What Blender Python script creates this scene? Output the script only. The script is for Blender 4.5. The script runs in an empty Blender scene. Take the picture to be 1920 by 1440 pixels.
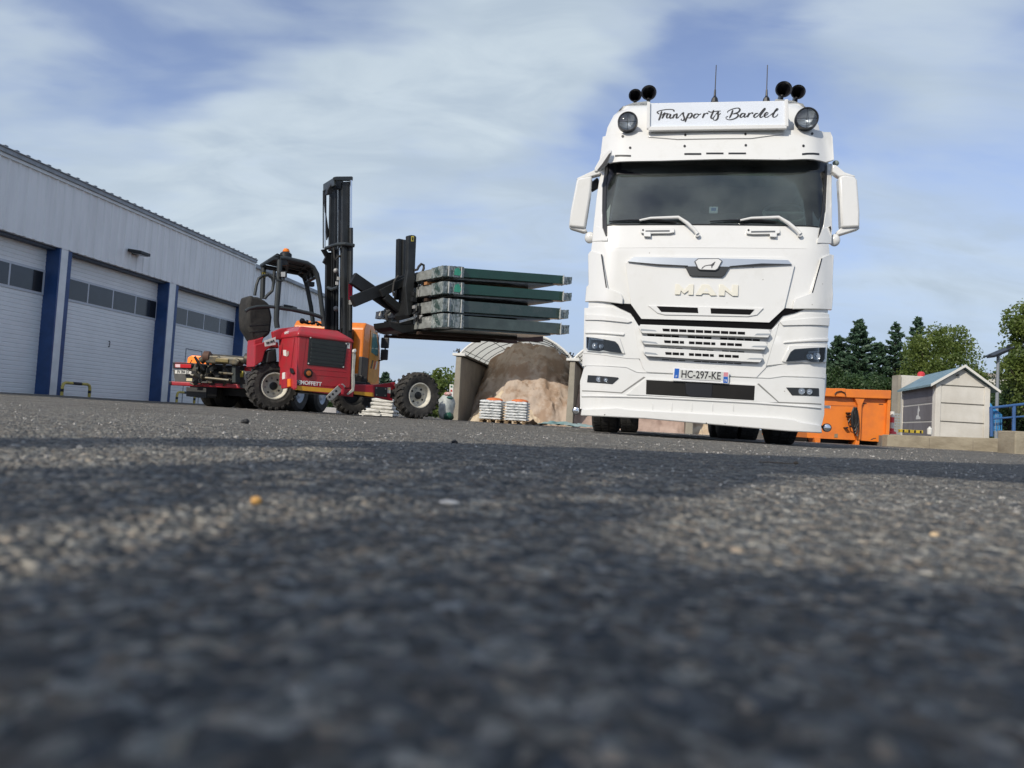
import bpy, bmesh, math, random
import numpy as np
from mathutils import Vector, Matrix
R = math.radians
SC = bpy.context.scene
COL = SC.collection
rnd = random.Random(7)

# ------------------------------------------------------------------ camera, world, sun, exposure
FPX = 1400.0; PITCH = R(2.7); ROLL = R(3.3); CAMH = 0.09
FW = Vector((0, math.cos(PITCH), math.sin(PITCH)))
UP0 = Vector((0, -math.sin(PITCH), math.cos(PITCH))); RT0 = Vector((1, 0, 0))
RT = RT0*math.cos(ROLL) + UP0*math.sin(ROLL); UPV = UP0*math.cos(ROLL) - RT0*math.sin(ROLL)
CAM = Vector((0, 0, CAMH))
cd = bpy.data.cameras.new('camera'); cam = bpy.data.objects.new('camera', cd); COL.objects.link(cam)
cd.sensor_width = 36; cd.lens = FPX/1920*36; cd.clip_start = 0.02; cd.clip_end = 2000
cam.matrix_world = Matrix(((RT.x, UPV.x, -FW.x, CAM.x), (RT.y, UPV.y, -FW.y, CAM.y), (RT.z, UPV.z, -FW.z, CAM.z), (0, 0, 0, 1)))
cd.dof.use_dof = True; cd.dof.focus_distance = 8.5; cd.dof.aperture_fstop = 5.0
SC.camera = cam

SUN_AZ = R(36); SUN_EL = R(34)            # sun behind the camera, to its left
SDIR = Vector((-math.sin(SUN_AZ)*math.cos(SUN_EL), -math.cos(SUN_AZ)*math.cos(SUN_EL), math.sin(SUN_EL)))
sl = bpy.data.lights.new('sun', 'SUN'); sl.energy = 3.1; sl.angle = R(0.55); sl.color = (1.0, 0.92, 0.79)
so = bpy.data.objects.new('sun', sl); COL.objects.link(so)
so.rotation_euler = (-SDIR).to_track_quat('-Z', 'Y').to_euler(); so.location = (-10, -15, 15)

def make_world():
    w = bpy.data.worlds.new('World'); SC.world = w; w.use_nodes = True
    nt = w.node_tree; N = nt.nodes; L = nt.links
    for n in list(N): N.remove(n)
    out = N.new('ShaderNodeOutputWorld'); bg = N.new('ShaderNodeBackground'); bg.inputs['Strength'].default_value = 0.14
    sky = N.new('ShaderNodeTexSky'); sky.sky_type = 'NISHITA'; sky.sun_disc = False
    sky.sun_elevation = SUN_EL; sky.sun_rotation = math.atan2(SDIR.x, SDIR.y)
    sky.air_density = 1.0; sky.dust_density = 0.6; sky.ozone_density = 2.5
    tc = N.new('ShaderNodeTexCoord'); sp = N.new('ShaderNodeSeparateXYZ'); L.new(tc.outputs['Generated'], sp.inputs[0])
    def m(op, a, b=None, clamp=False):
        n = N.new('ShaderNodeMath'); n.operation = op; n.use_clamp = clamp
        for i, v in enumerate((a, b)):
            if v is None: continue
            if isinstance(v, (int, float)): n.inputs[i].default_value = v
            else: L.new(v, n.inputs[i])
        return n.outputs[0]
    # air near the horizon: pale blue haze instead of the bright rim
    def mixc(f, A, B):
        n = N.new('ShaderNodeMix'); n.data_type = 'RGBA'
        for sock, v in ((0, f), (6, A), (7, B)):
            if isinstance(v, (int, float, tuple)): n.inputs[sock].default_value = v
            else: L.new(v, n.inputs[sock])
        return n.outputs[2]
    def rng(v, a, b, c, d, smooth=True):
        n = N.new('ShaderNodeMapRange'); n.interpolation_type = 'SMOOTHSTEP' if smooth else 'LINEAR'; L.new(v, n.inputs['Value'])
        for k, x in zip(('From Min', 'From Max', 'To Min', 'To Max'), (a, b, c, d)): n.inputs[k].default_value = x
        return n.outputs[0]
    zz = m('ADD', m('MAXIMUM', sp.outputs['Z'], 0.0), 0.30)
    cb = N.new('ShaderNodeCombineXYZ'); L.new(m('DIVIDE', sp.outputs['X'], zz), cb.inputs[0]); L.new(m('DIVIDE', sp.outputs['Y'], zz), cb.inputs[1])
    mp = N.new('ShaderNodeMapping'); mp.inputs['Rotation'].default_value = (0, 0, R(-32)); mp.inputs['Location'].default_value = (CLX, CLY, 0)
    mp.inputs['Scale'].default_value = (0.55, 1.15, 1); L.new(cb.outputs[0], mp.inputs[0])
    def noise(sc, det, dist, rough=.55):
        n = N.new('ShaderNodeTexNoise'); n.inputs['Scale'].default_value = sc; n.inputs['Detail'].default_value = det; n.inputs['Roughness'].default_value = rough; n.inputs['Distortion'].default_value = dist
        L.new(mp.outputs[0], n.inputs['Vector']); return n
    n1 = noise(1.5, 6, .5); n2 = noise(5.5, 9, .6, .56); n3 = noise(2.3, 4, .2)
    # large cloud banks: centres given as directions in the sky (azimuth, height), width
    wob = N.new('ShaderNodeVectorMath'); wob.operation = 'SUBTRACT'; L.new(n3.outputs['Color'], wob.inputs[0]); wob.inputs[1].default_value = (.5, .5, .5)
    ws = N.new('ShaderNodeVectorMath'); ws.operation = 'SCALE'; L.new(wob.outputs[0], ws.inputs[0]); ws.inputs['Scale'].default_value = 0.42
    wa = N.new('ShaderNodeVectorMath'); wa.operation = 'ADD'; L.new(tc.outputs['Generated'], wa.inputs[0]); L.new(ws.outputs[0], wa.inputs[1])
    wn = N.new('ShaderNodeVectorMath'); wn.operation = 'NORMALIZE'; L.new(wa.outputs[0], wn.inputs[0])
    acc = None
    for az, el, wd, k in BANKS:
        d = (math.sin(R(az))*math.cos(R(el)), math.cos(R(az))*math.cos(R(el)), math.sin(R(el)))
        dn = N.new('ShaderNodeVectorMath'); dn.operation = 'DOT_PRODUCT'; L.new(wn.outputs[0], dn.inputs[0]); dn.inputs[1].default_value = d
        v = rng(dn.outputs['Value'], math.cos(R(wd)), 1.0, 0.0, k*.66); acc = v if acc is None else m('ADD', acc, v)
    s = m('ADD', m('ADD', m('MULTIPLY', n1.outputs['Fac'], 0.74), m('MULTIPLY', n2.outputs['Fac'], 0.42)), acc)
    fac = rng(s, 0.46, 0.84, 0.03, 0.92)
    hz = rng(sp.outputs['Z'], 0.0, 0.40, 0.92, 0.0)
    tint = N.new('ShaderNodeMix'); tint.data_type = 'RGBA'; tint.blend_type = 'MULTIPLY'; tint.inputs[0].default_value = 1.0
    L.new(sky.outputs[0], tint.inputs[6]); tint.inputs[7].default_value = SKYTINT
    base = mixc(hz, tint.outputs[2], HAZEC)
    cc = mixc(rng(n2.outputs['Fac'], .3, .7, 0, 1), CLOUDC, CLOUDG)
    out_c = mixc(fac, base, cc)
    L.new(out_c, bg.inputs['Color']); L.new(bg.outputs[0], out.inputs[0])
# azimuth, height, half width (degrees), weight
BANKS = [(-27, 15, 9, .14), (-20, 17, 9, .20), (-12, 20, 10, .22), (-5, 24, 10, .24), (2, 27, 9, .22), (-35, 24, 10, .20), (-16, 11, 9, .10), (-3, 17, 8, .13), (4, 14, 8, .10), (30, 28, 9, .18), (22, 26, 6, .08), (30, 12, 12, .08), (0, 70, 50, .16), (180, 45, 60, .16),
         (-28, 21, 6, -.24), (-22, 23, 5, -.14), (1, 19.5, 6, -.14), (17, 21, 12, -.14), (-16, 28, 6, -.10)]
CLX, CLY = 0.35, 0.2; SKYTINT = (1.15, .97, .98, 1); CLOUDC = (4.0, 4.6, 5.0, 1); CLOUDG = (3.0, 3.6, 4.2, 1); HAZEC = (2.2, 2.9, 4.1, 1)
make_world()
SC.view_settings.view_transform = 'Standard'; SC.view_settings.look = 'None'
SC.view_settings.exposure = 0.22; SC.view_settings.gamma = 1.0; SC.view_settings.use_curve_mapping = False
SC.cycles.max_bounces = 6; SC.cycles.transparent_max_bounces = 12
SC.cycles.use_denoising = True

# ------------------------------------------------------------------ pixel helpers (photo 1920x1440 -> a point at a real depth)
def ray(x, y): return FW + RT*((x-960)/FPX) + UPV*((720-y)/FPX)
class Frame:
    def __init__(s, o, yaw):
        s.o = Vector(o); s.yaw = R(yaw)
        s.e = (Vector((math.cos(s.yaw), math.sin(s.yaw), 0)), Vector((-math.sin(s.yaw), math.cos(s.yaw), 0)), Vector((0, 0, 1)))
    def at(s, p, c=0.0, ax=1):
        d = ray(*p); n = s.e[ax]
        t = (c - (CAM-s.o).dot(n))/d.dot(n); q = CAM + d*t - s.o
        return Vector((q.dot(s.e[0]), q.dot(s.e[1]), q.z))
def zt(ox, oy, k): return lambda *pts: [(ox+x/k, oy+y/k) for x, y in pts]
z1 = zt(0, 240, 2.571); z2 = zt(440, 320, 2.88); z3 = zt(660, 420, 3.6); z4 = zt(1040, 110, 3.2); z5 = zt(1040, 440, 3.2)
z6 = zt(1500, 560, 4.5); zs = zt(1200, 180, 6.4); zg = zt(1180, 570, 6.857); ze = zt(1250, 470, 7.68); zml = zt(1060, 270, 7.2)
zmr = zt(1480, 270, 7.2); zhl = zt(1070, 600, 6.544); zhr = zt(1440, 600, 5.538); zc = zt(460, 460, 8); zm1 = zt(590, 320, 9.6)
zm2 = zt(590, 460, 9); zp = zt(680, 430, 6.545); zh = zt(500, 600, 8); zo = zt(620, 590, 6.858); zr = zt(310, 640, 8.348); zb = zt(820, 630, 6.62)

# ------------------------------------------------------------------ materials
MATS = {}
def mat(name, col, rough=0.6, metal=0.0, vary=0.0, vscale=3.0, bump=0.0, bscale=40.0, coat=0.0, col2=None, emit=None, alpha=None, spec=0.5, detail=4, contrast=(0.35, 0.65), stretch=None):
    if name in MATS: return MATS[name]
    m = bpy.data.materials.new(name); m.use_nodes = True; nt = m.node_tree; N = nt.nodes; L = nt.links
    b = N['Principled BSDF']; c = tuple(col)+(1,)
    b.inputs['Base Color'].default_value = c; b.inputs['Roughness'].default_value = rough; b.inputs['Metallic'].default_value = metal
    b.inputs['Coat Weight'].default_value = coat; b.inputs['Coat Roughness'].default_value = 0.08; b.inputs['Specular IOR Level'].default_value = spec
    tc = N.new('ShaderNodeTexCoord'); src = tc.outputs['Object']
    if stretch:
        mp = N.new('ShaderNodeMapping'); mp.inputs['Scale'].default_value = stretch; L.new(src, mp.inputs[0]); src = mp.outputs[0]
    if vary > 0 or col2:
        n = N.new('ShaderNodeTexNoise'); n.inputs['Scale'].default_value = vscale; n.inputs['Detail'].default_value = detail; n.inputs['Roughness'].default_value = 0.65
        L.new(src, n.inputs['Vector'])
        r = N.new('ShaderNodeMapRange'); r.inputs['From Min'].default_value = contrast[0]; r.inputs['From Max'].default_value = contrast[1]; r.clamp = True
        L.new(n.outputs['Fac'], r.inputs['Value'])
        mx = N.new('ShaderNodeMix'); mx.data_type = 'RGBA'
        c2 = tuple(col2)+(1,) if col2 else tuple(max(0, x*(1-vary)) for x in col)+(1,)
        mx.inputs[6].default_value = c; mx.inputs[7].default_value = c2; L.new(r.outputs[0], mx.inputs[0]); L.new(mx.outputs[2], b.inputs['Base Color'])
        r2 = N.new('ShaderNodeMapRange'); r2.inputs['To Min'].default_value = max(0.02, rough-0.06); r2.inputs['To Max'].default_value = min(1, rough+0.1)
        L.new(n.outputs['Fac'], r2.inputs['Value']); L.new(r2.outputs[0], b.inputs['Roughness'])
    if bump > 0:
        n = N.new('ShaderNodeTexNoise'); n.inputs['Scale'].default_value = bscale; n.inputs['Detail'].default_value = 4; L.new(src, n.inputs['Vector'])
        bp = N.new('ShaderNodeBump'); bp.inputs['Strength'].default_value = bump; bp.inputs['Distance'].default_value = 0.02
        L.new(n.outputs['Fac'], bp.inputs['Height']); L.new(bp.outputs[0], b.inputs['Normal'])
    if emit: b.inputs['Emission Color'].default_value = tuple(emit[:3])+(1,); b.inputs['Emission Strength'].default_value = emit[3]
    MATS[name] = m; return m
def glass(name, tint, refl=1.6, rough=0.03, refl_paint=0.0, refl_paint_col=(0.2, 0.22, 0.22)):
    m = bpy.data.materials.new(name); m.use_nodes = True; nt = m.node_tree; N = nt.nodes; L = nt.links
    for n in list(N): N.remove(n)
    o = N.new('ShaderNodeOutputMaterial'); t = N.new('ShaderNodeBsdfTransparent'); t.inputs[0].default_value = tuple(tint)+(1,)
    g = N.new('ShaderNodeBsdfGlossy'); g.inputs['Roughness'].default_value = rough
    f = N.new('ShaderNodeFresnel'); f.inputs['IOR'].default_value = refl
    x = N.new('ShaderNodeMixShader'); L.new(f.outputs[0], x.inputs[0]); L.new(t.outputs[0], x.inputs[1]); L.new(g.outputs[0], x.inputs[2])
    last = x
    if refl_paint > 0:  # diffuse layer that paints a greyish reflection onto the pane
        d = N.new('ShaderNodeBsdfDiffuse'); d.inputs[0].default_value = tuple(refl_paint_col)+(1,)
        nz = N.new('ShaderNodeTexNoise'); nz.inputs['Scale'].default_value = 1.5; nz.inputs['Detail'].default_value = 5
        tc = N.new('ShaderNodeTexCoord'); L.new(tc.outputs['Object'], nz.inputs['Vector'])
        mu = N.new('ShaderNodeMath'); mu.operation = 'MULTIPLY'; mu.inputs[1].default_value = refl_paint*2.4; rg = N.new('ShaderNodeMapRange'); rg.inputs['From Min'].default_value = .34; rg.inputs['From Max'].default_value = .66; L.new(nz.outputs['Fac'], rg.inputs['Value']); L.new(rg.outputs[0], mu.inputs[0])
        y = N.new('ShaderNodeMixShader'); L.new(mu.outputs[0], y.inputs[0]); L.new(x.outputs[0], y.inputs[1]); L.new(d.outputs[0], y.inputs[2]); last = y
    L.new(last.outputs[0], o.inputs[0]); MATS[name] = m; return m

# ------------------------------------------------------------------ mesh builder
class MB:
    def __init__(s): s.v = []; s.f = []
    def add(s, vs, fs):
        n = len(s.v); s.v += [tuple(v) for v in vs]; s.f += [tuple(i+n for i in f) for f in fs]; return s
    def box(s, c, d, rz=0, rx=0, ry=0):
        M = Matrix.Rotation(rz, 3, 'Z') @ Matrix.Rotation(ry, 3, 'Y') @ Matrix.Rotation(rx, 3, 'X')
        vs = [Vector(c) + M @ Vector((sx*d[0]/2, sy*d[1]/2, sz*d[2]/2)) for sz in (-1, 1) for sy in (-1, 1) for sx in (-1, 1)]
        return s.add(vs, [(0, 2, 3, 1), (4, 5, 7, 6), (0, 1, 5, 4), (2, 6, 7, 3), (0, 4, 6, 2), (1, 3, 7, 5)])
    def bb(s, x0, x1, y0, y1, z0, z1): return s.box(((x0+x1)/2, (y0+y1)/2, (z0+z1)/2), (abs(x1-x0), abs(y1-y0), abs(z1-z0)))
    def prism(s, pts, off):
        n = len(pts); off = Vector(off); a = [Vector(p) for p in pts]
        nn = Vector((0, 0, 0))
        for i in range(n): nn += a[i].cross(a[(i+1) % n])
        if nn.dot(off) > 0: a.reverse()
        vs = a + [p+off for p in a]
        return s.add(vs, [tuple(range(n)), tuple(range(2*n-1, n-1, -1))] + [(i+1 if i+1 < n else 0, i, n+i, n+((i+1) % n)) for i in range(n)])
    def tube(s, pts, r, n=10, caps=True):
        pts = [Vector(p) for p in pts]; rs = r if isinstance(r, (list, tuple)) else [r]*len(pts); vs = []; fs = []; prev = None
        for i, p in enumerate(pts):
            t = (pts[min(i+1, len(pts)-1)] - pts[max(i-1, 0)]).normalized()
            if prev is None:
                u = t.cross(Vector((0, 0, 1)))
                if u.length < 0.1: u = t.cross(Vector((0, 1, 0)))
            else: u = prev - t*prev.dot(t)
            u.normalize(); w = t.cross(u); prev = u
            for k in range(n): a = 2*math.pi*k/n; vs.append(p + (u*math.cos(a)+w*math.sin(a))*rs[i])
        m = len(pts)
        for i in range(m-1):
            for k in range(n): fs.append((i*n+k, i*n+(k+1) % n, (i+1)*n+(k+1) % n, (i+1)*n+k))
        if caps: fs.append(tuple(range(n-1, -1, -1))); fs.append(tuple((m-1)*n+k for k in range(n)))
        return s.add(vs, fs)
    def beam(s, a, b, w, h, up=(0, 0, 1)):
        a = Vector(a); b = Vector(b); t = (b-a).normalized(); u = t.cross(Vector(up))
        if u.length < 1e-3: u = t.cross(Vector((1, 0, 0)))
        u.normalize(); v = u.cross(t)
        q = [u*w/2+v*h/2, -u*w/2+v*h/2, -u*w/2-v*h/2, u*w/2-v*h/2]
        return s.prism([a+x for x in q], b-a)
    def lathe(s, prof, o, ax, n=40, close=False, caps=True):
        # prof: (radius, offset along ax)
        o = Vector(o); ax = Vector(ax).normalized(); u = ax.cross(Vector((0, 0, 1)))
        if u.length < 0.1: u = ax.cross(Vector((1, 0, 0)))
        u.normalize(); w = ax.cross(u); m = len(prof); vs = []; fs = []
        for k in range(n):
            a = 2*math.pi*k/n; d = u*math.cos(a)+w*math.sin(a)
            for r, h in prof: vs.append(o+d*r+ax*h)
        for k in range(n):
            k2 = (k+1) % n
            for i in range(m-1 if not close else m):
                j = (i+1) % m; fs.append((k*m+i, k2*m+i, k2*m+j, k*m+j))
        if not close and caps:
            if prof[0][0] > 1e-4: fs.append(tuple(k*m for k in range(n-1, -1, -1)))
            if prof[-1][0] > 1e-4: fs.append(tuple(k*m+m-1 for k in range(n)))
        return s.add(vs, fs)
    def sphere(s, o, r, n=16, m=10, sc=(1, 1, 1)):
        o = Vector(o); vs = [o+Vector((0, 0, r*sc[2]))]; fs = []
        for i in range(1, m):
            th = math.pi*i/m
            for k in range(n): a = 2*math.pi*k/n; vs.append(o+Vector((r*sc[0]*math.sin(th)*math.cos(a), r*sc[1]*math.sin(th)*math.sin(a), r*sc[2]*math.cos(th))))
        vs.append(o-Vector((0, 0, r*sc[2])))
        for k in range(n): fs.append((0, 1+k, 1+(k+1) % n)); fs.append((len(vs)-1, 1+(m-2)*n+(k+1) % n, 1+(m-2)*n+k))
        for i in range(m-2):
            for k in range(n): fs.append((1+i*n+k, 1+(i+1)*n+k, 1+(i+1)*n+(k+1) % n, 1+i*n+(k+1) % n))
        return s.add(vs, fs)
    def build(s, name, m, parent=None, bevel=0.0, smooth=False, seg=2, angle=35):
        me = bpy.data.meshes.new(name); me.from_pydata(s.v, [], s.f); me.update()
        return finish(name, me, m, parent, bevel, smooth, seg, angle)
def finish(name, me, m, parent=None, bevel=0.0, smooth=False, seg=2, angle=35):
    if m: me.materials.append(m)
    o = bpy.data.objects.new(name, me); COL.objects.link(o)
    if parent: o.parent = parent
    if smooth:
        me.polygons.foreach_set('use_smooth', [True]*len(me.polygons)); me.set_sharp_from_angle(angle=R(angle))
    if bevel > 0:
        b = o.modifiers.new('bevel', 'BEVEL'); b.width = bevel; b.segments = seg; b.limit_method = 'ANGLE'; b.angle_limit = R(30)
        if smooth: b.harden_normals = False
    return o
def tag(o, label=None, cat=None, group=None, kind=None):
    if label: o['label'] = label
    if cat: o['category'] = cat
    if group: o['group'] = group
    if kind: o['kind'] = kind
    return o
def thing(name, label, cat, loc=(0, 0, 0), yaw=0.0, group=None):
    o = bpy.data.objects.new(name, None); COL.objects.link(o); o.empty_display_size = 0.3
    o.location = loc; o.rotation_euler = (0, 0, yaw); return tag(o, label, cat, group)
def copy_tree(o, parent=None):
    c = o.copy(); COL.objects.link(c); c.parent = parent
    for ch in [x for x in bpy.data.objects if x.parent == o]: copy_tree(ch, c)
    return c
def text_mesh(s, size, thick=0.0, sx=1.0, depth=0.001):
    cu = bpy.data.curves.new('text', 'FONT'); cu.body = s; cu.size = size; cu.offset = thick; cu.extrude = depth; cu.resolution_u = 4
    cu.align_x = 'CENTER'; cu.align_y = 'CENTER'
    o = bpy.data.objects.new('text', cu); COL.objects.link(o)
    me = bpy.data.meshes.new_from_object(o.evaluated_get(bpy.context.evaluated_depsgraph_get()))
    bpy.data.objects.remove(o); bpy.data.curves.remove(cu)
    for v in me.vertices: v.co.x *= sx
    return me
def put_text(name, s, size, o, ex, ez, m, parent, thick=0.0, sx=1.0, depth=0.001):
    """flat lettering at o, reading along ex, upright along ez"""
    bpy.context.view_layer.update()
    me = text_mesh(s, size, thick, sx, depth); ex = Vector(ex).normalized(); ez = Vector(ez); ez = (ez-ex*ez.dot(ex)).normalized(); en = ex.cross(ez)
    o = Vector(o)
    for v in me.vertices: v.co = o + ex*v.co.x + ez*v.co.y + en*v.co.z
    return finish(name, me, m, parent)
def catmull(P, n=6):
    P = [Vector((p[0], p[1])) for p in P]
    if len(P) < 3: return P
    Q = [P[0]*2-P[1]] + P + [P[-1]*2-P[-2]]; out = []
    for i in range(1, len(Q)-2):
        for k in range(n):
            t = k/n; a, b, c, d = Q[i-1:i+3]
            out.append(0.5*((2*b)+(c-a)*t+(2*a-5*b+4*c-d)*t*t+(3*b-a-3*c+d)*t**3))
    return out+[P[-1]]

# ------------------------------------------------------------------ noise for geometry (vectorised value noise)
def vnoise(x, y, seed=0):
    xi = np.floor(x).astype(np.int64); yi = np.floor(y).astype(np.int64); fx = x-xi; fy = y-yi
    fx = fx*fx*(3-2*fx); fy = fy*fy*(3-2*fy)
    def h(a, b):
        k = (a*374761393 + b*668265263 + seed*1442695041) & 0xffffffff
        k = ((k ^ (k >> 13))*1274126177) & 0xffffffff
        return ((k ^ (k >> 16)) & 0xffff)/65535.0
    a = h(xi, yi); b = h(xi+1, yi); c = h(xi, yi+1); d = h(xi+1, yi+1)
    return (a*(1-fx)+b*fx)*(1-fy)+(c*(1-fx)+d*fx)*fy
GP = np.array([(-12, 18, .035), (-11.6, 24, .01), (-11, 30, .0), (-16, 14, .04), (-1.65, 13.4, .0), (-4.2, 13.3, .0), (1.1, 9.3, .0), (3.4, 8.9, -.022), (3.8, 12, -.03), (1.9, 13, -.012), (-2.1, 28, -.07), (2, 28, -.075), (7, 15, -.04), (6.2, 15, -.028), (8, 15, -.012), (10, 15, 0.0), (-.2, 26, -.09),
      (-6.7, 17, -.02), (-4.9, 23, -.04), (0, 0, 0), (0, 3, 0), (3, 3, 0), (-3, 3, 0), (0, -6, 0), (5, 5, -.0), (-6, 8, 0.0), (0, 40, -.12), (20, 40, -.1), (-20, 40, .0), (15, 20, -.02), (0, 60, -.15), (30, 60, -.15), (-30, 10, .03)])
def gz(x, y):
    x = np.asarray(x, float); y = np.asarray(y, float); num = 0; den = 1e-9
    for px, py, pz in GP:
        w = 1/(((x-px)**2+(y-py)**2)+1.5)**2; num = num+w*pz; den = den+w
    return num/den
def gzf(x, y): return float(gz(x, y))
# ------------------------------------------------------------------ ground
def asphalt():
    m = bpy.data.materials.new('asphalt'); m.use_nodes = True; nt = m.node_tree; N = nt.nodes; L = nt.links; b = N['Principled BSDF']
    tc0 = N.new('ShaderNodeTexCoord'); wn = N.new('ShaderNodeTexNoise'); wn.inputs['Scale'].default_value = 70; wn.inputs['Detail'].default_value = 3; L.new(tc0.outputs['Object'], wn.inputs['Vector'])
    w1 = N.new('ShaderNodeVectorMath'); w1.operation = 'SCALE'; w1.inputs['Scale'].default_value = .010; L.new(wn.outputs['Color'], w1.inputs[0])
    w2 = N.new('ShaderNodeVectorMath'); w2.operation = 'ADD'; L.new(tc0.outputs['Object'], w2.inputs[0]); L.new(w1.outputs[0], w2.inputs[1])
    class tc: outputs = {'Object': w2.outputs[0]}
    def noise(sc, det=4, rough=.6):
        n = N.new('ShaderNodeTexNoise'); n.inputs['Scale'].default_value = sc; n.inputs['Detail'].default_value = det; n.inputs['Roughness'].default_value = rough
        L.new(tc.outputs['Object'], n.inputs['Vector']); return n
    def vor(sc):
        v = N.new('ShaderNodeTexVoronoi'); v.inputs['Scale'].default_value = sc; v.inputs['Randomness'].default_value = 1; L.new(tc.outputs['Object'], v.inputs['Vector']); return v
    def ramp(src, stops):
        r = N.new('ShaderNodeValToRGB'); L.new(src, r.inputs[0]); e = r.color_ramp.elements
        while len(e) < len(stops): e.new(0.5)
        for i, (p, c) in enumerate(stops): e[i].position = p; e[i].color = tuple(c)+(1,)
        return r.outputs[0]
    v1 = vor(125); sep = N.new('ShaderNodeSeparateColor'); L.new(v1.outputs['Color'], sep.inputs[0])
    c1 = ramp(sep.outputs[0], [(0.0, (.045, .048, .052)), (0.28, (.085, .088, .090)), (0.58, (.165, .160, .150)), (0.80, (.27, .255, .23)), (0.97, (.50, .46, .40))])
    v2 = vor(52); sep2 = N.new('ShaderNodeSeparateColor'); L.new(v2.outputs['Color'], sep2.inputs[0])
    c2 = ramp(sep2.outputs[1], [(0.0, (.06, .063, .067)), (0.4, (.13, .13, .13)), (0.7, (.22, .185, .15)), (0.90, (.30, .29, .28)), (0.985, (.6, .55, .46))])
    mx = N.new('ShaderNodeMix'); mx.data_type = 'RGBA'; mx.inputs[0].default_value = 0.38; L.new(c1, mx.inputs[6]); L.new(c2, mx.inputs[7])
    big = noise(0.8, 5, .7); r = N.new('ShaderNodeMapRange'); r.inputs['From Min'].default_value = .3; r.inputs['From Max'].default_value = .7; r.inputs['To Min'].default_value = 1.62; r.inputs['To Max'].default_value = 2.15
    L.new(big.outputs['Fac'], r.inputs['Value'])
    ml = N.new('ShaderNodeVectorMath'); ml.operation = 'SCALE'; L.new(mx.outputs[2], ml.inputs[0]); L.new(r.outputs[0], ml.inputs['Scale'])
    hue = ramp(sep.outputs[2], [(0.0, (1.14, 1.0, .86)), (0.3, (1.03, 1.01, .95)), (0.6, (.98, 1.01, 1.0)), (1.0, (.90, .99, 1.08))])
    # worn, dusty lanes and a few dark stains
    st = noise(.45, 6, .62); sr = N.new('ShaderNodeMapRange'); sr.inputs['From Min'].default_value = .56; sr.inputs['From Max'].default_value = .66; sr.inputs['To Min'].default_value = 1.0; sr.inputs['To Max'].default_value = .72; L.new(st.outputs['Fac'], sr.inputs['Value'])
    h1 = N.new('ShaderNodeMix'); h1.data_type = 'RGBA'; h1.blend_type = 'MULTIPLY'; h1.inputs[0].default_value = 1; L.new(ml.outputs[0], h1.inputs[6]); L.new(hue, h1.inputs[7])
    ms = N.new('ShaderNodeVectorMath'); ms.operation = 'SCALE'; L.new(h1.outputs[2], ms.inputs[0]); L.new(sr.outputs[0], ms.inputs['Scale'])
    L.new(ms.outputs[0], b.inputs['Base Color']); b.inputs['Roughness'].default_value = 0.85; b.inputs['Specular IOR Level'].default_value = 0.3
    bp = N.new('ShaderNodeBump'); bp.inputs['Strength'].default_value = 0.9; bp.inputs['Distance'].default_value = 0.006
    ad = N.new('ShaderNodeMath'); ad.operation = 'ADD'; L.new(sep.outputs[1], ad.inputs[0])
    inv = N.new('ShaderNodeMath'); inv.operation = 'MULTIPLY'; inv.inputs[1].default_value = -80.0; L.new(v1.outputs['Distance'], inv.inputs[0]); L.new(inv.outputs[0], ad.inputs[1])
    L.new(ad.outputs[0], bp.inputs['Height']); L.new(bp.outputs[0], b.inputs['Normal'])
    return m
def build_ground():
    rad = list(np.geomspace(0.035, 60, 620))+list(np.geomspace(65, 900, 25))
    ang = np.concatenate([np.linspace(-42, 42, 760), np.linspace(46, 314, 68)])   # degrees from the viewing direction
    rad = np.array(rad); a = np.radians(ang)
    Rg, A = np.meshgrid(rad, a, indexing='ij'); X = Rg*np.sin(A); Y = Rg*np.cos(A)
    Z = gz(X, Y)
    amp = np.clip((6-Rg)/5, 0, 1)
    n = vnoise(X*110, Y*110, 1)*0.5 + vnoise(X*230+9, Y*230, 2)*0.3 + vnoise(X*45+3, Y*45, 3)*0.6
    Z = Z + amp*(n-0.7)*0.0055 + (vnoise(X*1.3, Y*1.3, 5)-.5)*0.006*np.clip(Rg/2, 0, 1)
    nr, na = X.shape; V = np.stack([X, Y, Z], -1).reshape(-1, 3); V = np.vstack([V, [[0, 0, 0]]])
    i, j = np.meshgrid(np.arange(nr-1), np.arange(na), indexing='ij'); j2 = (j+1) % na
    Fq = np.stack([i*na+j, i*na+j2, (i+1)*na+j2, (i+1)*na+j], -1).reshape(-1, 4)[:, ::-1]
    me = bpy.data.meshes.new('ground'); nf = len(Fq)
    tri = np.stack([np.full(na, nr*na), (np.arange(na)+1) % na, np.arange(na)], -1)[:, ::-1]
    me.vertices.add(len(V)); me.vertices.foreach_set('co', V.astype(np.float32).ravel())
    me.loops.add(nf*4+na*3); me.loops.foreach_set('vertex_index', np.concatenate([Fq.ravel(), tri.ravel()]).astype(np.int32))
    me.polygons.add(nf+na); me.polygons.foreach_set('loop_start', np.concatenate([np.arange(nf)*4, nf*4+np.arange(na)*3]).astype(np.int32))
    me.polygons.foreach_set('use_smooth', np.ones(nf+na, bool)); me.update(); me.validate()
    tag(finish('ground', me, asphalt()), kind='structure')
build_ground()

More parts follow.
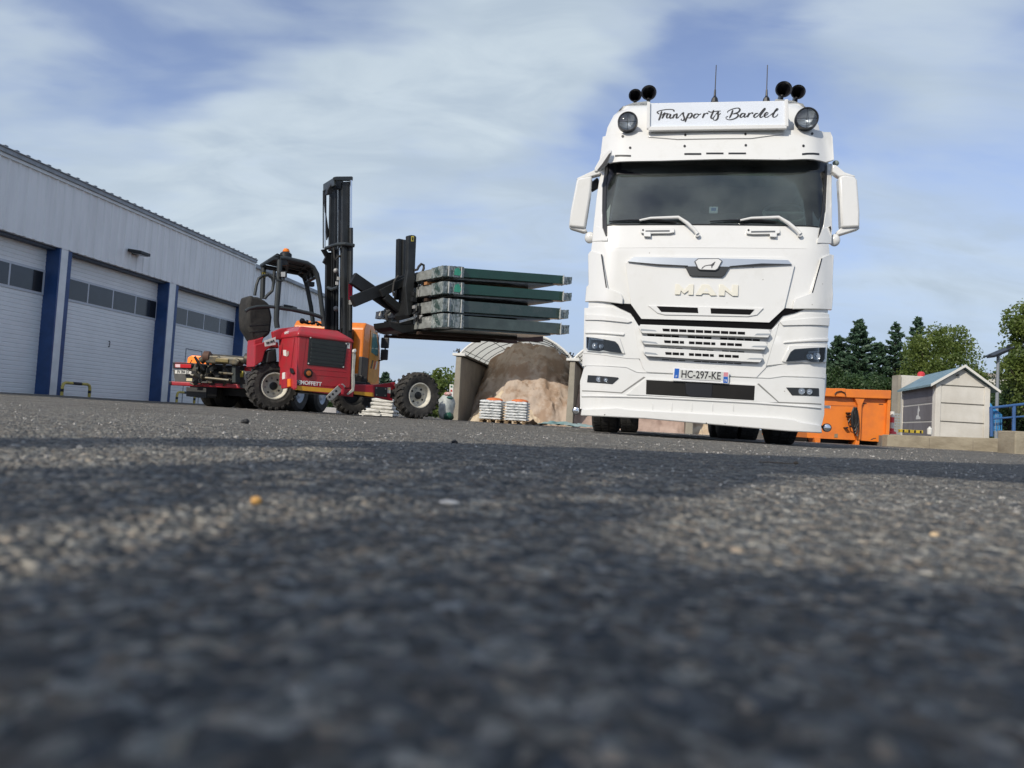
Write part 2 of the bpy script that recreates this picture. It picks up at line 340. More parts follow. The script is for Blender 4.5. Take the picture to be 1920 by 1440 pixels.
def gravel():
    """loose grit scattered over the yard"""
    mb = MB(); r = random.Random(3)
    for k in range(3600):
        d = 1.1*math.exp(r.random()*3.2); a = R(r.uniform(-40, 40)); x = d*math.sin(a); y = d*math.cos(a)
        s = r.uniform(.0012, .0028)*(1+d*0.16)*(1.9 if r.random() < .05 else 1); h = s*r.uniform(.4, .8); z = gzf(x, y)
        n = 5; ph = r.random()*6; vs = [(x, y, z+h*1.3)]
        for q in range(n): t = ph+2*math.pi*q/n; k2 = s*r.uniform(.7, 1.2); vs.append((x+k2*math.cos(t), y+k2*math.sin(t), z+h*r.uniform(.2, .7)))
        for q in range(n): t = ph+2*math.pi*q/n; vs.append((x+s*math.cos(t), y+s*math.sin(t), z-.004))
        fs = [(0, 1+q, 1+(q+1) % n) for q in range(n)]+[(1+q, 1+n+q, 1+n+(q+1) % n, 1+(q+1) % n) for q in range(n)]
        mb.add(vs, fs)
    g = mb.build('gravel', mat('grit', (.55, .53, .49), .8, col2=(.16, .15, .14), vscale=2.3, contrast=(.40, .62), detail=8)); tag(g, 'pale loose grit scattered over the dark asphalt', 'gravel', kind='stuff')
gravel()
def ground_pt(px, py):
    d = ray(px, py); t = -CAMH/d.z
    return CAM + d*t
def pebble(px, py, s, m, label, sc=(1, .7, .5), yaw=0.0):
    p = ground_pt(px, py); t = thing('pebble', label, 'pebble', (p.x, p.y, gzf(p.x, p.y)), yaw)
    mb = MB().sphere((0, 0, s*sc[2]*.6), s, 14, 10, sc); r = random.Random(int(px))
    mb.v = [(x*(1+r.uniform(-.12, .12)), y*(1+r.uniform(-.12, .12)), z) for x, y, z in mb.v]
    o = mb.build('stone', m, t, smooth=True)
pebble(842, 946, .0085, mat('white_stone', (.62, .6, .56), .6, vary=.2), 'flat white stone on the dark asphalt, largest pale one near the middle', (1.25, .7, .35))
pebble(480, 944, .0052, mat('orange_stone', (.62, .34, .10), .6, vary=.2), 'small orange stone lying on asphalt below the red forklift', (1, .8, .8))
pebble(1752, 1007, .0045, mat('tan_stone', (.62, .46, .28), .6, vary=.2), 'small tan stone on the sunlit asphalt at the far right', (1, .8, .7))
def twig():
    p = ground_pt(1452, 872); t = thing('twig', 'thin dry twig lying on the asphalt in front of the white truck', 'twig', (p.x, p.y, gzf(p.x, p.y)), R(-6))
    m = mat('twig_bark', (.16, .12, .08), .9, vary=.3)
    MB().tube([(-.045, 0, .006), (-.01, .004, .008), (.03, -.002, .007), (.06, .004, .009)], [.0014, .002, .0018, .001], 6).build('stem', m, t)
    MB().sphere((.062, .003, .010), .006, 8, 6, (1.3, 1, .8)).build('bud', m, t)
twig()
def black_clod(px, py, s, label):
    p = ground_pt(px, py); t = thing('tar_crumb', label, 'asphalt crumb', (p.x, p.y, gzf(p.x, p.y)), .4)
    mb = MB(); r = random.Random(int(px))
    for k in range(7): mb.sphere((r.uniform(-1, 1)*s, r.uniform(-1, 1)*s, s*r.uniform(.3, .8)), s*r.uniform(.35, .7), 8, 6)
    mb.build('crumbs', mat('tar', (.02, .021, .023), .7, vary=.3), t, smooth=True)
black_clod(853, 832, .010, 'black crumb of broken asphalt on the ground below the salt bay')
black_clod(457, 794, .018, 'black crumb of broken asphalt on the ground in front of the forklift')

# ------------------------------------------------------------------ workshop building
BF = Frame((-12.296, 18.0, 0.0), 81.1)
M_clad = mat('cladding', (.86, .86, .85), .45, vary=.16, vscale=3.2, stretch=(1, 1, .10), contrast=(.42, .75), detail=7, metal=.0)
M_clad2 = mat('cladding_trim', (.80, .82, .82), .45, vary=.15, vscale=2)
M_blue = mat('blue_steel', (.025, .075, .22), .4, vary=.25, vscale=3)
M_door = mat('door_panel', (.86, .87, .86), .4, vary=.08, vscale=1.0)
M_gut = mat('gutter', (.36, .39, .42), .45, vary=.3, vscale=4)
M_win = mat('door_glazing', (.035, .045, .06), .10, vary=.3, vscale=1.2, spec=.6)
M_winframe = mat('window_frame', (.55, .58, .62), .4)
M_black = mat('black_plastic', (.015, .016, .018), .45, vary=.3, vscale=8)
M_rubber = mat('rubber', (.022, .022, .023), .75, vary=.35, vscale=14, bump=.2, col2=(.05, .048, .044))
BAY = [(-7.6, -2.95), (-2.8, 1.53)]  # unused helper
def workshop():
    B = thing('workshop_building', 'long pale grey metal workshop with blue framed roller doors, left of the forklift', 'building', (BF.o.x, BF.o.y, 0), BF.yaw)
    H = 3.90; D = .34; TOP = 5.72; END = 11.58
    doors = [(-3.0, 1.49), (1.95, 6.26), (6.78, 11.14)]          # clear openings seen at the door plane
    piers = [(-8.0, -3.45), (1.55, 1.80), (6.28, 6.62), (11.2, END)]
    # wall over the doors with its ribs, and the piers
    mb = MB(); mb.bb(-8, END, 0, .12, H, TOP)
    x = -8
    while x < END:
        mb.prism([(x, 0, H+.01), (x+.035, -.028, H+.01), (x+.075, -.028, H+.01), (x+.11, 0, H+.01)], (0, 0, TOP-H-.02)); x += .305
    mb.build('upper_wall', M_clad, B)
    for (a, b) in piers:
        m2 = MB(); m2.bb(a, b, 0, D, -.2, H-.003); m2.build('pier', M_clad2, B, bevel=.008)
    edges = [(1.80, 1.94), (6.62, 6.77)]
    for a, b in edges: m3 = MB(); m3.bb(a+.003, b+.02, .02, D+.05, -.2, H-.003); m3.build('door_post', M_blue, B)
    for b in (1.55, 6.28, 11.2):
        m3 = MB(); m3.bb(b-.055, b-.004, -.004, D+.06, -.2, H-.003); m3.build('door_post', M_blue, B)
    # lintel
    m4 = MB(); m4.bb(-8, END, .125, D+.3, H-.06, H+.10); m4.build('lintel', mat('lintel_dark', (.05, .07, .11), .5), B)
    # doors
    for k, (a, b) in enumerate(doors):
        prof = []; z = -.05; pitch = .105
        yb = D+.06
        while z < H: prof += [(yb, z), (yb-.012, z+.012), (yb-.012, z+pitch-.012), (yb, z+pitch)]; z += pitch+.006
        d = MB(); n = len(prof); vs = [(a-.1, y, z) for y, z in prof]+[(b+.1, y, z) for y, z in prof]
        d.add(vs, [(i, i+1, n+i+1, n+i) for i in range(n-1)])
        leaf = d.build('roller_door', M_door, B)
        w0, w1, zb, zt_ = a+.12, b-.05, 2.68, 3.25
        fr = MB(); fr.bb(w0-.05, w1+.05, yb-.03, yb+.02, zb-.05, zt_+.05); fr.build('window_band', M_winframe, leaf, bevel=.004)
        nwin = 4; pw = (w1-w0)/nwin
        for i in range(nwin):
            g = MB(); g.bb(w0+i*pw+.03, w0+(i+1)*pw-.03, yb-.036, yb-.028, zb+.015, zt_-.015); g.build('pane', M_win, leaf)
            if i == nwin-1: MB().bb(w0+(i+1)*pw-.33, w0+(i+1)*pw-.032, yb-.0395, yb-.034, zb+.017, zt_-.017).build('dark_pane', mat('dark_pane', (.012, .014, .018), .3), leaf)
        MB().bb(a+.02, a+.32, yb-.05, yb-.012, .03, .10).build('handle', M_black, leaf)
        if k == 1: put_text('door_number', '3', .26, ((a+b)/2+.05, yb-.02, 1.62), (1, 0, 0), (0, 0, 1), M_black, leaf, thick=.004, sx=.8)
        if k == 2:
            o = MB()
            for x0, x1, q0, q1 in ((8.04, 8.07, 0, 1.9), (9.02, 9.05, 0, 1.9), (8.04, 9.05, 1.88, 1.91)): o.bb(x0, x1, yb-.018, yb-.011, q0, q1)
            o.build('wicket_door_seam', mat('seam_grey', (.12, .14, .17), .6), leaf)
    # roof edge
    g = MB(); g.bb(-8, END+.05, -.11, .05, TOP-.02, TOP+.10); g.bb(-8, END+.05, -.145, -.105, TOP+.085, TOP+.115); g.build('gutter', M_gut, B, bevel=.012)
    t = MB(); t.bb(-8, END+.05, -.06, .12, TOP-.10, TOP-.023); t.build('eave_trim', M_clad2, B)
    rf = MB(); x = -8
    rf.prism([(-8, -.06, TOP+.13), (-8, 7, TOP+.75), (-8, 7, TOP+.70), (-8, -.06, TOP+.08)], (END+8.05, 0, 0))
    while x < END: rf.prism([(x, -.12, TOP+.132), (x+.03, -.12, TOP+.152), (x+.10, -.12, TOP+.152), (x+.13, -.12, TOP+.132)], (0, 7.1, .62)); x += .335
    rf.build('roof', M_gut, B)
    MB().bb(-8, END, 6.9, 7.0, -.2, TOP+.6).build('back_wall', M_clad, B)
    MB().bb(-8.05, -7.95, .13, 6.89, -.2, TOP+.1).build('end_wall', M_clad, B)
    dp = MB(); dp.bb(END, END+.05, -.05, 7, -.2, TOP+.02); dp.build('corner_trim', M_clad2, B)
    for (lx, lz, nm) in ((4.37, 4.43, 'a'),):
        wall_lamp(BF, lx, lz, 'black rectangular floodlight high on the grey wall above the middle roller door')
    # second, slightly recessed volume further along
    W = thing('annex_building', 'plain ribbed grey metal annex beyond the roller doors, behind the forklift', 'building', (BF.o.x, BF.o.y, 0), BF.yaw)
    E0, E1 = END+.06, 19.4; T2 = 5.60
    mb = MB(); mb.bb(E0, E1, .22, .4, -.2, T2); x = E0+.1
    while x < E1-.1: mb.prism([(x, .22, 0), (x+.035, .195, 0), (x+.075, .195, 0), (x+.11, .22, 0)], (0, 0, T2)); x += .305
    mb.build('ribbed_wall', M_clad, W)
    g = MB(); g.bb(E0, E1+.05, .06, .24, T2-.02, T2+.12); g.build('gutter', M_gut, W, bevel=.012)
    r2 = MB(); r2.prism([(E0, .1, T2+.14), (E0, 7, T2+.7), (E0, 7, T2+.6), (E0, .1, T2+.09)], (E1-E0+.05, 0, 0)); r2.build('roof', M_gut, W)
    MB().bb(E1-.1, E1, .41, 7, -.2, T2+.1).build('end_wall', M_clad, W); MB().bb(E0, E1, 6.9, 7.0, -.2, T2+.5).build('back_wall', M_clad, W)
    wall_lamp(BF, 15.0, 4.47, 'black rectangular floodlight on the grey annex wall, seen through the forklift cage', .2)
def wall_lamp(fr, x, z, label, y=0.0):
    p = fr.o + fr.e[0]*x + fr.e[1]*y; t = thing('wall_floodlight', label, 'wall lamp', (p.x, p.y, z), fr.yaw)
    b = MB(); b.prism([(-.30, -.03, -.02), (-.22, -.42, -.06), (.22, -.42, -.06), (.30, -.03, -.02)], (0, 0, .09)); b.build('housing', M_black, t, bevel=.01)
    MB().bb(-.06, .06, -.10, .02, -.05, .07).build('bracket', M_black, t)
    MB().prism([(-.22, -.08, -.03), (-.18, -.37, -.068), (.18, -.37, -.068), (.22, -.08, -.03)], (0, 0, -.012)).build('lens', mat('lamp_lens', (.35, .37, .38), .25), t)
workshop()
M_yel = mat('yellow_paint', (.62, .50, .12), .5, vary=.35, vscale=6)
def hoop(x, label):
    p = BF.o + BF.e[0]*x - BF.e[1]*.45; t = thing('hoop_barrier', label, 'barrier', (p.x, p.y, gzf(p.x, p.y)), BF.yaw, 'yellow hoop barriers at the door posts')
    w = 1.0; h = .34; pts = [(-w/2, 0, -.05), (-w/2, 0, h-.1), (-w/2+.03, 0, h-.03), (-w/2+.1, 0, h), (w/2-.1, 0, h), (w/2-.03, 0, h-.03), (w/2, 0, h-.1), (w/2, 0, -.05)]
    MB().tube(pts, .038, 12).build('hoop', M_yel, t, smooth=True)
    MB().tube([(-.16, 0, h), (.16, 0, h)], .0395, 12).build('black_band', M_black, t, smooth=True)
    for s in (-1, 1): MB().tube([(s*w/2, 0, h*.30), (s*w/2, 0, h*.52)], .0395, 12).build('black_band', M_black, t, smooth=True)
hoop(1.95, 'yellow and black hoop barrier in front of the pier between the first two roller doors')
hoop(6.95, 'yellow and black hoop barrier in front of the pier beside the flatbed truck')
# ------------------------------------------------------------------ white truck
TF = Frame(((1318-960)/1400*7.7, 7.7, -0.004), -9.7)
M_white = mat('truck_white', (.69, .695, .68), .22, coat=.9, col2=(.62, .62, .59), vscale=5.0, contrast=(.55, .85), detail=12)
def specks(m):
    nt = m.node_tree; N = nt.nodes; L = nt.links; b = N['Principled BSDF']; src = b.inputs['Base Color'].links[0].from_socket
    tc = N.new('ShaderNodeTexCoord'); v = N.new('ShaderNodeTexVoronoi'); v.inputs['Scale'].default_value = 8.5; L.new(tc.outputs['Object'], v.inputs['Vector'])
    a = N.new('ShaderNodeMath'); a.operation = 'LESS_THAN'; a.inputs[1].default_value = .055; L.new(v.outputs['Distance'], a.inputs[0])
    s = N.new('ShaderNodeSeparateColor'); L.new(v.outputs['Color'], s.inputs[0]); g = N.new('ShaderNodeMath'); g.operation = 'GREATER_THAN'; g.inputs[1].default_value = .72; L.new(s.outputs[0], g.inputs[0])
    k = N.new('ShaderNodeMath'); k.operation = 'MULTIPLY'; L.new(a.outputs[0], k.inputs[0]); L.new(g.outputs[0], k.inputs[1]); k2 = N.new('ShaderNodeMath'); k2.operation = 'MULTIPLY'; k2.inputs[1].default_value = .55; L.new(k.outputs[0], k2.inputs[0])
    x = N.new('ShaderNodeMix'); x.data_type = 'RGBA'; L.new(k2.outputs[0], x.inputs[0]); L.new(src, x.inputs[6]); x.inputs[7].default_value = (.16, .13, .09, 1); L.new(x.outputs[2], b.inputs['Base Color'])
specks(M_white)
M_trim = mat('dark_trim', (.012, .013, .016), .38)
M_mesh = mat('grille_mesh', (.004, .004, .005), .7, spec=.15)
M_chrome = mat('chrome', (.75, .77, .80), .16, metal=1.0)
M_satin = mat('satin_silver', (.50, .54, .58), .32, metal=.65)
M_lens = mat('lamp_interior', (.022, .025, .028), .3)
M_refl = mat('reflector', (.72, .75, .78), .30, metal=.55)
M_rdark = mat('reflector_dark', (.42, .45, .48), .22, metal=.85)
M_glassd = glass('windshield_glass', (.50, .57, .56), 1.75, .02, .075, (.30, .34, .33))
M_lampglass = glass('lamp_glass', (.72, .75, .78), 1.5, .02)
PROF_Z = [-1, .15, .95, 1.45, 2.05, 2.9, 3.0, 3.12, 3.30, 3.5, 3.66, 3.74, 3.79, 3.82, 3.84]
PROF_Y = [.05, .03, .02, .03, .075, .30, .33, .35, .36, .40, .45, .51, .60, .78, 1.2]
def curv(x):
    a = abs(x); return .04*(a/1.2)**2 + (.13*((a-.98)/.28)**2 if a > .98 else 0)
def ys(x, z): return float(np.interp(z, PROF_Z, PROF_Y)) + curv(min(1.27, abs(x)))
def ysv(x, z): return .13 + (z-2.9)*.30 + curv(min(1.27, abs(x)*1.05))       # sun visor face
def surf_pt(p, off=0.0, sf=ys):
    y = .05
    for k in range(14):
        q = TF.at(p, y+off); yn = sf(q.x, q.z); y = y*.4+yn*.6
    return TF.at(p, y+off)
def panel(name, pts, off, depth, m, parent, sf=ys, bevel=.006, step=.07, xz=None, smooth=True, zstep=None):
    """an outline on the curved front, off metres proud (negative) and depth thick"""
    P = xz if xz else [surf_pt(p, off, sf) for p in pts]
    bm = bmesh.new(); vs = [bm.verts.new((p[0], 0, p[2])) for p in P]; f = bm.faces.new(vs); f.normal_update()
    if f.normal.y > 0: f.normal_flip()
    def cut(co, no):
        bmesh.ops.bisect_plane(bm, geom=bm.verts[:]+bm.edges[:]+bm.faces[:], dist=1e-5, plane_co=co, plane_no=no)
    xs = [v.co.x for v in bm.verts]; x = math.ceil(min(xs)/step)*step
    while x < max(xs)-1e-4: cut((x, 0, 0), (1, 0, 0)); x += step
    if zstep:
        zs_ = [v.co.z for v in bm.verts]; z = math.ceil(min(zs_)/zstep)*zstep
        while z < max(zs_)-1e-4: cut((0, 0, z), (0, 0, 1)); z += zstep
    bmesh.ops.triangulate(bm, faces=[f for f in bm.faces if len(f.verts) > 4])
    front = bm.verts[:]; r = bmesh.ops.extrude_face_region(bm, geom=bm.faces[:])
    back = [g for g in r['geom'] if isinstance(g, bmesh.types.BMVert)]; bset = set(back)
    for v in bm.verts: v.co.y = sf(v.co.x, v.co.z)+off+(depth if v in bset else 0)
    bmesh.ops.recalc_face_normals(bm, faces=bm.faces[:])
    me = bpy.data.meshes.new(name); bm.to_mesh(me); bm.free()
    return finish(name, me, m, parent, bevel, smooth, 2, 40)

def build_truck():
    T = thing('truck', 'big white lorry with roof sign and black air horns, facing the camera', 'truck', TF.o, TF.yaw)
    # ---- cab shell: rings from the bumper to the roof
    XW = [(-1, 1.225), (.15, 1.225), (.95, 1.23), (1.40, 1.23), (1.5, 1.24), (2.0, 1.24), (2.10, 1.23), (2.95, 1.20), (3.05, 1.20), (3.30, 1.18), (3.5, 1.15), (3.66, 1.09), (3.74, 1.03), (3.79, .96), (3.82, .88), (3.84, .70)]
    def wd(z): return float(np.interp(z, [a for a, b in XW], [b for a, b in XW]))
    Zs = [.42, .6, .95, 1.2, 1.45, 1.7, 1.95, 2.03, 2.14, 2.4, 2.62, 2.86, 2.95, 3.05, 3.15, 3.30, 3.42, 3.5, 3.58, 3.66, 3.70, 3.74, 3.77, 3.79, 3.805, 3.82, 3.83, 3.84]
    NX = 28; fx = [math.sin((-1+2*i/NX)*math.pi/2*.93)/math.sin(math.pi/2*.93) for i in range(NX+1)]
    backs = 2.28; vs = []; ring = None; SY = [1.75, 1.30, .62]
    for z in Zs:
        w = wd(z); sc_ = 1.22/max(w, 1.0)
        pts = [(-w+.05, backs), (-w, backs-.06)]+[(-w, y) for y in SY]
        pts += [(w*u, max(ys(w*u*sc_ if w > 1 else w*u, z), .0)) for u in fx]
        pts += [(w, y) for y in SY[::-1]]+[(w, backs-.06), (w-.05, backs)]
        ring = len(pts); vs += [(x, min(y, backs), z) for x, y in pts]
    fs = []
    for i in range(len(Zs)-1):
        for k in range(ring):
            k2 = (k+1) % ring; zm = (Zs[i]+Zs[i+1])/2; a = vs[i*ring+k]; b = vs[i*ring+k2]
            if 2.14 < zm < 2.86 and k != ring-1:
                if 5 <= k < 5+NX and abs((a[0]+b[0])/2) < 1.06: continue        # windscreen opening
                if k in (3, ring-5) and zm > 2.13: continue                       # side windows
            if zm < 1.1 and zm > .4 and False: continue
            fs.append((i*ring+k, i*ring+k2, (i+1)*ring+k2, (i+1)*ring+k))
    fs.append(tuple((len(Zs)-1)*ring+k for k in range(ring)))
    mb = MB(); mb.add(vs, [f[::-1] for f in fs]); cab = mb.build('cab_body', M_white, T, smooth=True, angle=28)
    # ---- cab inside
    ins = MB(); dk = mat('cab_interior', (.07, .075, .078), .8, vary=.3)
    ins.bb(-1.15, 1.15, 2.16, 2.20, 1.7, 3.0); ins.bb(-1.15, 1.15, .45, 2.16, 1.66, 1.70); ins.bb(-1.12, 1.12, .5, 2.16, 2.98, 3.0)
    for s in (-1, 1): ins.bb(s*1.125, s*1.14, 1.32, 2.15, 1.70, 2.98); ins.bb(s*1.125, s*1.14, .55, 1.31, 1.70, 2.12)
    ins.build('cab_lining', dk, T)
    MB().prism([(-1.10, .42, 2.02), (-1.10, .30, 2.06), (-1.10, .36, 2.14), (-1.10, .75, 2.16), (-1.10, .85, 1.8)], (2.2, 0, 0)).build('dashboard', dk, T, bevel=.02)
    for s in (-.62, .62):
        st = MB(); st.box((s, 1.35, 1.98), (.5, .5, .14)); st.box((s, 1.62, 2.32), (.48, .14, .62), rx=R(-8)); st.box((s, 1.66, 2.72), (.27, .10, .20), rx=R(-8)); st.build('seat', dk, T, bevel=.04)
    wh = MB(); c = surf_pt((1472, 400), .42); wp = [c+Vector((math.cos(a)*.23, math.sin(a)*.10, math.sin(a)*.13)) for a in [2*math.pi*k/28 for k in range(29)]]
    wh.tube(wp, .016, 8, caps=False); wh.tube([c-Vector((.22, 0, 0)), c+Vector((.22, 0, 0))], .02, 8); wh.tube([c, c+Vector((0, .15, -.28))], .035, 10)
    wh.build('steering_wheel', mat('wheel_grey', (.55, .57, .58), .5), T, smooth=True)
    cu = MB(); cu.bb(-1.10, 1.10, .50, .54, 2.80, 2.97); cu.build('sun_blind', mat('blind', (.02, .02, .03), .9), T)
    q = surf_pt((1338, 393), .05); d = MB(); d.bb(q.x-.045, q.x+.045, q.y, q.y+.03, q.z-.035, q.z+.035); ph = d.build('toll_badge', mat('badge_glow_white', (.9, .92, .95), .3, emit=(.8, .9, 1, .35)), T, bevel=.008)  # white badge given a weak glow to look bright through the glass
    MB().bb(q.x-.025, q.x+.025, q.y-.004, q.y, q.z-.015, q.z+.02).build('screen', mat('screen_blue', (.10, .22, .55), .2, emit=(.2, .4, .9, .25)), ph)
    q = surf_pt((1317, 388), .04); MB().bb(q.x-.028, q.x+.028, q.y, q.y+.03, q.z-.055, q.z+.055).build('toll_box', M_black, T, bevel=.006)
    MB().prism([surf_pt(p, .10) for p in zml((575, 300), (740, 420), (750, 520), (730, 620), (690, 680), (610, 722), (580, 690), (575, 600))], (0, .04, 0)).build('mirror_reflection_shape', mat('reflection_dark', (.008, .010, .014), .8), T, bevel=.01)  # dark shape behind the glass, standing in for a mirror reflection
    # ---- windscreen
    WS = [(1137, 304), (1553, 302), (1556, 330), (1554, 380), (1546, 400), (1540, 427), (1134, 424), (1130, 392), (1131, 340)]
    panel('windscreen', WS, -.006, .006, M_glassd, T, bevel=0, step=.08)
    panel('windscreen_seal', zml((545, 270), (500, 560), (495, 900), (505, 1130), (545, 1240), (560, 1240), (562, 1100), (552, 900), (556, 560), (580, 280)), -.014, .016, M_trim, T)
    panel('windscreen_seal', zmr((505, 265), (508, 400), (490, 800), (462, 1080), (400, 1265), (388, 1270), (412, 1130), (440, 900), (468, 600), (480, 300)), -.014, .016, M_trim, T)
    panel('windscreen_seal', z5((300, -60), (1585, -50), (1585, -44), (300, -53)), -.012, .012, M_trim, T)
    panel('painted_visor_shade', z4((318, 628), (700, 616), (1000, 612), (1625, 622), (1625, 688), (1000, 694), (560, 700), (330, 695)), -.0075, .0012, mat('painted_visor_shade', (.004, .005, .010), .25), T, bevel=0)  # black strip painting the visor's shadow onto the top of the screen
    # ---- sun visor over the screen
    VIS = z4((288, 468), (345, 455), (560, 438), (610, 430), (1335, 425), (1400, 430), (1655, 440), (1668, 470), (1676, 605), (1630, 622), (1380, 606), (1000, 602), (640, 612), (330, 626), (272, 604))
    vis = panel('sun_visor', VIS, 0, .03, M_white, T, sf=ysv, bevel=.012)
    for s in (-1,): bm = MB(); bm.prism([(s*1.215, ysv(1.16, 2.9)+.02, 2.95), (s*1.215, .75, 2.97), (s*1.20, .85, 3.10), (s*1.20, ysv(1.12, 3.1), 3.10)], (-s*.03, 0, 0)); bm.build('visor_end', M_white, T, bevel=.01)
    top = []                                        # deck joining the visor to the roof
    dk_ = MB(); n = 24; vs = []
    for i in range(n+1):
        x = -1.13+2.26*i/n; vs += [(x, ysv(x, 3.10)+.01, 3.085), (x, ys(x, 3.12)+.04, 3.10)]
    dk_.add(vs, [(2*i, 2*i+2, 2*i+3, 2*i+1) for i in range(n)]); dk_.build('visor_deck', M_white, T)
    step = panel('visor_step', z4((560, 470), (605, 432), (1330, 427), (1375, 452), (1180, 478), (740, 484)), -.012, .012, M_white, T, sf=ysv, bevel=.008)
    for (x0, y0, x1, y1) in ((362, 578, 458, 588), (778, 566, 880, 577), (909, 563, 1013, 573), (1043, 563, 1148, 573), (1485, 567, 1588, 578)):
        panel('vent_slot', z4((x0, y0), (x1, y0), (x1, y1), (x0, y1)), -.003, .004, M_trim, vis, sf=ysv, bevel=0)
    for (x, y) in ((408, 465), (453, 534), (784, 457), (780, 524), (1145, 452), (1147, 519), (1546, 449), (1493, 522)):
        panel('bolt_hole', z4(*[(x+8*math.cos(a), y+8*math.sin(a)) for a in [k*math.pi/4 for k in range(8)]]), -.014 if 600 < x < 1330 and y < 480 else -.004, .004, M_trim, vis, sf=ysv, bevel=0)
    # ---- roof sign
    so_ = TF.at((1345, 215), .36)
    def sp(p, y=.22): return TF.at(p, y)
    SB = [sp(p) for p in zs((105, 85), (1750, 55), (1755, 380), (100, 405))]
    sg = MB(); sg.prism(SB, (0, .30, .04)); sign = sg.build('roof_sign', M_white, T, bevel=.006)
    f = MB()
    def bar(a, b, w): f.beam(Vector(a)+Vector((0, -.012, 0)), Vector(b)+Vector((0, -.012, 0)), .05, w, up=(0, 0, 1) if abs(a[2]-b[2]) < abs(a[0]-b[0]) else (1, 0, 0))
    bar(SB[3], SB[2], .045); bar(SB[0], SB[3], .035); bar(SB[1], SB[2], .035)
    f.build('sign_frame', M_white, sign, bevel=.006)
    MB().prism([sp(p, .212) for p in zs((118, 92), (1742, 62), (1742, 355), (118, 372))], (0, .006, 0)).build('sign_face', mat('sign_face', (.70, .75, .82), .25, vary=.06, vscale=2), sign)
    strokes = [
        [(200, 190), (250, 172), (330, 160), (395, 164), (412, 186)], [(262, 180), (250, 220), (238, 260), (222, 292)], [(200, 190), (215, 205), (232, 216)],
        [(262, 232), (285, 208), (296, 202), (280, 240), (262, 270)], [(276, 250), (300, 218), (322, 208), (326, 220)],
        [(366, 218), (340, 214), (322, 235), (322, 260), (345, 258), (366, 228), (370, 218), (358, 248), (368, 268), (392, 250)],
        [(412, 218), (402, 245), (390, 268)], [(400, 252), (425, 220), (442, 214), (440, 240), (436, 262), (452, 262), (470, 245)],
        [(470, 245), (500, 212), (520, 198), (518, 220), (528, 250), (532, 275), (515, 292), (492, 285), (500, 272)],
        [(585, 205), (568, 245), (552, 280), (540, 312)], [(572, 240), (600, 206), (622, 212), (620, 238), (596, 262), (570, 258)],
        [(690, 214), (664, 218), (645, 240), (650, 262), (676, 258), (700, 232), (700, 216), (688, 214), (712, 222), (735, 210)],
        [(772, 204), (762, 235), (748, 264)], [(758, 246), (784, 212), (808, 203), (812, 216)],
        [(885, 168), (868, 210), (852, 250), (862, 268), (884, 254), (905, 225)], [(815, 180), (850, 192), (900, 183), (972, 178)],
        [(905, 225), (925, 200), (940, 190), (934, 212), (938, 245), (925, 278), (900, 290), (876, 280), (884, 266)], [(926, 248), (950, 222), (970, 205)],
        [(1116, 165), (1098, 215), (1072, 266)], [(1048, 200), (1058, 180), (1110, 155), (1172, 143), (1198, 158), (1182, 190), (1128, 212), (1112, 210)],
        [(1128, 210), (1170, 214), (1176, 240), (1140, 268), (1082, 284), (1040, 276), (1032, 256), (1058, 240)],
        [(1250, 204), (1222, 212), (1202, 240), (1212, 256), (1240, 240), (1262, 208), (1250, 240), (1262, 254), (1288, 232)],
        [(1312, 200), (1300, 228), (1288, 254)], [(1298, 236), (1325, 208), (1348, 200), (1352, 214)],
        [(1420, 205), (1388, 212), (1366, 240), (1380, 256), (1412, 238), (1456, 186), (1490, 148), (1498, 156), (1466, 200), (1440, 240), (1452, 256), (1482, 238)],
        [(1482, 238), (1518, 226), (1538, 204), (1520, 196), (1496, 220), (1496, 246), (1522, 254), (1556, 234)],
        [(1556, 234), (1606, 196), (1650, 168), (1658, 154), (1642, 154), (1612, 196), (1594, 236), (1610, 254), (1640, 238), (1658, 212)]]
    lt = MB(); nib = Vector((math.cos(R(-50)), math.sin(R(-50))))
    for st in strokes:
        C = catmull(st, 7); L_ = []; R_ = []
        for i, p in enumerate(C):
            t = (C[min(i+1, len(C)-1)]-C[max(i-1, 0)]).normalized(); nrm = Vector((-t.y, t.x)); k = abs(nrm.dot(Vector((nib.y, -nib.x))*-1))
            dn = max(0, t.y); w = 3.2+6.2*dn+1.6*k
            e = min(i, len(C)-1-i); w *= min(1, .45+.2*e)
            L_.append(p+nrm*w); R_.append(p-nrm*w)
        vs = []
        for a, b in zip(L_, R_): vs += [sp(zs(tuple(a))[0], .209), sp(zs(tuple(b))[0], .209)]
        lt.add(vs, [(2*i, 2*i+1, 2*i+3, 2*i+2) for i in range(len(C)-1)])
    lt.build('sign_lettering', mat('letter_black', (.012, .012, .015), .5), sign)
    # ---- round roof lamps
    for (px, py, rp, yy) in ((1177, 228, 19.0, .24), (1513, 222, 20.5, .24)):
        c = TF.at((px, py), yy); r = rp/1400*8.2
        b = MB(); b.lathe([(r*.88, .0), (r*.90, -.02), (r*.97, -.02), (r, .0), (r, .05), (r*.7, .12), (.02, .14)], c, (0, 1, 0), 36, caps=False); lamp = b.build('roof_lamp', M_trim, T, smooth=True)
        MB().lathe([(.0, .06), (r*.35, .045), (r*.75, .01), (r*.90, -.004)], c, (0, 1, 0), 32, caps=False).build('reflector', M_refl, lamp, smooth=True)
        MB().lathe([(.0, -.028), (r*.5, -.024), (r*.9, -.008)], c, (0, 1, 0), 32, caps=False).build('lens', M_lampglass, lamp, smooth=True)
        cr = MB(); cr.box((c.x, c.y-.004, c.z), (r*1.7, .006, .005)); cr.box((c.x, c.y-.004, c.z-.0), (.005, .006, r*1.7)); cr.build('lens_rib', M_lens, lamp)
        MB().tube([c+Vector((0, .08, -r*.5)), c+Vector((0, .12, -r*1.15))], .02, 8).build('lamp_foot', M_trim, lamp)
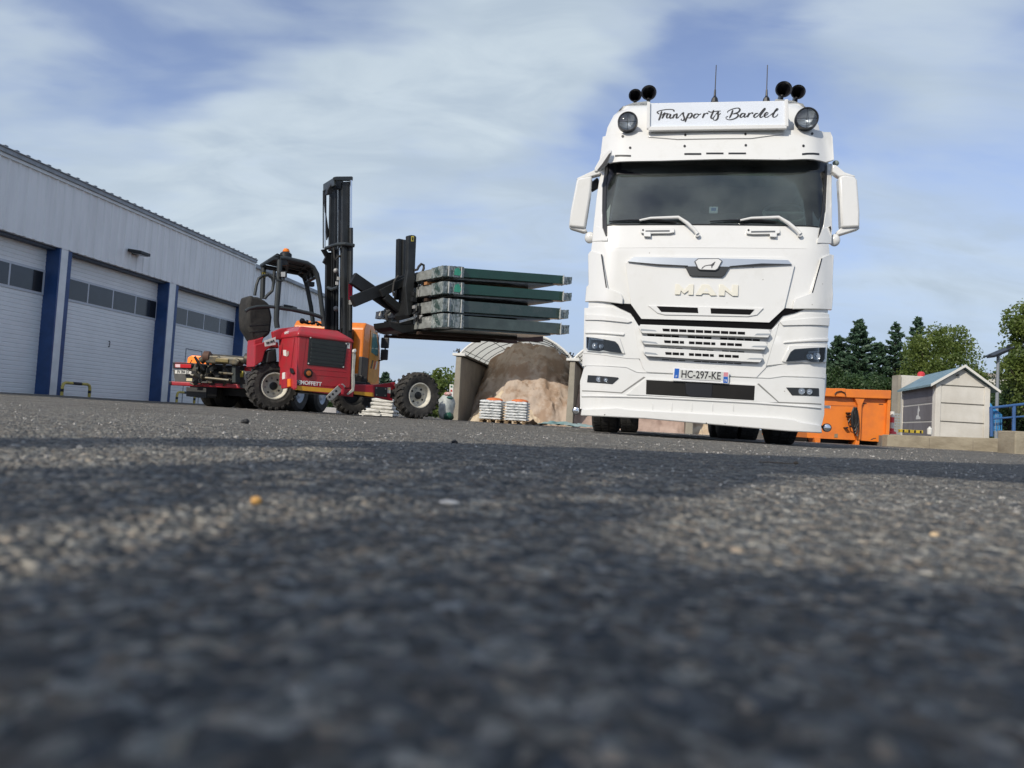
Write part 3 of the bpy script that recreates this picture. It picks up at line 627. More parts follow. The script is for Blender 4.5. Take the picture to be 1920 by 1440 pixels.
    # ---- air horns
    for (px, py, rp, yy) in ((1191, 178.5, 13, .95), (1216.5, 173.5, 15, .80), (1469.5, 167, 15.5, .80), (1496.5, 172, 14, .95)):
        c = TF.at((px, py), yy); r = rp/1400*8.4
        h = MB(); h.lathe([(r*.80, .01), (r, -.004), (r, .012), (r*.62, .06), (r*.36, .14), (r*.22, .26), (r*.2, .48), (.0, .50)], c, (0, 1, 0), 30, caps=False)
        h.lathe([(r*.93, .006), (r*.6, .06), (r*.30, .16), (.0, .2)], c, (0, 1, 0), 30, caps=False)
        horn = h.build('air_horn', mat('horn_black', (.010, .010, .012), .3), T, smooth=True)
        zt0 = float(np.interp(c.y+.1, PROF_Y, PROF_Z)); MB().tube([c+Vector((0, .10, -r*.3)), c+Vector((0, .10, -r*.9)), Vector((c.x, c.y+.10, min(c.z-r*1.3, zt0)))], [.02, .016, .028], 8).build('horn_foot', M_trim, horn)
    for (bx, by, tx, ty) in ((1340, 188, 1343, 122), (1437, 188, 1439, 122)):
        a = TF.at((bx, by), .92); b = TF.at((tx, ty), .92); m = a.lerp(b, .30)
        MB().tube([a-Vector((0, 0, .03)), a+Vector((0, 0, .02)), a.lerp(b, .12), m, m+Vector((0, 0, .001)), b], [.045, .035, .014, .010, .006, .005], 8).build('aerial', M_trim, T)
    panel('cowl', z5((298, -52), (1585, -42), (1600, 92), (286, 84)), -.003, .03, M_white, T, bevel=.001)
    # ---- wipers
    for dx, dy in ((0, 0), (187, 0)):
        def w_(pts, off): return [surf_pt((x+dx*(1+(y-400)*.0008), y+dy), off) for x, y in pts]
        arm = MB(); P = w_([(1199, 413), (1220, 409), (1272, 407.5), (1288, 418), (1301, 430), (1308, 439)], -.05); arm.tube(P, [.010, .014, .018, .020, .019, .020], 10)
        arm.tube([P[-1], P[-1]+Vector((0, .05, 0))], .025, 10)
        wa = arm.build('wiper_arm', M_white, T, smooth=True)
        bl = MB(); P = w_([(1142, 415), (1180, 413), (1230, 413), (1268, 416)], -.028); bl.tube(P, [.006, .010, .014, .006], 6); bl.build('wiper_blade', M_trim, wa)
    # ---- step handles under the screen
    for ox, sx in ((0, 1), (198, 1)):
        pts = z4((515, 1018), (718, 1016), (720, 1042), (690, 1048), (560, 1050), (518, 1046)); pts = [(x+ox, y+(1.2 if ox else 0)) for x, y in pts]
        h = panel('handle_bezel', pts, -.034, .03, M_white, T, bevel=.006)
        pts = z4((545, 1030), (690, 1028), (690, 1038), (545, 1040)); pts = [(x+ox, y+(1.2 if ox else 0)) for x, y in pts]
        panel('handle_slot', pts, -.036, .004, mat('slot_grey', (.10, .11, .12), .6), h, bevel=0)
        a = 535 if ox == 0 else 662
        pts = z4((a, 1038), (a+42, 1038), (a+42, 1068), (a, 1066)); pts = [(x+ox, y) for x, y in pts] if ox == 0 else z4((1292, 1042), (1334, 1042), (1334, 1070), (1292, 1068))
        panel('handle_tab', pts, -.040, .03, M_white, h, bevel=.005)
        a = z4((530, 1028))[0]; panel('screw', [(a[0]+ox+2*math.cos(k), a[1]+2*math.sin(k)) for k in (0, 1, 2, 3, 4, 5)], -.037, .004, M_trim, h, bevel=0)
    # ---- pillars and their bases
    panel('a_pillar', zmr((508, 258), (578, 262), (574, 560), (580, 1185), (452, 1145), (492, 900), (512, 400)), -.012, .03, M_white, T, bevel=.008)
    panel('a_pillar', zml((478, 370), (535, 300), (520, 560), (498, 900), (502, 1135), (372, 1185), (425, 700), (455, 500)), -.012, .03, M_white, T, bevel=.008)
    panel('pillar_cover', zml((500, 1130), (545, 1250), (572, 1262), (570, 1310), (360, 1318), (372, 1180), (400, 1100)), -.016, .03, M_white, T)
    panel('pillar_cover', zmr((455, 1140), (390, 1272), (378, 1290), (378, 1338), (570, 1346), (575, 1180), (560, 1100)), -.016, .03, M_white, T)
    # ---- front flap
    flap = panel('front_flap', z5((424, 170), (470, 128), (900, 130), (1392, 137), (1440, 182), (1378, 443), (1288, 527), (520, 505), (458, 418)), -.030, .028, M_white, T, bevel=.010)
    panel('flap_lower', z5((560, 425), (1255, 440), (1215, 482), (1160, 492), (660, 482), (615, 470)), -.040, .02, M_white, flap, bevel=.008)
    for pts in (z5((612, 429), (858, 438), (862, 470), (640, 463)), z5((935, 441), (1200, 449), (1172, 480), (938, 473))): panel('intake_slot', pts, -.0425, .004, M_mesh, flap, bevel=0)
    panel('chrome_bar', z5((440, 160), (475, 134), (860, 140), (1000, 142), (1400, 152), (1424, 178), (1180, 186), (1050, 192), (790, 190), (620, 180)), -.052, .03, M_satin, flap, bevel=.012)
    panel('chrome_bar', z5((440, 161), (620, 176), (800, 185), (800, 190), (620, 182)), -.056, .008, M_trim, flap, bevel=0)
    panel('chrome_bar', z5((1050, 188), (1240, 172), (1424, 176), (1300, 181), (1050, 193)), -.056, .008, M_trim, flap, bevel=0)
    panel('badge_recess', z5((780, 186), (1054, 190), (1022, 240), (1005, 254), (822, 248), (808, 240)), -.050, .02, mat('badge_black', (.022, .025, .027), .4), flap, bevel=.008)
    panel('badge_ring', z5((838, 160), (860, 142), (985, 141), (1008, 158), (982, 206), (965, 216), (870, 213), (858, 204)), -.066, .03, mat('ring_dark', (.10, .105, .11), .3, metal=.5), flap, bevel=.004)
    bd = panel('badge', z5((845, 161), (863, 147), (983, 146), (1001, 159), (976, 203), (963, 211), (873, 208), (863, 201)), -.072, .03, M_white, flap, bevel=.003)
    lion = ze((498, 262), (512, 240), (545, 215), (600, 203), (645, 197), (668, 175), (700, 155), (700, 168), (690, 180), (682, 205), (662, 222), (655, 250), (645, 250), (642, 215), (600, 213), (560, 222), (535, 236), (520, 255))
    panel('lion_emblem', lion, -.0745, .004, mat('emblem_dark', (.06, .06, .065), .4), bd, bevel=0, step=.5)
    # raised name on the flap
    letters = [
        ze((120, 630), (125, 478), (175, 478), (255, 560), (330, 480), (392, 482), (384, 638), (312, 636), (316, 575), (252, 622), (205, 575), (196, 632)),
        ze((415, 636), (505, 484), (610, 484), (722, 644), (632, 646), (606, 618), (520, 616), (500, 640)),
        ze((752, 646), (756, 482), (815, 484), (938, 590), (944, 488), (1036, 490), (1028, 654), (948, 652), (842, 572), (836, 650))]
    cream = mat('letter_cream', (.70, .68, .59), .3, coat=.4)
    for L_ in letters: panel('raised_letter', L_, -.039, .012, cream, flap, bevel=.003, step=.5)
    panel('letter_counter', ze((535, 585), (573, 535), (610, 588)), -.0400, .004, M_white, flap, bevel=0, step=.5)
    # ---- corner air deflectors
    dl = panel('air_deflector', z5((200, 118), (214, 97), (283, 113), (320, 322), (398, 352), (410, 380), (408, 416), (260, 400), (182, 402), (190, 312), (203, 300)), -.038, .035, M_white, T, bevel=.012, zstep=.12)
    dr = panel('air_deflector', z5((1676, 122), (1655, 116), (1606, 136), (1537, 350), (1440, 386), (1428, 446), (1560, 446), (1664, 452), (1672, 360), (1668, 300)), -.038, .035, M_white, T, bevel=.012, zstep=.12)
    panel('deflector_slot', z5((277, 118), (284, 118), (314, 318), (306, 318)), -.0405, .004, M_trim, dl, bevel=0)
    panel('deflector_slot', z5((1600, 142), (1607, 142), (1550, 348), (1543, 348)), -.0405, .004, M_trim, dr, bevel=0)
    # ---- dark gap behind the flap
    panel('grille_gap', z5((335, 410), (460, 415), (520, 498), (1290, 520), (1375, 440), (1500, 448), (1440, 470), (1370, 486), (1302, 566), (500, 542), (455, 470), (390, 440)), -.012, .012, mat('gap_black', (.003, .003, .004), .7, spec=.1), T, bevel=0)
    # ---- lower body at the sides
    def ridge(p, q, w, off, parent, m=M_white): panel('body_ridge', [p, q, (q[0], q[1]+w), (p[0], p[1]+w)], off, .03, m, parent, bevel=.008, zstep=None)
    lo = panel('corner_panel', z5((178, 440), (345, 436), (452, 474), (470, 500), (500, 640), (512, 745), (430, 742), (172, 712)), -.026, .03, M_white, T, bevel=.012, zstep=.1)
    hi = panel('corner_panel', z5((1648, 478), (1500, 470), (1352, 520), (1330, 590), (1270, 785), (1368, 775), (1630, 765)), -.026, .03, M_white, T, bevel=.012, zstep=.1)
    panel('body_ridge', z5((182, 478), (420, 500), (462, 520), (440, 528), (182, 512)), -.046, .03, M_white, lo, bevel=.010)
    panel('body_ridge', z5((182, 578), (300, 585), (420, 592), (415, 606), (182, 594)), -.044, .03, M_white, lo, bevel=.008)
    panel('body_ridge', z5((1652, 498), (1400, 512), (1350, 520), (1370, 545), (1648, 548)), -.044, .03, M_white, hi, bevel=.010)
    panel('body_ridge', z5((1645, 620), (1380, 640), (1372, 652), (1643, 642)), -.044, .03, M_white, hi, bevel=.008)
    # ---- headlights
    for side in (0, 1):
        if side == 0:
            bez = zhl((178, 200), (250, 195), (580, 205), (605, 225), (668, 415), (640, 412), (360, 395), (200, 385), (178, 350)); len_ = zhl((190, 207), (430, 240), (545, 262), (585, 300), (632, 408), (480, 390), (400, 370), (350, 384), (215, 370), (190, 340)); par = lo
            projs = [(300, 315, 44), (375, 322, 32)]; strip = zhl((250, 225), (400, 240), (400, 250), (250, 236)); tr = zhl; sc_ = 6.544
        else:
            bez = zhr((145, 432), (215, 265), (240, 258), (600, 272), (616, 300), (608, 445), (450, 448), (180, 440)); len_ = zhr((185, 432), (235, 330), (275, 302), (605, 285), (598, 400), (580, 436), (460, 436), (395, 415), (340, 422)); par = hi
            projs = [(500, 375, 42), (430, 378, 34)]; strip = zhr((420, 330), (560, 322), (560, 332), (420, 340)); tr = zhr; sc_ = 5.538
        panel('headlight_bezel', bez, -.042, .03, M_white, par, bevel=.008)
        hl = panel('headlight', len_, -.046, .02, M_lens, T, bevel=.004)
        for (x, y, r_) in projs:
            q = surf_pt(tr((x, y))[0], -.052); rr = r_/sc_/1400*7.8
            MB().lathe([(rr, -.004), (rr*.92, -.012), (rr*.80, .006), (.0, .012)], q, (0, 1, 0), 22).build('reflector', M_rdark, hl, smooth=True)
            MB().sphere(q+Vector((0, -.002, 0)), rr*.30, 14, 10, (1, .5, 1)).build('projector_lens', M_chrome, hl, smooth=True)
        panel('light_strip', strip, -.0485, .004, M_refl, hl, bevel=0)
        panel('lens_cover', len_, -.062, .003, M_lampglass, hl, bevel=0)
    # ---- grille
    panel('grille_surround', z5((468, 488), (505, 548), (1300, 572), (1348, 524), (1330, 600), (1268, 800), (1212, 858), (1205, 858), (555, 826), (528, 800), (508, 740)), -.030, .03, M_white, T, bevel=.012)
    gb = panel('grille_backing', zg((140, 262), (1830, 330), (1700, 745), (1640, 775), (260, 715), (200, 660)), -.034, .004, mat('grille_shadow', (.42, .43, .44), .5), T, bevel=0)
    U = [[(118, 300), (145, 262), (1000, 300), (1790, 330), (1825, 378), (1785, 432), (1000, 405), (170, 376), (142, 345)],
         [(142, 455), (170, 410), (1000, 452), (1750, 485), (1780, 532), (1735, 590), (1000, 560), (195, 518), (168, 492)],
         [(170, 603), (205, 555), (1000, 600), (1700, 640), (1722, 690), (1680, 748), (1000, 716), (225, 668), (198, 642)]]
    insl = [((150, 318), (330, 335), (355, 352), (145, 342)), ((170, 470), (340, 490), (370, 512), (168, 492)), ((200, 615), (340, 632), (372, 655), (198, 640))]
    insr = [((1610, 402), (1640, 378), (1822, 380), (1808, 402)), ((1565, 552), (1600, 536), (1776, 536), (1762, 560)), ((1510, 710), (1550, 694), (1720, 696), (1706, 716))]
    cells = [(425, 1500, 315, .041, 36, 10, ()), (445, 1460, 466, .043, 34, 10, (735, 1138)), (460, 1420, 617, .045, 34, 10, (735, 1118))]
    insm = mat('louver_shade', (.30, .33, .36), .35)
    for k in range(3):
        lv = panel('grille_louver', zg(*U[k]), -.085, .05, M_white, T, bevel=.008)
        panel('louver_inset', zg(*insl[k]), -.0865, .004, insm, lv, bevel=0); panel('louver_inset', zg(*insr[k]), -.0865, .004, insm, lv, bevel=0)
        x0, x1, y0, sl_, h, n, skip = cells[k]; p = (x1-x0)/n
        sl2 = zg((x0-30, y0-4), (x1+50, y0-4+sl_*(x1-x0)), (x1-10, y0+h+sl_*(x1-x0)), (x0, y0+h+1))
        for i in range(n):
            a = x0+i*p; b = a+p-13
            for s_ in skip:
                if a < s_ < b or abs(a-s_) < 30 or abs(b-s_) < 30: 
                    if a < s_-30: b = min(b, s_-32)
                    else: a = max(a, s_+32)
            if b-a < 12: continue
            panel('louver_cell', zg((a, y0+(a-x0)*sl_), (b, y0+(b-x0)*sl_), (b, y0+h+(b-x0)*sl_), (a+(8 if i == 0 else 0), y0+h+(a-x0)*sl_)), -.0865, .004, M_mesh, lv, bevel=0, step=.5)
    for (x0, x1, y0, sl_, h, n) in ((232, 1690, 388, .046, 24, 14), (395, 1490, 558, .050, 18, 11), (420, 1450, 710, .052, 10, 10)):
        p = (x1-x0)/n
        for i in range(n):
            a = x0+i*p; b = a+p-12
            if abs((a+b)/2-735) < 45 or abs((a+b)/2-1135) < 45: continue
            panel('grille_opening', zg((a, y0+(a-x0)*sl_), (b, y0+(b-x0)*sl_), (b, y0+h+(b-x0)*sl_), (a, y0+h+(a-x0)*sl_)), -.037, .004, M_mesh, gb, bevel=0, step=.5)
    # ---- bumper
    panel('bumper_upper', z5((168, 712), (430, 735), (505, 745), (532, 800), (560, 826), (1208, 860), (1265, 800), (1368, 778), (1630, 768), (1625, 862), (1600, 858), (1372, 848), (1290, 860), (495, 825), (430, 795), (190, 785), (165, 790)), -.020, .03, M_white, T, bevel=.008)
    bp = panel('bumper', z5((152, 880), (175, 800), (192, 788), (430, 799), (494, 830), (1290, 867), (1374, 855), (1602, 866), (1622, 872), (1618, 1080), (1602, 1146), (1420, 1113), (540, 1058), (152, 1046)), -.044, .05, M_white, T, bevel=.012, zstep=.12)
    panel('bumper_centre', z5((430, 960), (548, 862), (1215, 898), (1340, 1006), (1270, 1010), (1198, 1000), (545, 965)), -.056, .03, M_white, bp, bevel=.006)
    for pts in (z5((165, 934), (400, 946), (534, 852), (545, 856), (404, 952), (165, 940)), z5((1225, 892), (1346, 1003), (1600, 1014), (1600, 1020), (1342, 1010), (1215, 896))): panel('bumper_groove', pts, -.0465, .004, mat('groove_grey', (.20, .20, .19), .6), bp, bevel=0)
    ik = panel('bumper_intake', z5((550, 871), (1202, 906), (1197, 994), (548, 958)), -.060, .02, mat('intake_dark', (.010, .009, .008), .5, vary=.4, vscale=6, spec=.3), T, bevel=.004)
    panel('tow_cover', z5((785, 886), (948, 894), (944, 978), (812, 972), (785, 955)), -.066, .02, mat('tow_dark', (.005, .006, .010), .45), ik, bevel=.006)
    panel('bumper_ridge', z5((160, 962), (545, 968), (1198, 1000), (1600, 1036), (1600, 1046), (1198, 1014), (545, 980), (160, 974)), -.058, .02, M_white, bp, bevel=.008)
    for a in (585, 700, 820, 945, 1070): panel('pressed_rib', z5((a, 1010), (a+5, 1010), (a+5, 1060), (a, 1060)), -.050, .01, M_white, bp, bevel=.004)
    spo = panel('front_spoiler', z5((162, 1046), (380, 1036), (440, 1046), (560, 1054), (1340, 1096), (1440, 1108), (1470, 1120), (1600, 1142), (1606, 1192), (1400, 1180), (540, 1104), (154, 1086)), -.085, .07, M_white, T, bevel=.014)
    for (x, y) in ((295, 1080), (905, 1130)): panel('dirt_chip', z5((x, y), (x+9, y-4), (x+6, y+5)), -.0865, .003, M_trim, spo, bevel=0)
    # ---- fog lights
    for side, (tr, pts, projs, sc_) in enumerate(((zhl, [(210, 676), (580, 704), (592, 716), (512, 786), (200, 764)], [(345, 728, 36), (430, 735, 26)], 6.544), (zhr, [(188, 700), (530, 708), (532, 790), (250, 782)], [(430, 745, 30), (350, 740, 34)], 5.538))):
        fg = panel('fog_light', tr(*pts), -.052, .02, M_lens, T, bevel=.004)
        for (x, y, r_) in projs:
            q = surf_pt(tr((x, y))[0], -.054); rr = r_/sc_/1400*7.8
            MB().lathe([(rr, -.002), (rr*.9, -.006), (rr*.7, .004), (0, .006)], q, (0, 1, 0), 20).build('reflector', M_rdark, fg, smooth=True)
            MB().sphere(q, rr*.32, 12, 8, (1, .4, 1)).build('projector_lens', M_chrome, fg, smooth=True)
    # ---- number plate
    PL = [surf_pt(p, -.075) for p in z5((714, 799), (1047, 816), (1043, 894), (707, 876))]
    y0 = min(p.y for p in PL)-.012
    P4 = [TF.at(p, y0) for p in z5((714, 799), (1047, 816), (1043, 894), (707, 876))]
    pl = MB().prism(P4, (0, .015, 0)).build('number_plate', mat('plate_white', (.72, .73, .74), .35), T, bevel=.003)
    def pq(u0, u1, v0, v1, name, m, dy=.0015):
        def L(u, v): return (P4[0].lerp(P4[1], u)).lerp(P4[3].lerp(P4[2], u), v)+Vector((0, -dy, 0))
        return MB().prism([L(u0, v0), L(u1, v0), L(u1, v1), L(u0, v1)], (0, .001, 0)).build(name, m, pl)
    pq(.115, .90, .12, .80, 'plate_field', mat('plate_field', (.52, .54, .52), .5))
    pq(.02, .105, .04, .80, 'country_band', mat('euro_blue', (.01, .10, .42), .4)); pq(.905, .985, .48, .96, 'region_band', mat('euro_blue', (.01, .10, .42), .4)); pq(.905, .985, .14, .46, 'region_emblem', mat('emblem_pink', (.55, .22, .26), .5))
    ex = (P4[1]-P4[0]).normalized(); ez = (P4[0]-P4[3]).normalized(); cc = (P4[0]+P4[1]+P4[2]+P4[3])/4
    blk = mat('plate_black', (.015, .015, .02), .5)
    put_text('plate_text', 'HC-297-KE', .108, cc+Vector((-.0, -.003, .004)), ex, ez, blk, pl, thick=.0015, sx=.78)
    put_text('plate_text', 'F', .035, P4[0].lerp(P4[1], .062).lerp(P4[3].lerp(P4[2], .062), .66)+Vector((0, -.003, 0)), ex, ez, mat('plate_white', (1, 1, 1)), pl)
    put_text('plate_text', '78', .03, P4[0].lerp(P4[1], .945).lerp(P4[3].lerp(P4[2], .945), .78)+Vector((0, -.003, 0)), ex, ez, mat('plate_white', (1, 1, 1)), pl)
    pq(.16, .86, .835, .865, 'plate_dealer_line', mat('dealer_grey', (.12, .12, .13), .6))
    # ---- little outrigger lamps at the spoiler ends
    for (px, py, s) in ((1080.5, 770, -1), (1550.5, 802, 1)):
        c = TF.at((px, py), .22); r = .044
        lp = MB().lathe([(r, -.01), (r, .02), (r*.5, .05)], c, (0, 1, 0), 20).build('side_marker', M_trim, T, smooth=True)
        MB().lathe([(0, -.016), (r*.6, -.015), (r*.85, -.009)], c, (0, 1, 0), 20).build('lens', M_chrome, lp, smooth=True)
        MB().tube([c+Vector((0, .02, 0)), c+Vector((-s*.12, .05, .02))], .012, 8).build('stalk', M_rubber, lp)
    # white flexible width marker on the far corner
    c = TF.at((1545, 728), .35); MB().tube([TF.at((1548, 702), .35), TF.at((1547, 730), .35), TF.at((1543, 758), .35)], .008, 6).build('width_marker', M_white, T); q = TF.at((1550, 763), .35); MB().box(q, (.075, .012, .03)).build('width_marker', M_white, T, bevel=.004)
    # ---- mirrors
    def mirror(tr, body, armt, armb, y0, dep, ball, br):
        ms = thing_part('mirror', T)
        h = MB().prism([TF.at(p, y0) for p in tr(*body)], (0, dep, 0)).build('mirror_housing', M_white, T, bevel=.022, smooth=True)
        g = MB(); P = [TF.at(p, y0+dep+.002) for p in tr(*body)]; c = sum(P, Vector())/len(P); g.prism([c+(p-c)*.86 for p in P], (0, .006, 0)); g.build('mirror_glass', M_chrome, h)
        for a in (armt, armb): MB().prism([TF.at(p, y0+.03) for p in tr(*a)], (0, .09, 0)).build('mirror_arm', M_white, h, bevel=.016, smooth=True)
        b = TF.at(tr(ball)[0], y0); MB().sphere(b+Vector((0, .06, 0)), br, 18, 12, (1, .8, 1.15)).build('mirror_foot', M_white, h, smooth=True)
    mirror(zml, [(155, 462), (360, 425), (345, 640), (268, 1132), (205, 1130), (45, 1108), (70, 900)],
           [(150, 478), (158, 458), (290, 395), (400, 345), (475, 372), (465, 405), (360, 432), (300, 448)], [(45, 1092), (215, 1105), (275, 1140), (300, 1170), (250, 1195), (55, 1135)], .34, .13, (325, 1245), .058)
    mirror(zmr, [(668, 440), (750, 412), (890, 436), (922, 480), (955, 900), (955, 1120), (700, 1128), (690, 800)],
           [(585, 275), (640, 285), (745, 375), (892, 425), (888, 450), (750, 425), (668, 440), (580, 375)], [(955, 1108), (952, 1145), (700, 1222), (640, 1235), (640, 1180), (700, 1128)], .34, .13, (630, 1280), .058)
    fm = MB().prism([TF.at(p, .16) for p in zml((600, 72), (632, 80), (622, 150), (560, 270), (440, 372), (392, 372), (395, 320), (480, 170), (550, 95))], (0, .05, 0)).build('front_view_mirror', M_white, T, bevel=.015, smooth=True)
    MB().prism([TF.at(p, .158) for p in zml((622, 110), (560, 270), (445, 360), (430, 350), (500, 265), (590, 130))], (0, .004, 0)).build('mirror_glass', M_trim, fm)
    MB().prism([TF.at(p, .50) for p in zml((430, 442), (455, 480), (440, 580), (345, 635), (340, 520))], (0, .08, 0)).build('kerb_mirror', M_black, T, bevel=.015)
    # marker lamp behind the right mirror arm
    MB().sphere(TF.at((1567, 306), .5), .035, 12, 8, (1, .7, .9)).build('side_lamp', mat('grey_green', (.20, .24, .22), .4), T, smooth=True)
    # ---- side windows
    for s in (-1, 1):
        g = MB(); g.prism([(s*1.212, .63, 2.15), (s*1.212, 1.29, 2.15), (s*1.175, 1.29, 2.85), (s*1.175, .63, 2.85)], (s*-.004, 0, 0)); g.build('side_window', M_glassd, T)
    # ---- chassis and wheels
    ch = MB()
    for s in (-1, 1): ch.bb(s*.38, s*.46, .9, 7.2, .74, 1.0)
    for y in (1.0, 2.5, 4.0, 5.4, 7.15): ch.bb(-.37, .37, y, y+.1, .76, .98)
    ch.bb(-.55, .55, 3.9, 5.6, 1.02, 1.10); chs = ch.build('chassis', M_black, T)
    MB().bb(-.35, .35, 1.0, 2.2, .52, 1.2).build('engine', M_black, T, bevel=.05)
    for s in (-1, 1):
        MB().lathe([(.30, 0), (.30, .9)], (s*.82, 2.75, .82), (0, 1, 0), 24).build('fuel_tank', M_satin, T, smooth=True)
        MB().bb(s*.78, s*1.20, 2.35, 2.55, .45, 1.5).build('cab_step', M_trim, T, bevel=.03)
    def wheel(x0, y, w, r=.50, s=1):
        tw = MB(); tw.lathe([(r*.60, -w/2), (r*.86, -w/2), (r*.96, -w/2+.02), (r, -w/2+.05), (r, w/2-.05), (r*.96, w/2-.02), (r*.86, w/2), (r*.60, w/2)], (x0, y, r-.01), (1, 0, 0), 44, close=True)
        k = 44
        for i in range(k):
            a = 2*math.pi*i/k
            for q in (-.33, 0, .33): tw.box((x0+q*w*.9, y+math.cos(a)*(r+.002), r-.01+math.sin(a)*(r+.002)), (w*.24, r*.11, .012), rx=a+math.pi/2)
        wh = tw.build('wheel', M_rubber, T, smooth=True)
        MB().lathe([(r*.60, -.10), (r*.58, .0), (r*.4, .04), (r*.2, .06), (.0, .06)], (x0, y, r-.01), (s, 0, 0), 30).build('rim', M_satin, wh, smooth=True)
    wheel(-1.03, 1.45, .33, s=-1); wheel(1.03, 1.45, .33)
    MB().tube([(-.9, 1.45, .5), (.9, 1.45, .5)], .06, 10).build('axle', M_black, T)
    for y in (4.6, 5.95):
        for s in (-1, 1): wheel(s*1.10, y, .30, s=s); wheel(s*.78, y, .30, s=s)
        MB().tube([(-.7, y, .5), (.7, y, .5)], .09, 10).build('axle', M_black, T); MB().sphere((0, y, .5), .22, 14, 10).build('differential', M_black, T, smooth=True)
def thing_part(*a): return None
build_truck()
# ------------------------------------------------------------------ truck-mounted forklift
FF = Frame((-1.65, 13.4, 0.0), 38)
M_red = mat('forklift_red', (.40, .022, .032), .32, coat=.3, col2=(.28, .045, .042), vscale=6, contrast=(.48, .75), detail=9)
M_redp = mat('red_steel', (.42, .02, .035), .45, vary=.3, vscale=5)
M_dgrey = mat('mast_grey', (.030, .033, .034), .42, vary=.4, vscale=5, metal=.2)
M_mast = mat('mast_black', (.014, .015, .016), .42, vary=.5, vscale=4)
M_frame = mat('cage_grey', (.035, .042, .044), .42, vary=.3, vscale=4)
M_rim = mat('rim_cream', (.66, .64, .56), .5, vary=.25, vscale=8)
M_tyre = mat('tyre_dusty', (.030, .029, .028), .85, col2=(.085, .08, .07), vscale=6, bump=.3, bscale=30, contrast=(.45, .75))
M_steel = mat('rod_chrome', (.72, .74, .76), .18, metal=1.0)
M_orange = mat('amber', (.85, .22, .02), .3)
M_sticker = mat('sticker_white', (.70, .70, .66), .5, vary=.15, vscale=20)
M_stky = mat('sticker_yellow', (.70, .58, .10), .5)
M_amberband = mat('yellow_band', (.72, .36, .03), .5, vary=.15, vscale=6)
M_zinc = mat('zinc_bracket', (.36, .36, .35), .5, vary=.3, vscale=9, metal=.3)
def fp(p, c=0.0, ax=1): return FF.at(p, c, ax)
def fprism(name, pts, c, dep, m, par, ax=1, bevel=.006, smooth=False):
    off = [0, 0, 0]; off[ax] = dep
    return MB().prism([fp(p, c, ax) for p in pts], off).build(name, m, par, bevel=bevel, smooth=smooth)
def lug_wheel(name, c, r, w, par, turn=0.0, s=-1):
    """traction tyre with lugs and a dished rim; axle along local y turned by turn"""
    ax = Vector((-math.sin(turn), math.cos(turn), 0)); fx = Vector((math.cos(turn), math.sin(turn), 0)); c = Vector(c)
    mb = MB(); R0 = r-.028
    mb.lathe([(r*.54, -w*.42), (r*.66, -w*.50), (r*.84, -w*.49), (R0*.975, -w*.43), (R0, -w*.30), (R0*1.005, 0), (R0, w*.30), (R0*.975, w*.43), (r*.84, w*.49), (r*.66, w*.50), (r*.54, w*.42)], c, ax, 52, close=True)
    for i in range(22):
        for sd in (-1, 1):
            a = 2*math.pi*(i+(.5 if sd > 0 else 0))/22
            def P(ang, h, rr): return c + (fx*math.cos(ang)+Vector((0, 0, 1))*math.sin(ang))*rr + ax*h
            da = .075; sk = .13; q = []
            for (hh, sh) in ((sd*w*.03, sk), (sd*w*.46, 0.0)):
                rr = R0-.004 if abs(hh) < w*.3 else R0*.955
                tp = r if abs(hh) < w*.3 else r*.985
                q.append([P(a+sh-da, hh, rr), P(a+sh+da, hh, rr), P(a+sh+da*.75, hh, tp), P(a+sh-da*.75, hh, tp)])
            hh = sd*w*.495; q.append([P(a-da, hh, r*.84), P(a+da, hh, r*.84), P(a+da*.8, hh+sd*.006, r*.90), P(a-da*.8, hh+sd*.006, r*.90)])
            vs = [v for g in q for v in g]
            fs = [(0, 1, 2, 3), (4, 5, 1, 0), (5, 6, 2, 1), (6, 7, 3, 2), (7, 4, 0, 3), (8, 9, 5, 4), (9, 10, 6, 5), (10, 11, 7, 6), (11, 8, 4, 7), (11, 10, 9, 8)]
            mb.add(vs, fs)
    wh = mb.build(name, M_tyre, par, smooth=True, angle=28)
    n = s
    rim = MB(); rim.lathe([(r*.56, n*w*.40), (r*.53, n*w*.46), (r*.50, n*w*.46), (r*.48, n*w*.30), (r*.43, n*w*.14), (r*.40, n*w*.10), (r*.22, n*w*.10), (r*.20, n*w*.18), (0, n*w*.18)], c, ax, 40, caps=False)
    MB().lathe([(r*.56, -n*w*.40), (r*.50, -n*w*.40), (r*.42, -n*w*.1), (0, -n*w*.1)], c, ax, 24, caps=False).build('brake_side', M_mast, wh, smooth=True)
    rm = rim.build('rim', M_rim, wh, smooth=True, angle=35)
    hb = MB(); hb.lathe([(r*.16, n*w*.17), (r*.16, n*w*.26), (r*.11, n*w*.30), (0, n*w*.30)], c, ax, 20, caps=False); hb.build('hub', M_mast, rm, smooth=True)
    for k in range(8):
        a = 2*math.pi*k/8+.2; p = c + (fx*math.cos(a)+Vector((0, 0, 1))*math.sin(a))*r*.31
        MB().lathe([(.020, n*w*.10), (.020, n*w*.13), (0, n*w*.13)], p, ax, 6, caps=False).build('wheel_nut', M_mast if k % 2 else M_zinc, rm)
    return wh
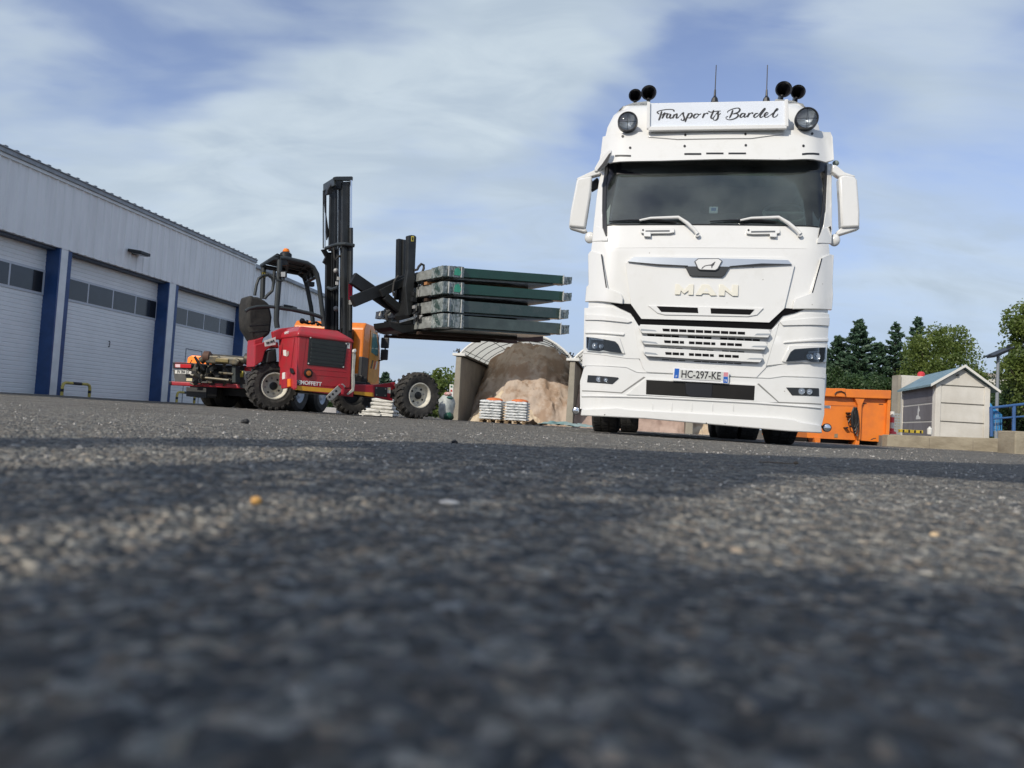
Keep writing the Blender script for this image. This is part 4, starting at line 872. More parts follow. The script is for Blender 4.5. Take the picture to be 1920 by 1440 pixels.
def build_forklift():
    T = thing('forklift', 'red truck-mounted forklift with black mast and open cage, lifting four wrapped bundles', 'forklift', FF.o, FF.yaw)
    # wheels
    hub = fp((788, 742), -.02); lug_wheel('wheel', (hub.x, .12, .42), .425, .30, T)
    lug_wheel('wheel', (hub.x-.12, 2.5, .42), .425, .30, T, s=1)
    hr = fp((516, 725), 1.0); lug_wheel('wheel', (hr.x, 1.15, .425), .43, .32, T, turn=-.02)
    # chassis arms beside the front wheels
    fprism('side_beam', zo((-250, 870), (545, 905), (700, 885), (830, 870), (850, 935), (800, 955), (800, 1110), (560, 1060), (300, 1020), (0, 960), (-280, 925)), .27, .10, M_redp, T, bevel=.008)
    fprism('side_beam', zo((60, 905), (555, 905), (560, 1050), (330, 1025), (-10, 970)), .10, .10, M_redp, T, bevel=.008)
    fprism('yellow_band', zo((300, 985), (550, 1003), (550, 1055), (300, 1022)), .096, .003, M_amberband, T, bevel=0)
    fprism('cover_plate', zo((570, 925), (728, 935), (728, 1060), (565, 1050)), .265, .004, M_frame, T, bevel=.003)
    for p in zo((588, 942), (588, 1030), (706, 955), (700, 1040)): q = fp(p, .262); MB().lathe([(.014, -.006), (.014, 0)], q, (0, 1, 0), 8).build('bolt', M_zinc, T)
    fprism('warning_sticker', zo((733, 935), (770, 938), (768, 1012), (730, 1008)), .264, .002, M_sticker, T, bevel=0); fprism('warning_mark', zo((740, 945), (763, 947), (750, 975)), .2625, .001, M_stky, T, bevel=0)
    MB().tube([(hub.x-.45, .32, .42), (hub.x+.0, .32, .42)], .09, 12).build('axle_stub', M_mast, T)
    MB().bb(hub.x-.9, hub.x+.12, .34, 1.85, .40, .56).build('cross_beam', M_redp, T, bevel=.02)
    MB().bb(hub.x-2.0, hub.x+.1, 1.72, 1.84, .36, .60).build('side_beam', M_redp, T, bevel=.01)
    MB().bb(hr.x+.45, hub.x-.75, .62, 1.72, .34, .60).build('chassis_floor', M_mast, T, bevel=.02)
    # engine cover
    x0 = fp((558, 735), .0).x; x1 = fp((659, 640), 0).x
    side = z2((350, 882), (636, 925), (628, 1172), (560, 1180), (328, 1160)) 
    fprism('engine_cover', z2((348, 884), (636, 924), (628, 1150), (622, 1175), (330, 1160)), 0, .74, M_red, T, bevel=.018)
    fprism('side_skirt', z2((326, 1150), (600, 1178), (640, 1182), (640, 1222), (560, 1212), (326, 1182)), -.012, .10, M_redp, T, bevel=.004)
    fprism('yellow_band', z2((330, 1160), (535, 1178), (535, 1200), (330, 1184)), -.016, .003, M_amberband, T, bevel=0)
    # hood lid: low pyramid with a flat top
    a0 = fp(z2((345, 888))[0], 0); a1 = fp(z2((638, 924))[0], 0)
    h0 = a0.z; h1 = a1.z; vs = [(a0.x-.02, -.02, h0-.03), (a1.x+.02, -.02, h1-.03), (a1.x+.02, .78, h1-.03), (a0.x-.02, .78, h0-.03),
        (a0.x-.02, -.02, h0+.05), (a1.x+.02, -.02, h1+.03), (a1.x+.02, .78, h1+.03), (a0.x-.02, .78, h0+.05),
        (a0.x+.07, .10, h0+.16), (a1.x-.22, .12, h1+.17), (a1.x-.22, .70, h1+.17), (a0.x+.07, .70, h0+.16)]
    fs = [(3, 2, 1, 0)]+[(i, (i+1) % 4, 4+(i+1) % 4, 4+i) for i in range(4)]+[(4+i, 4+(i+1) % 4, 8+(i+1) % 4, 8+i) for i in range(4)]+[(8, 9, 10, 11)]
    MB().add(vs, fs).build('engine_lid', M_red, T, bevel=.03, smooth=True, seg=3)
    # louvred grille
    gq = z2((404, 894), (610, 933), (600, 936), (590, 1068), (392, 1048))
    G = [z2((404, 894))[0], z2((610, 928))[0], z2((592, 1068))[0], z2((392, 1048))[0]]
    gr = fprism('side_grille', G, -.010, .02, M_dgrey, T, bevel=.004)
    def gl(u, v): 
        a = Vector(G[0]).lerp(Vector(G[1]), u); b = Vector(G[3]).lerp(Vector(G[2]), u); return tuple(a.lerp(b, v))
    for i in range(6):
        v = .12+i*.138; q = [fp(gl(.07, v), -.012), fp(gl(.95, v), -.012), fp(gl(.95, v+.095), -.012), fp(gl(.07, v+.095), -.012)]
        q[0].y = q[1].y = -.030; q[2].y = q[3].y = -.013; b = MB(); b.add([q[0], q[1], q[2], q[3], q[0]+Vector((0, .018, 0)), q[1]+Vector((0, .018, 0))], [(0, 1, 2, 3)[::-1], (0, 4, 5, 1)[::-1], (1, 5, 2)[::-1], (0, 3, 4)[::-1]]); b.build('louver', mat('louver_grey', (.07, .085, .085), .35), gr)
    for u, v in ((.03, .04), (.97, .05), (.03, .95), (.97, .95)): MB().lathe([(.012, -.006), (.012, 0)], fp(gl(u, v), -.012), (0, 1, 0), 8).build('bolt', M_sticker, gr)
    # trim lines, reflector, stickers
    q = fp(zh((620, 797))[0], -.002); MB().lathe([(.075, -.002), (.075, -.02), (.05, -.03), (.05, .0)], q, (0, 1, 0), 24).build('round_flasher', M_mast, T, smooth=True); MB().lathe([(.042, -.032), (0, -.036)], q, (0, 1, 0), 20, caps=False).build('amber_lens', mat('amber_dark', (.45, .14, .03), .3), T, smooth=True)
    fprism('safety_sticker', zh((1198, 335), (1250, 335), (1248, 430), (1195, 425)), -.003, .002, M_sticker, T, bevel=0); fprism('safety_mark', zh((1215, 352), (1235, 352), (1232, 375), (1213, 372)), -.0045, .001, M_mast, T, bevel=0)
    for a, b in (((600, 245), (525, 880)),): fprism('panel_seam', zh((a[0]-3, a[1]), (a[0]+3, a[1]), (b[0]+3, b[1]), (b[0]-3, b[1])), -.0015, .001, mat('seam_red', (.20, .008, .015), .5), T, bevel=0)
    for y in (770, 850): fprism('pressed_line', zh((600, y-60+20), (1200, y+10), (1200, y+16), (600, y-60+26)), -.004, .004, M_red, T, bevel=.003)
    # rear face of the engine cover (faces the left)
    xr = a0.x
    fprism('rear_panel', zh((180, 260), (450, 235), (440, 1030), (215, 1020), (215, 740), (180, 690)), xr-.004, .02, M_red, T, ax=0, bevel=.01)
    fprism('door_seam', zh((415, 265), (424, 265), (352, 850), (343, 850)), xr-.007, .004, mat('seam_red', (.2, .01, .02)), T, ax=0, bevel=0)
    fprism('rear_lamp', zh((230, 790), (262, 782), (262, 885), (228, 895)), xr-.03, .03, M_sticker, T, ax=0, bevel=.01); fprism('rear_lamp', zh((215, 895), (290, 880), (292, 1020), (215, 1030)), xr-.05, .05, M_redp, T, ax=0, bevel=.01)
    fprism('rear_flasher', zh((303, 885), (335, 880), (338, 1000), (305, 1010)), xr-.04, .04, M_orange, T, ax=0, bevel=.012)
    fprism('badge_sticker', zh((245, 450), (290, 450), (295, 545), (250, 530)), xr-.010, .004, M_sticker, T, ax=0, bevel=0)
    q = fp(zh((318, 505))[0], xr-.01, 0); MB().lathe([(.045, 0), (.045, -.004)], q, (1, 0, 0), 18).build('badge_disc', mat('disc_tan', (.42, .30, .26), .5, vary=.3), T)
    fprism('door_handle', zh((345, 720), (368, 722), (400, 790), (370, 812), (345, 770)), xr-.04, .03, M_mast, T, ax=0)
    # lettering
    ex = Vector((1, 0, 0)); ez = Vector((0, 0, 1))
    la = fp(zh((520, 960))[0], -.017); lb = fp(zh((798, 985))[0], -.017); ex = (lb-la).normalized()
    fprism('maker_badge', zh((440, 900), (510, 905), (505, 975), (438, 968)), -.020, .003, M_sticker, T, bevel=0)
    C_ = [fp(p, -.022) for p in zh((495, 920), (470, 912), (448, 925), (456, 942), (485, 942), (492, 955), (470, 966), (445, 958))]
    MB().tube(C_, .009, 6).build('maker_emblem', mat('navy', (.01, .012, .04), .5), T)
    c = fp(zh((668, 952))[0], -.022); put_text('side_lettering', 'MOFFETT', .086, c, ex, (0, 0, 1), mat('letter_white', (.75, .74, .72), .5), T, thick=.003, sx=.98)
    c = fp(zh((300, 192))[0], xr-.026, 0); put_text('side_lettering', 'MOFFETT', .055, c, (0, -1, .02), (0, 0, 1), mat('letter_white', (.75, .74, .72)), T, thick=.002, sx=.8)
    # lifting bracket
    br = z2((495, 1222), (510, 1205), (565, 1155), (585, 1150), (600, 1165), (590, 1180), (530, 1238), (510, 1242))
    b = fprism('support_link', br, -.06, .03, M_zinc, T, bevel=.006)
    for p in z2((512, 1222), (530, 1207), (548, 1190)): MB().lathe([(.020, -.002), (0, -.003)], fp(p, -.060), (0, 1, 0), 12, caps=False).build('hole', M_mast, b)
    fprism('tie_hook', z2((588, 1160), (596, 1180), (590, 1210), (578, 1208), (580, 1180), (560, 1160), (570, 1150)), -.09, .03, M_redp, T, bevel=.008)
    strap = z2((650, 965), (655, 1000), (648, 1080), (650, 1150), (645, 1190), (612, 1212), (606, 1205), (634, 1180), (634, 1100), (638, 1010), (640, 975))
    fprism('tie_strap', strap, -.06, .02, mat('webbing', (.55, .54, .48), .9, vary=.3, vscale=12), T, bevel=.004); fprism('strap_knot', z2((642, 965), (656, 962), (660, 975), (650, 985), (640, 980)), -.09, .05, M_sticker, T, bevel=.01)
    # rear fender and battery box
    fprism('fender', zh((-185, 300), (-40, 250), (-60, 330), (-120, 470), (-150, 620), (-185, 680), (-190, 480)), 1.0, .35, M_red, T, bevel=.015)
    fprism('fender', z2((110, 940), (165, 925), (235, 925), (240, 960), (200, 950), (165, 975), (150, 1030), (105, 1060), (108, 1000)), .95, .40, M_red, T, bevel=.015)
    fprism('hood_hinge', z2((208, 870), (250, 852), (350, 840), (345, 905), (300, 915), (215, 910)), .70, .12, M_red, T, bevel=.015)
    fprism('hydraulic_tank', z2((180, 975), (225, 960), (230, 1030), (170, 1040)), .95, .3, M_dgrey, T, bevel=.02)
    # plate
    npl = fprism('number_plate', z2((162, 918), (222, 898), (222, 940), (165, 950)), .60, .015, M_sticker, T, bevel=.002)
    P = [fp(p, .597) for p in z2((162, 918), (222, 898))]; c = fp(z2((193, 926))[0], .596); put_text('plate_text', 'DM-128-PJ', .052, c, P[1]-P[0], (0, 0, 1), M_mast, npl, thick=.002, sx=.62)
    # seat
    st = z2((85, 668), (105, 680), (130, 682), (165, 700), (190, 720), (205, 790), (195, 880), (160, 905), (120, 925), (95, 880), (75, 850), (70, 790), (72, 720))
    fprism('operator_seat', st, 1.05, .5, mat('seat_black', (.012, .012, .012), .8, col2=(.035, .033, .030), vscale=5, bump=.8, bscale=7), T, bevel=.06, smooth=True)
    for y in (745, 835, 870): fprism('seat_piping', z2((78, y), (195, y-8), (196, y-3), (78, y+5)), 1.045, .01, M_mast, T, bevel=.004)
    # cage
    def tb(pts, c, r, name='cage_tube', m=M_frame, par=T): return MB().tube([fp(p, cc, 1) for p, cc in zip(pts, c if isinstance(c, (list, tuple)) else [c]*len(pts))], r, 10).build(name, m, par, smooth=True)
    yn, yf = .78, 1.62
    tb(zc((480, 1240), (465, 1130), (475, 900), (505, 520), (515, 330), (520, 220)), yn, .045)                 # near rear post
    tb(zc((255, 800), (262, 560), (275, 330)), yf, .045)                        # far rear post
    tb(zc((1180, 1220), (1150, 960), (1110, 620), (1075, 430), (1020, 330), (930, 270), (620, 200), (520, 190)), yn, .040)   # near hoop
    tb(zc((1020, 1190), (985, 920), (925, 610), (880, 480), (800, 420), (640, 390), (320, 330), (240, 305)), yf, .040)     # far hoop
    P1 = [fp(p, yn) for p in zc((475, 150), (640, 215), (930, 285), (1020, 350), (1080, 470))]; P2 = [fp(p, yf) for p in zc((240, 300), (620, 385), (800, 425), (870, 480), (905, 560))]
    vs = P1+P2+[p+Vector((0, 0, .012)) for p in P1+P2]; fs = [(i, i+1, 6+i, 5+i) for i in range(4)]+[(10+i, 15+i, 16+i, 11+i) for i in range(4)]
    rf = MB()
    for i in range(4):
        a, b, c_, d = P1[i], P1[i+1], P2[i+1], P2[i]
        rf.beam(a, d, .05, .03); 
        for t in (.33, .66): rf.beam(a.lerp(d, t), b.lerp(c_, t), .04, .025)
    rf.beam(P1[4], P2[4], .05, .03)
    rf.build('roof_guard', M_frame, T)
    up = Vector((0, 0, .035)); MB().add([p+up for p in P1+P2], [(i, 5+i, 6+i, i+1) for i in range(4)]).build('roof_sheet', mat('roof_sheet', (.07, .075, .075), .5, vary=.4, vscale=4), T)
    fprism('roof_edge', zc((225, 300), (460, 135), (520, 190), (520, 215), (430, 215), (250, 320)), yn+.02, .05, M_frame, T, bevel=.006)
    tb(zc((470, 930), (700, 965), (1000, 1030), (1190, 1095)), yn, .034, 'side_rail')
    tb(zc((0, 990), (60, 950), (180, 920), (330, 915), (470, 930)), yn, .028, 'side_rail')
    tb(zc((140, 750), (165, 600), (200, 500), (260, 455), (340, 445), (400, 490), (425, 560), (405, 680), (320, 760), (290, 800)), 1.3, .026, 'arm_hoop')
    tb(zc((437, 385), (430, 470), (425, 560)), 1.3, .03, 'arm_hoop')
    c = fp(zc((610, 130))[0], 1.0); MB().lathe([(.10, -.06), (.10, .0), (.07, .03)], c, (0, 0, 1), 18).build('beacon_base', M_mast, T, smooth=True); MB().lathe([(.055, .02), (.06, .05), (.04, .09), (0, .10)], c, (0, 0, 1), 18).build('beacon', M_orange, T, smooth=True)
    fprism('beacon_bracket', zc((525, 170), (630, 170), (640, 300), (520, 300)), yn-.02, .10, M_mast, T)
    fprism('work_light', zc((515, 390), (630, 385), (628, 480), (520, 478)), yn-.12, .08, M_dgrey, T, bevel=.01); fprism('work_light_lens', zc((535, 400), (600, 398), (598, 470), (538, 470)), yn-.125, .004, M_sticker, T, bevel=0)
    tb(zc((455, 480), (480, 530), (560, 530), (580, 490)), yn-.1, .018, 'light_bracket')
    for a, b in (((900, 320), (870, 420)), ((1000, 540), (980, 620))): fprism('work_light', zc((a[0]-35, a[1]), (a[0]+45, a[1]+10), (b[0]+60, b[1]), (b[0]-20, b[1]-10)), 1.2, .1, M_mast, T, bevel=.012)
    fprism('post_sticker', zc((252, 400), (302, 400), (298, 480), (250, 478)), yf-.055, .002, M_stky, T, bevel=0); put_text('post_lettering', 'S', .14, fp(zc((276, 440))[0], yf-.06), (1, 0, 0), (0, 0, 1), M_mast, T)
    # controls
    cl = MB(); 
    for p, r_ in zip(z2((365, 812), (390, 815), (420, 822), (450, 830)), (.05, .03, .035, .03)): cl.sphere(fp(p, .9), r_, 10, 8)
    cl.tube([fp(p, .9) for p in z2((360, 815), (400, 826), (440, 818), (470, 836))], .02, 6); cl.build('control_levers', M_mast, T, smooth=True)
    # ---- mast
    def rail(pts, c, dep, m=M_mast, name='mast_rail', bevel=.004): return fprism(name, pts, c, dep, m, T, bevel=bevel)
    yn, yf = .72, 1.50
    rail(z2((583, 60), (625, 58), (632, 300), (634, 560), (632, 1100), (596, 1100), (590, 500), (584, 300)), yn+.03, .07, M_dgrey)       # near inner rail
    rail(zm2((575, 20), (640, 20), (640, 440), (625, 2100), (555, 2100), (565, 600)), yn, .06, M_dgrey)     # near outer rail
    rail(zm2((205, 120), (310, 120), (305, 600), (285, 2100), (185, 2100)), yf, .08, M_mast)
    rail(zm1((290, 300), (380, 280), (360, 1440), (270, 1440)), yf-.02, .07, M_dgrey)
    rail(zm1((170, 370), (215, 370), (215, 800), (265, 1150), (225, 1250), (200, 800)), yf+.02, .05, M_mast, 'hose_guide')
    for (x0, x1, cc) in ((330, 380, 1.35), (385, 445, 1.25), (455, 500, 1.08), (505, 545, .95)): rail(zm2((x0, 60), (x1, 60), (x1-25, 2100), (x0-25, 2100)), cc, .05, M_dgrey if x0 in (385, 505) else M_mast, 'mast_channel')
    rail(zm2((290, 50), (575, 50), (560, 2000), (280, 2000)), 1.42, .04, M_mast, 'mast_back_plate')
    rail(zm1((375, 320), (418, 320), (415, 1440), (365, 1440)), 1.30, .05, M_mast, 'mast_channel'); rail(zm1((440, 330), (482, 330), (478, 1440), (436, 1440)), 1.12, .05, M_mast, 'mast_channel')
    for (x0, yy0, yy1, cc, r_, m_) in ((432, 340, 930, 1.2, .012, M_steel), (500, 335, 895, 1.0, .020, M_steel), (655, 175, 1030, .70, .020, M_steel), (155, 360, 1400, 1.62, .012, M_mast), (190, 760, 1400, 1.55, .012, M_steel)):
        MB().tube([fp(p, cc) for p in zm1((x0, yy0), (x0-(5 if m_ is M_steel else 0), yy1))], r_, 8).build('lift_rod', m_, T, smooth=True)
    MB().tube([fp(p, 1.0) for p in zm1((500, 890), (495, 1420))]+[fp(zm2((480, 1400))[0], 1.0)], .035, 12).build('lift_cylinder', M_dgrey, T, smooth=True)
    MB().tube([fp(p, .72) for p in zm1((655, 1030), (655, 1440))]+[fp(zm2((600, 1440))[0], .72)], .036, 12).build('lift_cylinder', M_dgrey, T, smooth=True)
    for x0, cc in ((425, 1.02), (545, .86)): MB().tube([fp(p, cc) for p in zm2((x0, 30), (x0-8, 700), (x0-14, 1420))], .014, 8).build('hydraulic_pipe', M_steel if x0 == 425 else M_mast, T, smooth=True)
    # crossheads
    MB().prism([fp(zm1((150, 240))[0], yf+.1), fp(zm1((150, 370))[0], yf+.1), fp(zm1((350, 270))[0], yn+.1), fp(zm1((350, 115))[0], yn+.1)], (.05, .0, 0)).build('crosshead', M_frame, T, bevel=.012)
    fprism('crosshead', zm1((345, 112), (400, 102), (680, 100), (694, 120), (690, 180), (370, 175)), yn, .06, M_frame, T, bevel=.015)
    fprism('crosshead', zm1((330, 170), (520, 165), (520, 330), (380, 330), (300, 420), (220, 430), (230, 350)), yn+.3, .1, M_mast, T, bevel=.01)
    MB().tube([fp(p, c_) for p, c_ in zip(zm1((200, 1400), (330, 1350), (420, 1325), (560, 1320), (712, 1350)), (1.5, 1.2, .85, .68, .66))], .034, 10).build('mast_band', M_frame, T, smooth=True)
    MB().tube([fp(p, c_) for p, c_ in zip(zm2((230, 715), (300, 745), (400, 710)), (1.5, 1.3, 1.1))], .035, 8).build('mast_crossbar', M_frame, T)
    MB().tube([fp(p, 1.0) for p in zm2((320, 40), (330, 200), (350, 240), (400, 190), (480, 165), (560, 180), (600, 220), (600, 400), (560, 620))], .020, 8).build('hose', M_rubber, T, smooth=True)
    for p in zm2((360, 430), (360, 1070)): MB().sphere(fp(p, 1.2), .05, 12, 8).build('pulley', M_zinc, T, smooth=True)
    fprism('hose_bracket', zm2((120, 70), (190, 60), (240, 130), (215, 240), (205, 330), (145, 280), (190, 190)), 1.5, .06, M_mast, T)
    rs = fprism('red_decal', zm2((575, 625), (632, 640), (630, 920), (572, 915)), yn-.045, .002, mat('decal_red', (.45, .02, .06), .5), T, bevel=0)
    A, B_ = fp(zm2((603, 905))[0], yn-.05), fp(zm2((605, 650))[0], yn-.05); put_text('decal_lettering', 'MOFFETT', .075, (A+B_)/2, B_-A, (-1, 0, 0), mat('decal_dark', (.10, .01, .02)), rs, sx=.8)
    fprism('decal', zm2((577, 925), (632, 925), (628, 1000), (574, 998)), yn-.045, .002, M_sticker, T, bevel=0)
    for p in zm2((400, 560), (375, 640)): q = fp(p, .9); MB().box(q, (.05, .01, .06)).build('decal', M_sticker, T)
    # ---- scissor reach
    def bar(a, b, c, w, m=M_mast, name='reach_arm'):
        A = fp(a, c); B = fp(b, c); return MB().beam(A, B, .10, w, up=(0, 0, 1)).build(name, m, T, bevel=.008)
    for c in (.45, 1.0):
        bar(zp((-128, 598))[0], zp((540, 1060))[0], c+.06, .22); bar(zp((-128, 888))[0], zp((530, 620))[0], c-.05, .20, M_mast if c < 1 else M_dgrey)
    MB().tube([fp(zp((170, 785))[0], .35), fp(zp((170, 785))[0], .35)+Vector((0, .8, 0))], .07, 14).build('reach_pivot', M_mast, T, smooth=True)
    bar(zp((215, 790))[0], zp((525, 630))[0], .36, .14, M_dgrey, 'reach_cover'); bar(zp((270, 820))[0], zp((520, 1040))[0], .36, .14, M_dgrey, 'reach_cover')
    # ---- carriage
    fprism('carriage_post', zp((560, 75), (600, 68), (640, 72), (662, 90), (640, 600), (630, 800), (600, 1050), (555, 1060), (525, 700), (555, 500)), -.18, .10, M_dgrey, T, bevel=.012)
    fprism('carriage_post', zp((440, 112), (500, 122), (500, 600), (490, 860), (410, 860), (432, 560)), .50, .10, M_mast, T, bevel=.008); fprism('carriage_post', zp((502, 122), (532, 130), (528, 600), (500, 860), (495, 600)), .45, .05, M_dgrey, T, bevel=.006)
    fprism('post_sticker', zp((598, 82), (630, 84), (628, 148), (596, 146)), -.188, .004, M_stky, T, bevel=0); fprism('post_mark', zp((606, 95), (621, 96), (620, 135), (605, 134)), -.192, .002, M_mast, T, bevel=0)
    fprism('carriage_plate', zp((615, 600), (740, 720), (800, 740), (815, 1000), (800, 1120), (740, 1180), (600, 1160), (560, 1040), (610, 850)), -.06, .5, M_mast, T, bevel=.01)
    fprism('carriage_plate', zp((740, 730), (805, 735), (825, 1010), (800, 1120), (750, 1130), (770, 900)), -.26, .10, M_dgrey, T, bevel=.01)
    r = random.Random(5)
    for k in range(26):
        x = r.uniform(610, 790); y = r.uniform(640, 1150); p = fp(zp((x, y))[0], r.uniform(-.32, -.2)); b = MB()
        if k % 2: b.lathe([(.022, 0), (.022, .07), (.012, .09)], p, (r.choice([1, 0]), r.uniform(-.3, .3), r.choice([1, .2])), 8)
        else: b.box(p, (r.uniform(.04, .11), r.uniform(.03, .1), r.uniform(.04, .12)))
        b.build('valve', (M_dgrey, M_zinc, M_mast)[k % 3], T, bevel=.004)
    MB().tube([fp(p, -.2) for p in zp((640, 500), (670, 495), (690, 455), (720, 425), (750, 440), (750, 480), (730, 530), (705, 590), (700, 640))], .022, 10).build('hose', M_rubber, T, smooth=True)
    MB().tube([fp(p, .3) for p in zp((440, 570), (405, 610), (385, 650), (370, 760), (380, 820))], .018, 8).build('hose', M_rubber, T, smooth=True)
    MB().tube([fp(p, .2) for p in zp((330, 1000), (285, 1040), (300, 1110), (350, 1150), (430, 1160))], .03, 8).build('hose', M_rubber, T, smooth=True)
    for o_ in (0, 14): MB().tube([fp(p, -.28) for p in zp((450, 1130+o_), (560, 1100+o_), (640, 1075+o_), (700, 1030+o_))], .010, 6).build('hydraulic_pipe', M_steel, T, smooth=True)
    fprism('carriage_foot', zp((330, 1130), (480, 1180), (760, 1150), (760, 1240), (490, 1275), (400, 1240), (340, 1200)), -.1, .6, M_mast, T, bevel=.01)
    # ---- forks
    M_fork = mat('fork_brown', (.10, .042, .032), .6, vary=.4, vscale=3)
    fprism('fork', z3((485, 690), (1290, 755), (1292, 795), (1120, 788), (480, 718)), .14, .14, M_fork, T, bevel=.004)
    fprism('fork', z3((335, 712), (500, 708), (1116, 775), (1116, 806), (330, 742)), .72, .14, M_fork, T, bevel=.004)
    return T
fork = build_forklift()

# ------------------------------------------------------------------ the lifted bundles
M_grn = mat('bundle_green', (.003, .040, .022), .22, col2=(.006, .058, .034), vscale=2.4, coat=.3, bump=.3, bscale=5)
M_gry = mat('bundle_grey', (.085, .115, .10), .30, vary=.4, vscale=2.6, coat=.3)
M_wrap = mat('stretch_film', (.26, .29, .285), .15, col2=(.045, .075, .068), vscale=8, bump=.8, bscale=16, coat=.8, contrast=(.44, .58), stretch=(2.2, 1, .8))
M_film = mat('film_light', (.27, .285, .27), .3, vary=.45, vscale=6, bump=.4, bscale=14)
M_wood = mat('raw_wood', (.42, .20, .08), .7, vary=.35, vscale=6)
def bundle(k, label, yt, yb, xr, body, patch):
    """one wrapped stack: yt/yb near-face top and bottom (zoom-3 pixels at x=740), xr right end"""
    c0, L_ = -1.02, (1.27 if k < 2 else 2.36)
    A = fp(z3((612, yt-5))[0], c0); Bp = fp(z3((xr, yt+62))[0], c0); lo = fp(z3((740, yb))[0], c0); hi = fp(z3((740, yt))[0], c0); th = (hi.z-lo.z)*1.22
    o = FF.o + FF.e[0]*A.x + FF.e[1]*c0 + Vector((0, 0, A.z-th)); t = thing('panel_bundle', label, 'bundle', o, FF.yaw, 'wrapped panel bundles on the forks')
    L = Bp.x-A.x; sl_ = (Bp.z-A.z)/L
    def sh(mb):
        mb.v = [(x, y, z+x*sl_) for x, y, z in mb.v]; return mb
    def wavy(x0, x1, y0, y1, z0, z1, amp, name, m, par, nx=14, ny=10):
        r = random.Random(int(x0*100)+k*7+int(y0*10)); bm = bmesh.new()
        bmesh.ops.create_cube(bm, size=1); bmesh.ops.subdivide_edges(bm, edges=bm.edges[:], cuts=nx, use_grid_fill=True)
        for v in bm.verts:
            x = x0+(v.co.x+.5)*(x1-x0); y = y0+(v.co.y+.5)*(y1-y0); z = z0+(v.co.z+.5)*(z1-z0)
            ex_ = abs(v.co.x)*2; ey = abs(v.co.y)*2; ez_ = abs(v.co.z)*2
            z += r.uniform(-1, 1)*amp; y += r.uniform(-1, 1)*amp; x += r.uniform(-1, 1)*amp
            v.co = (x, y, z+x*sl_)
        me = bpy.data.meshes.new(name); bm.to_mesh(me); bm.free(); return finish(name, me, m, par, smooth=True, angle=55)
    wl = .42
    b = sh(MB().bb(wl*.6, L-.16, .02, L_-.02, .012, th*.94)).build('panel_stack', body, t, bevel=.008)
    wavy(-.0, wl, -.02, .34, 0, th, .0045, 'wrapped_end', M_wrap, t)
    wavy(L-.20, L+.02, -.005, .30, th*.10, th*.82, .006, 'wrapped_end', M_wrap, t, nx=8)
    wavy(.01, .34, .30, L_-.30, th*.06, th*.92, .004, 'film_side', M_film, t, nx=10)
    wavy(0, .3, L_-.36, L_, th*.16, th*.80, .007, 'wrapped_end', M_wrap, t, nx=8)
    sh(MB().bb(.30, L-.35, .1, L_-.1, -.022, .008)).build('bottom_sheet', M_film if k < 2 else M_gry, t)
    for y in ((.55, 1.05) if k < 2 else (.8, 1.5, 2.0)): sh(MB().bb(.05, L-.6, y, y+.10, -.075, -.024)).build('wood_runner', M_wood if k == 0 else mat('shaded_wood', (.045, .025, .016), .8, vary=.3), t)  # lower runners darkened to paint in the shade beneath the bundles
    r = random.Random(k+3); s_ = MB(); x = wl-.02                                      # straps and creases in the stretch wrap
    for x in (.36, L-.22): s_.bb(x, x+.014, -.032, -.024, .0, th*.98)
    sh(s_.bb(.10, .118, -.034, -.026, .01, th)).build('strap', M_sticker, t)
    if patch == 1: sh(MB().prism([(.22, -.030, th*.2), (.33, -.030, th*.15), (.37, -.030, th*.45), (.30, -.030, th*.9), (.23, -.030, th*.75)], (0, .004, 0))).build('teal_label', mat('teal_label', (.06, .40, .26), .4, vary=.3, vscale=20), t)
    if patch == 2: sh(MB().bb(.0, .16, L_-.02, L_-.016, th*.2, th*.7)).build('white_label', M_sticker, t)
    # labels on the far left ends
    if k >= 2: sh(MB().bb(-.008, -.004, L_-.26, L_-.04, th*.2, th*.78)).build('end_label', M_sticker, t)
    if k == 3: sh(MB().bb(-.010, -.005, L_-.42, L_-.29, th*.2, th*.75)).build('blue_label', mat('label_blue', (.02, .10, .45), .4), t)
    return t
bundle(0, 'topmost wrapped bundle of dark green panels on the raised forks, teal label at its corner', 285, 345, 1480, M_grn, 1)
bundle(1, 'second wrapped bundle from the top on the forks, dark green with a teal label', 392, 458, 1478, M_grn, 1)
bundle(2, 'third wrapped bundle from the top on the forks, grey top edge and dark green below', 505, 578, 1458, mat('bundle_green_grey', (.016, .045, .035), .25, col2=(.05, .07, .06), vscale=3, coat=.4), 0)
bundle(3, 'lowest wrapped bundle lying directly on the forks, grey plastic all along its side', 607, 682, 1462, M_gry, 2)
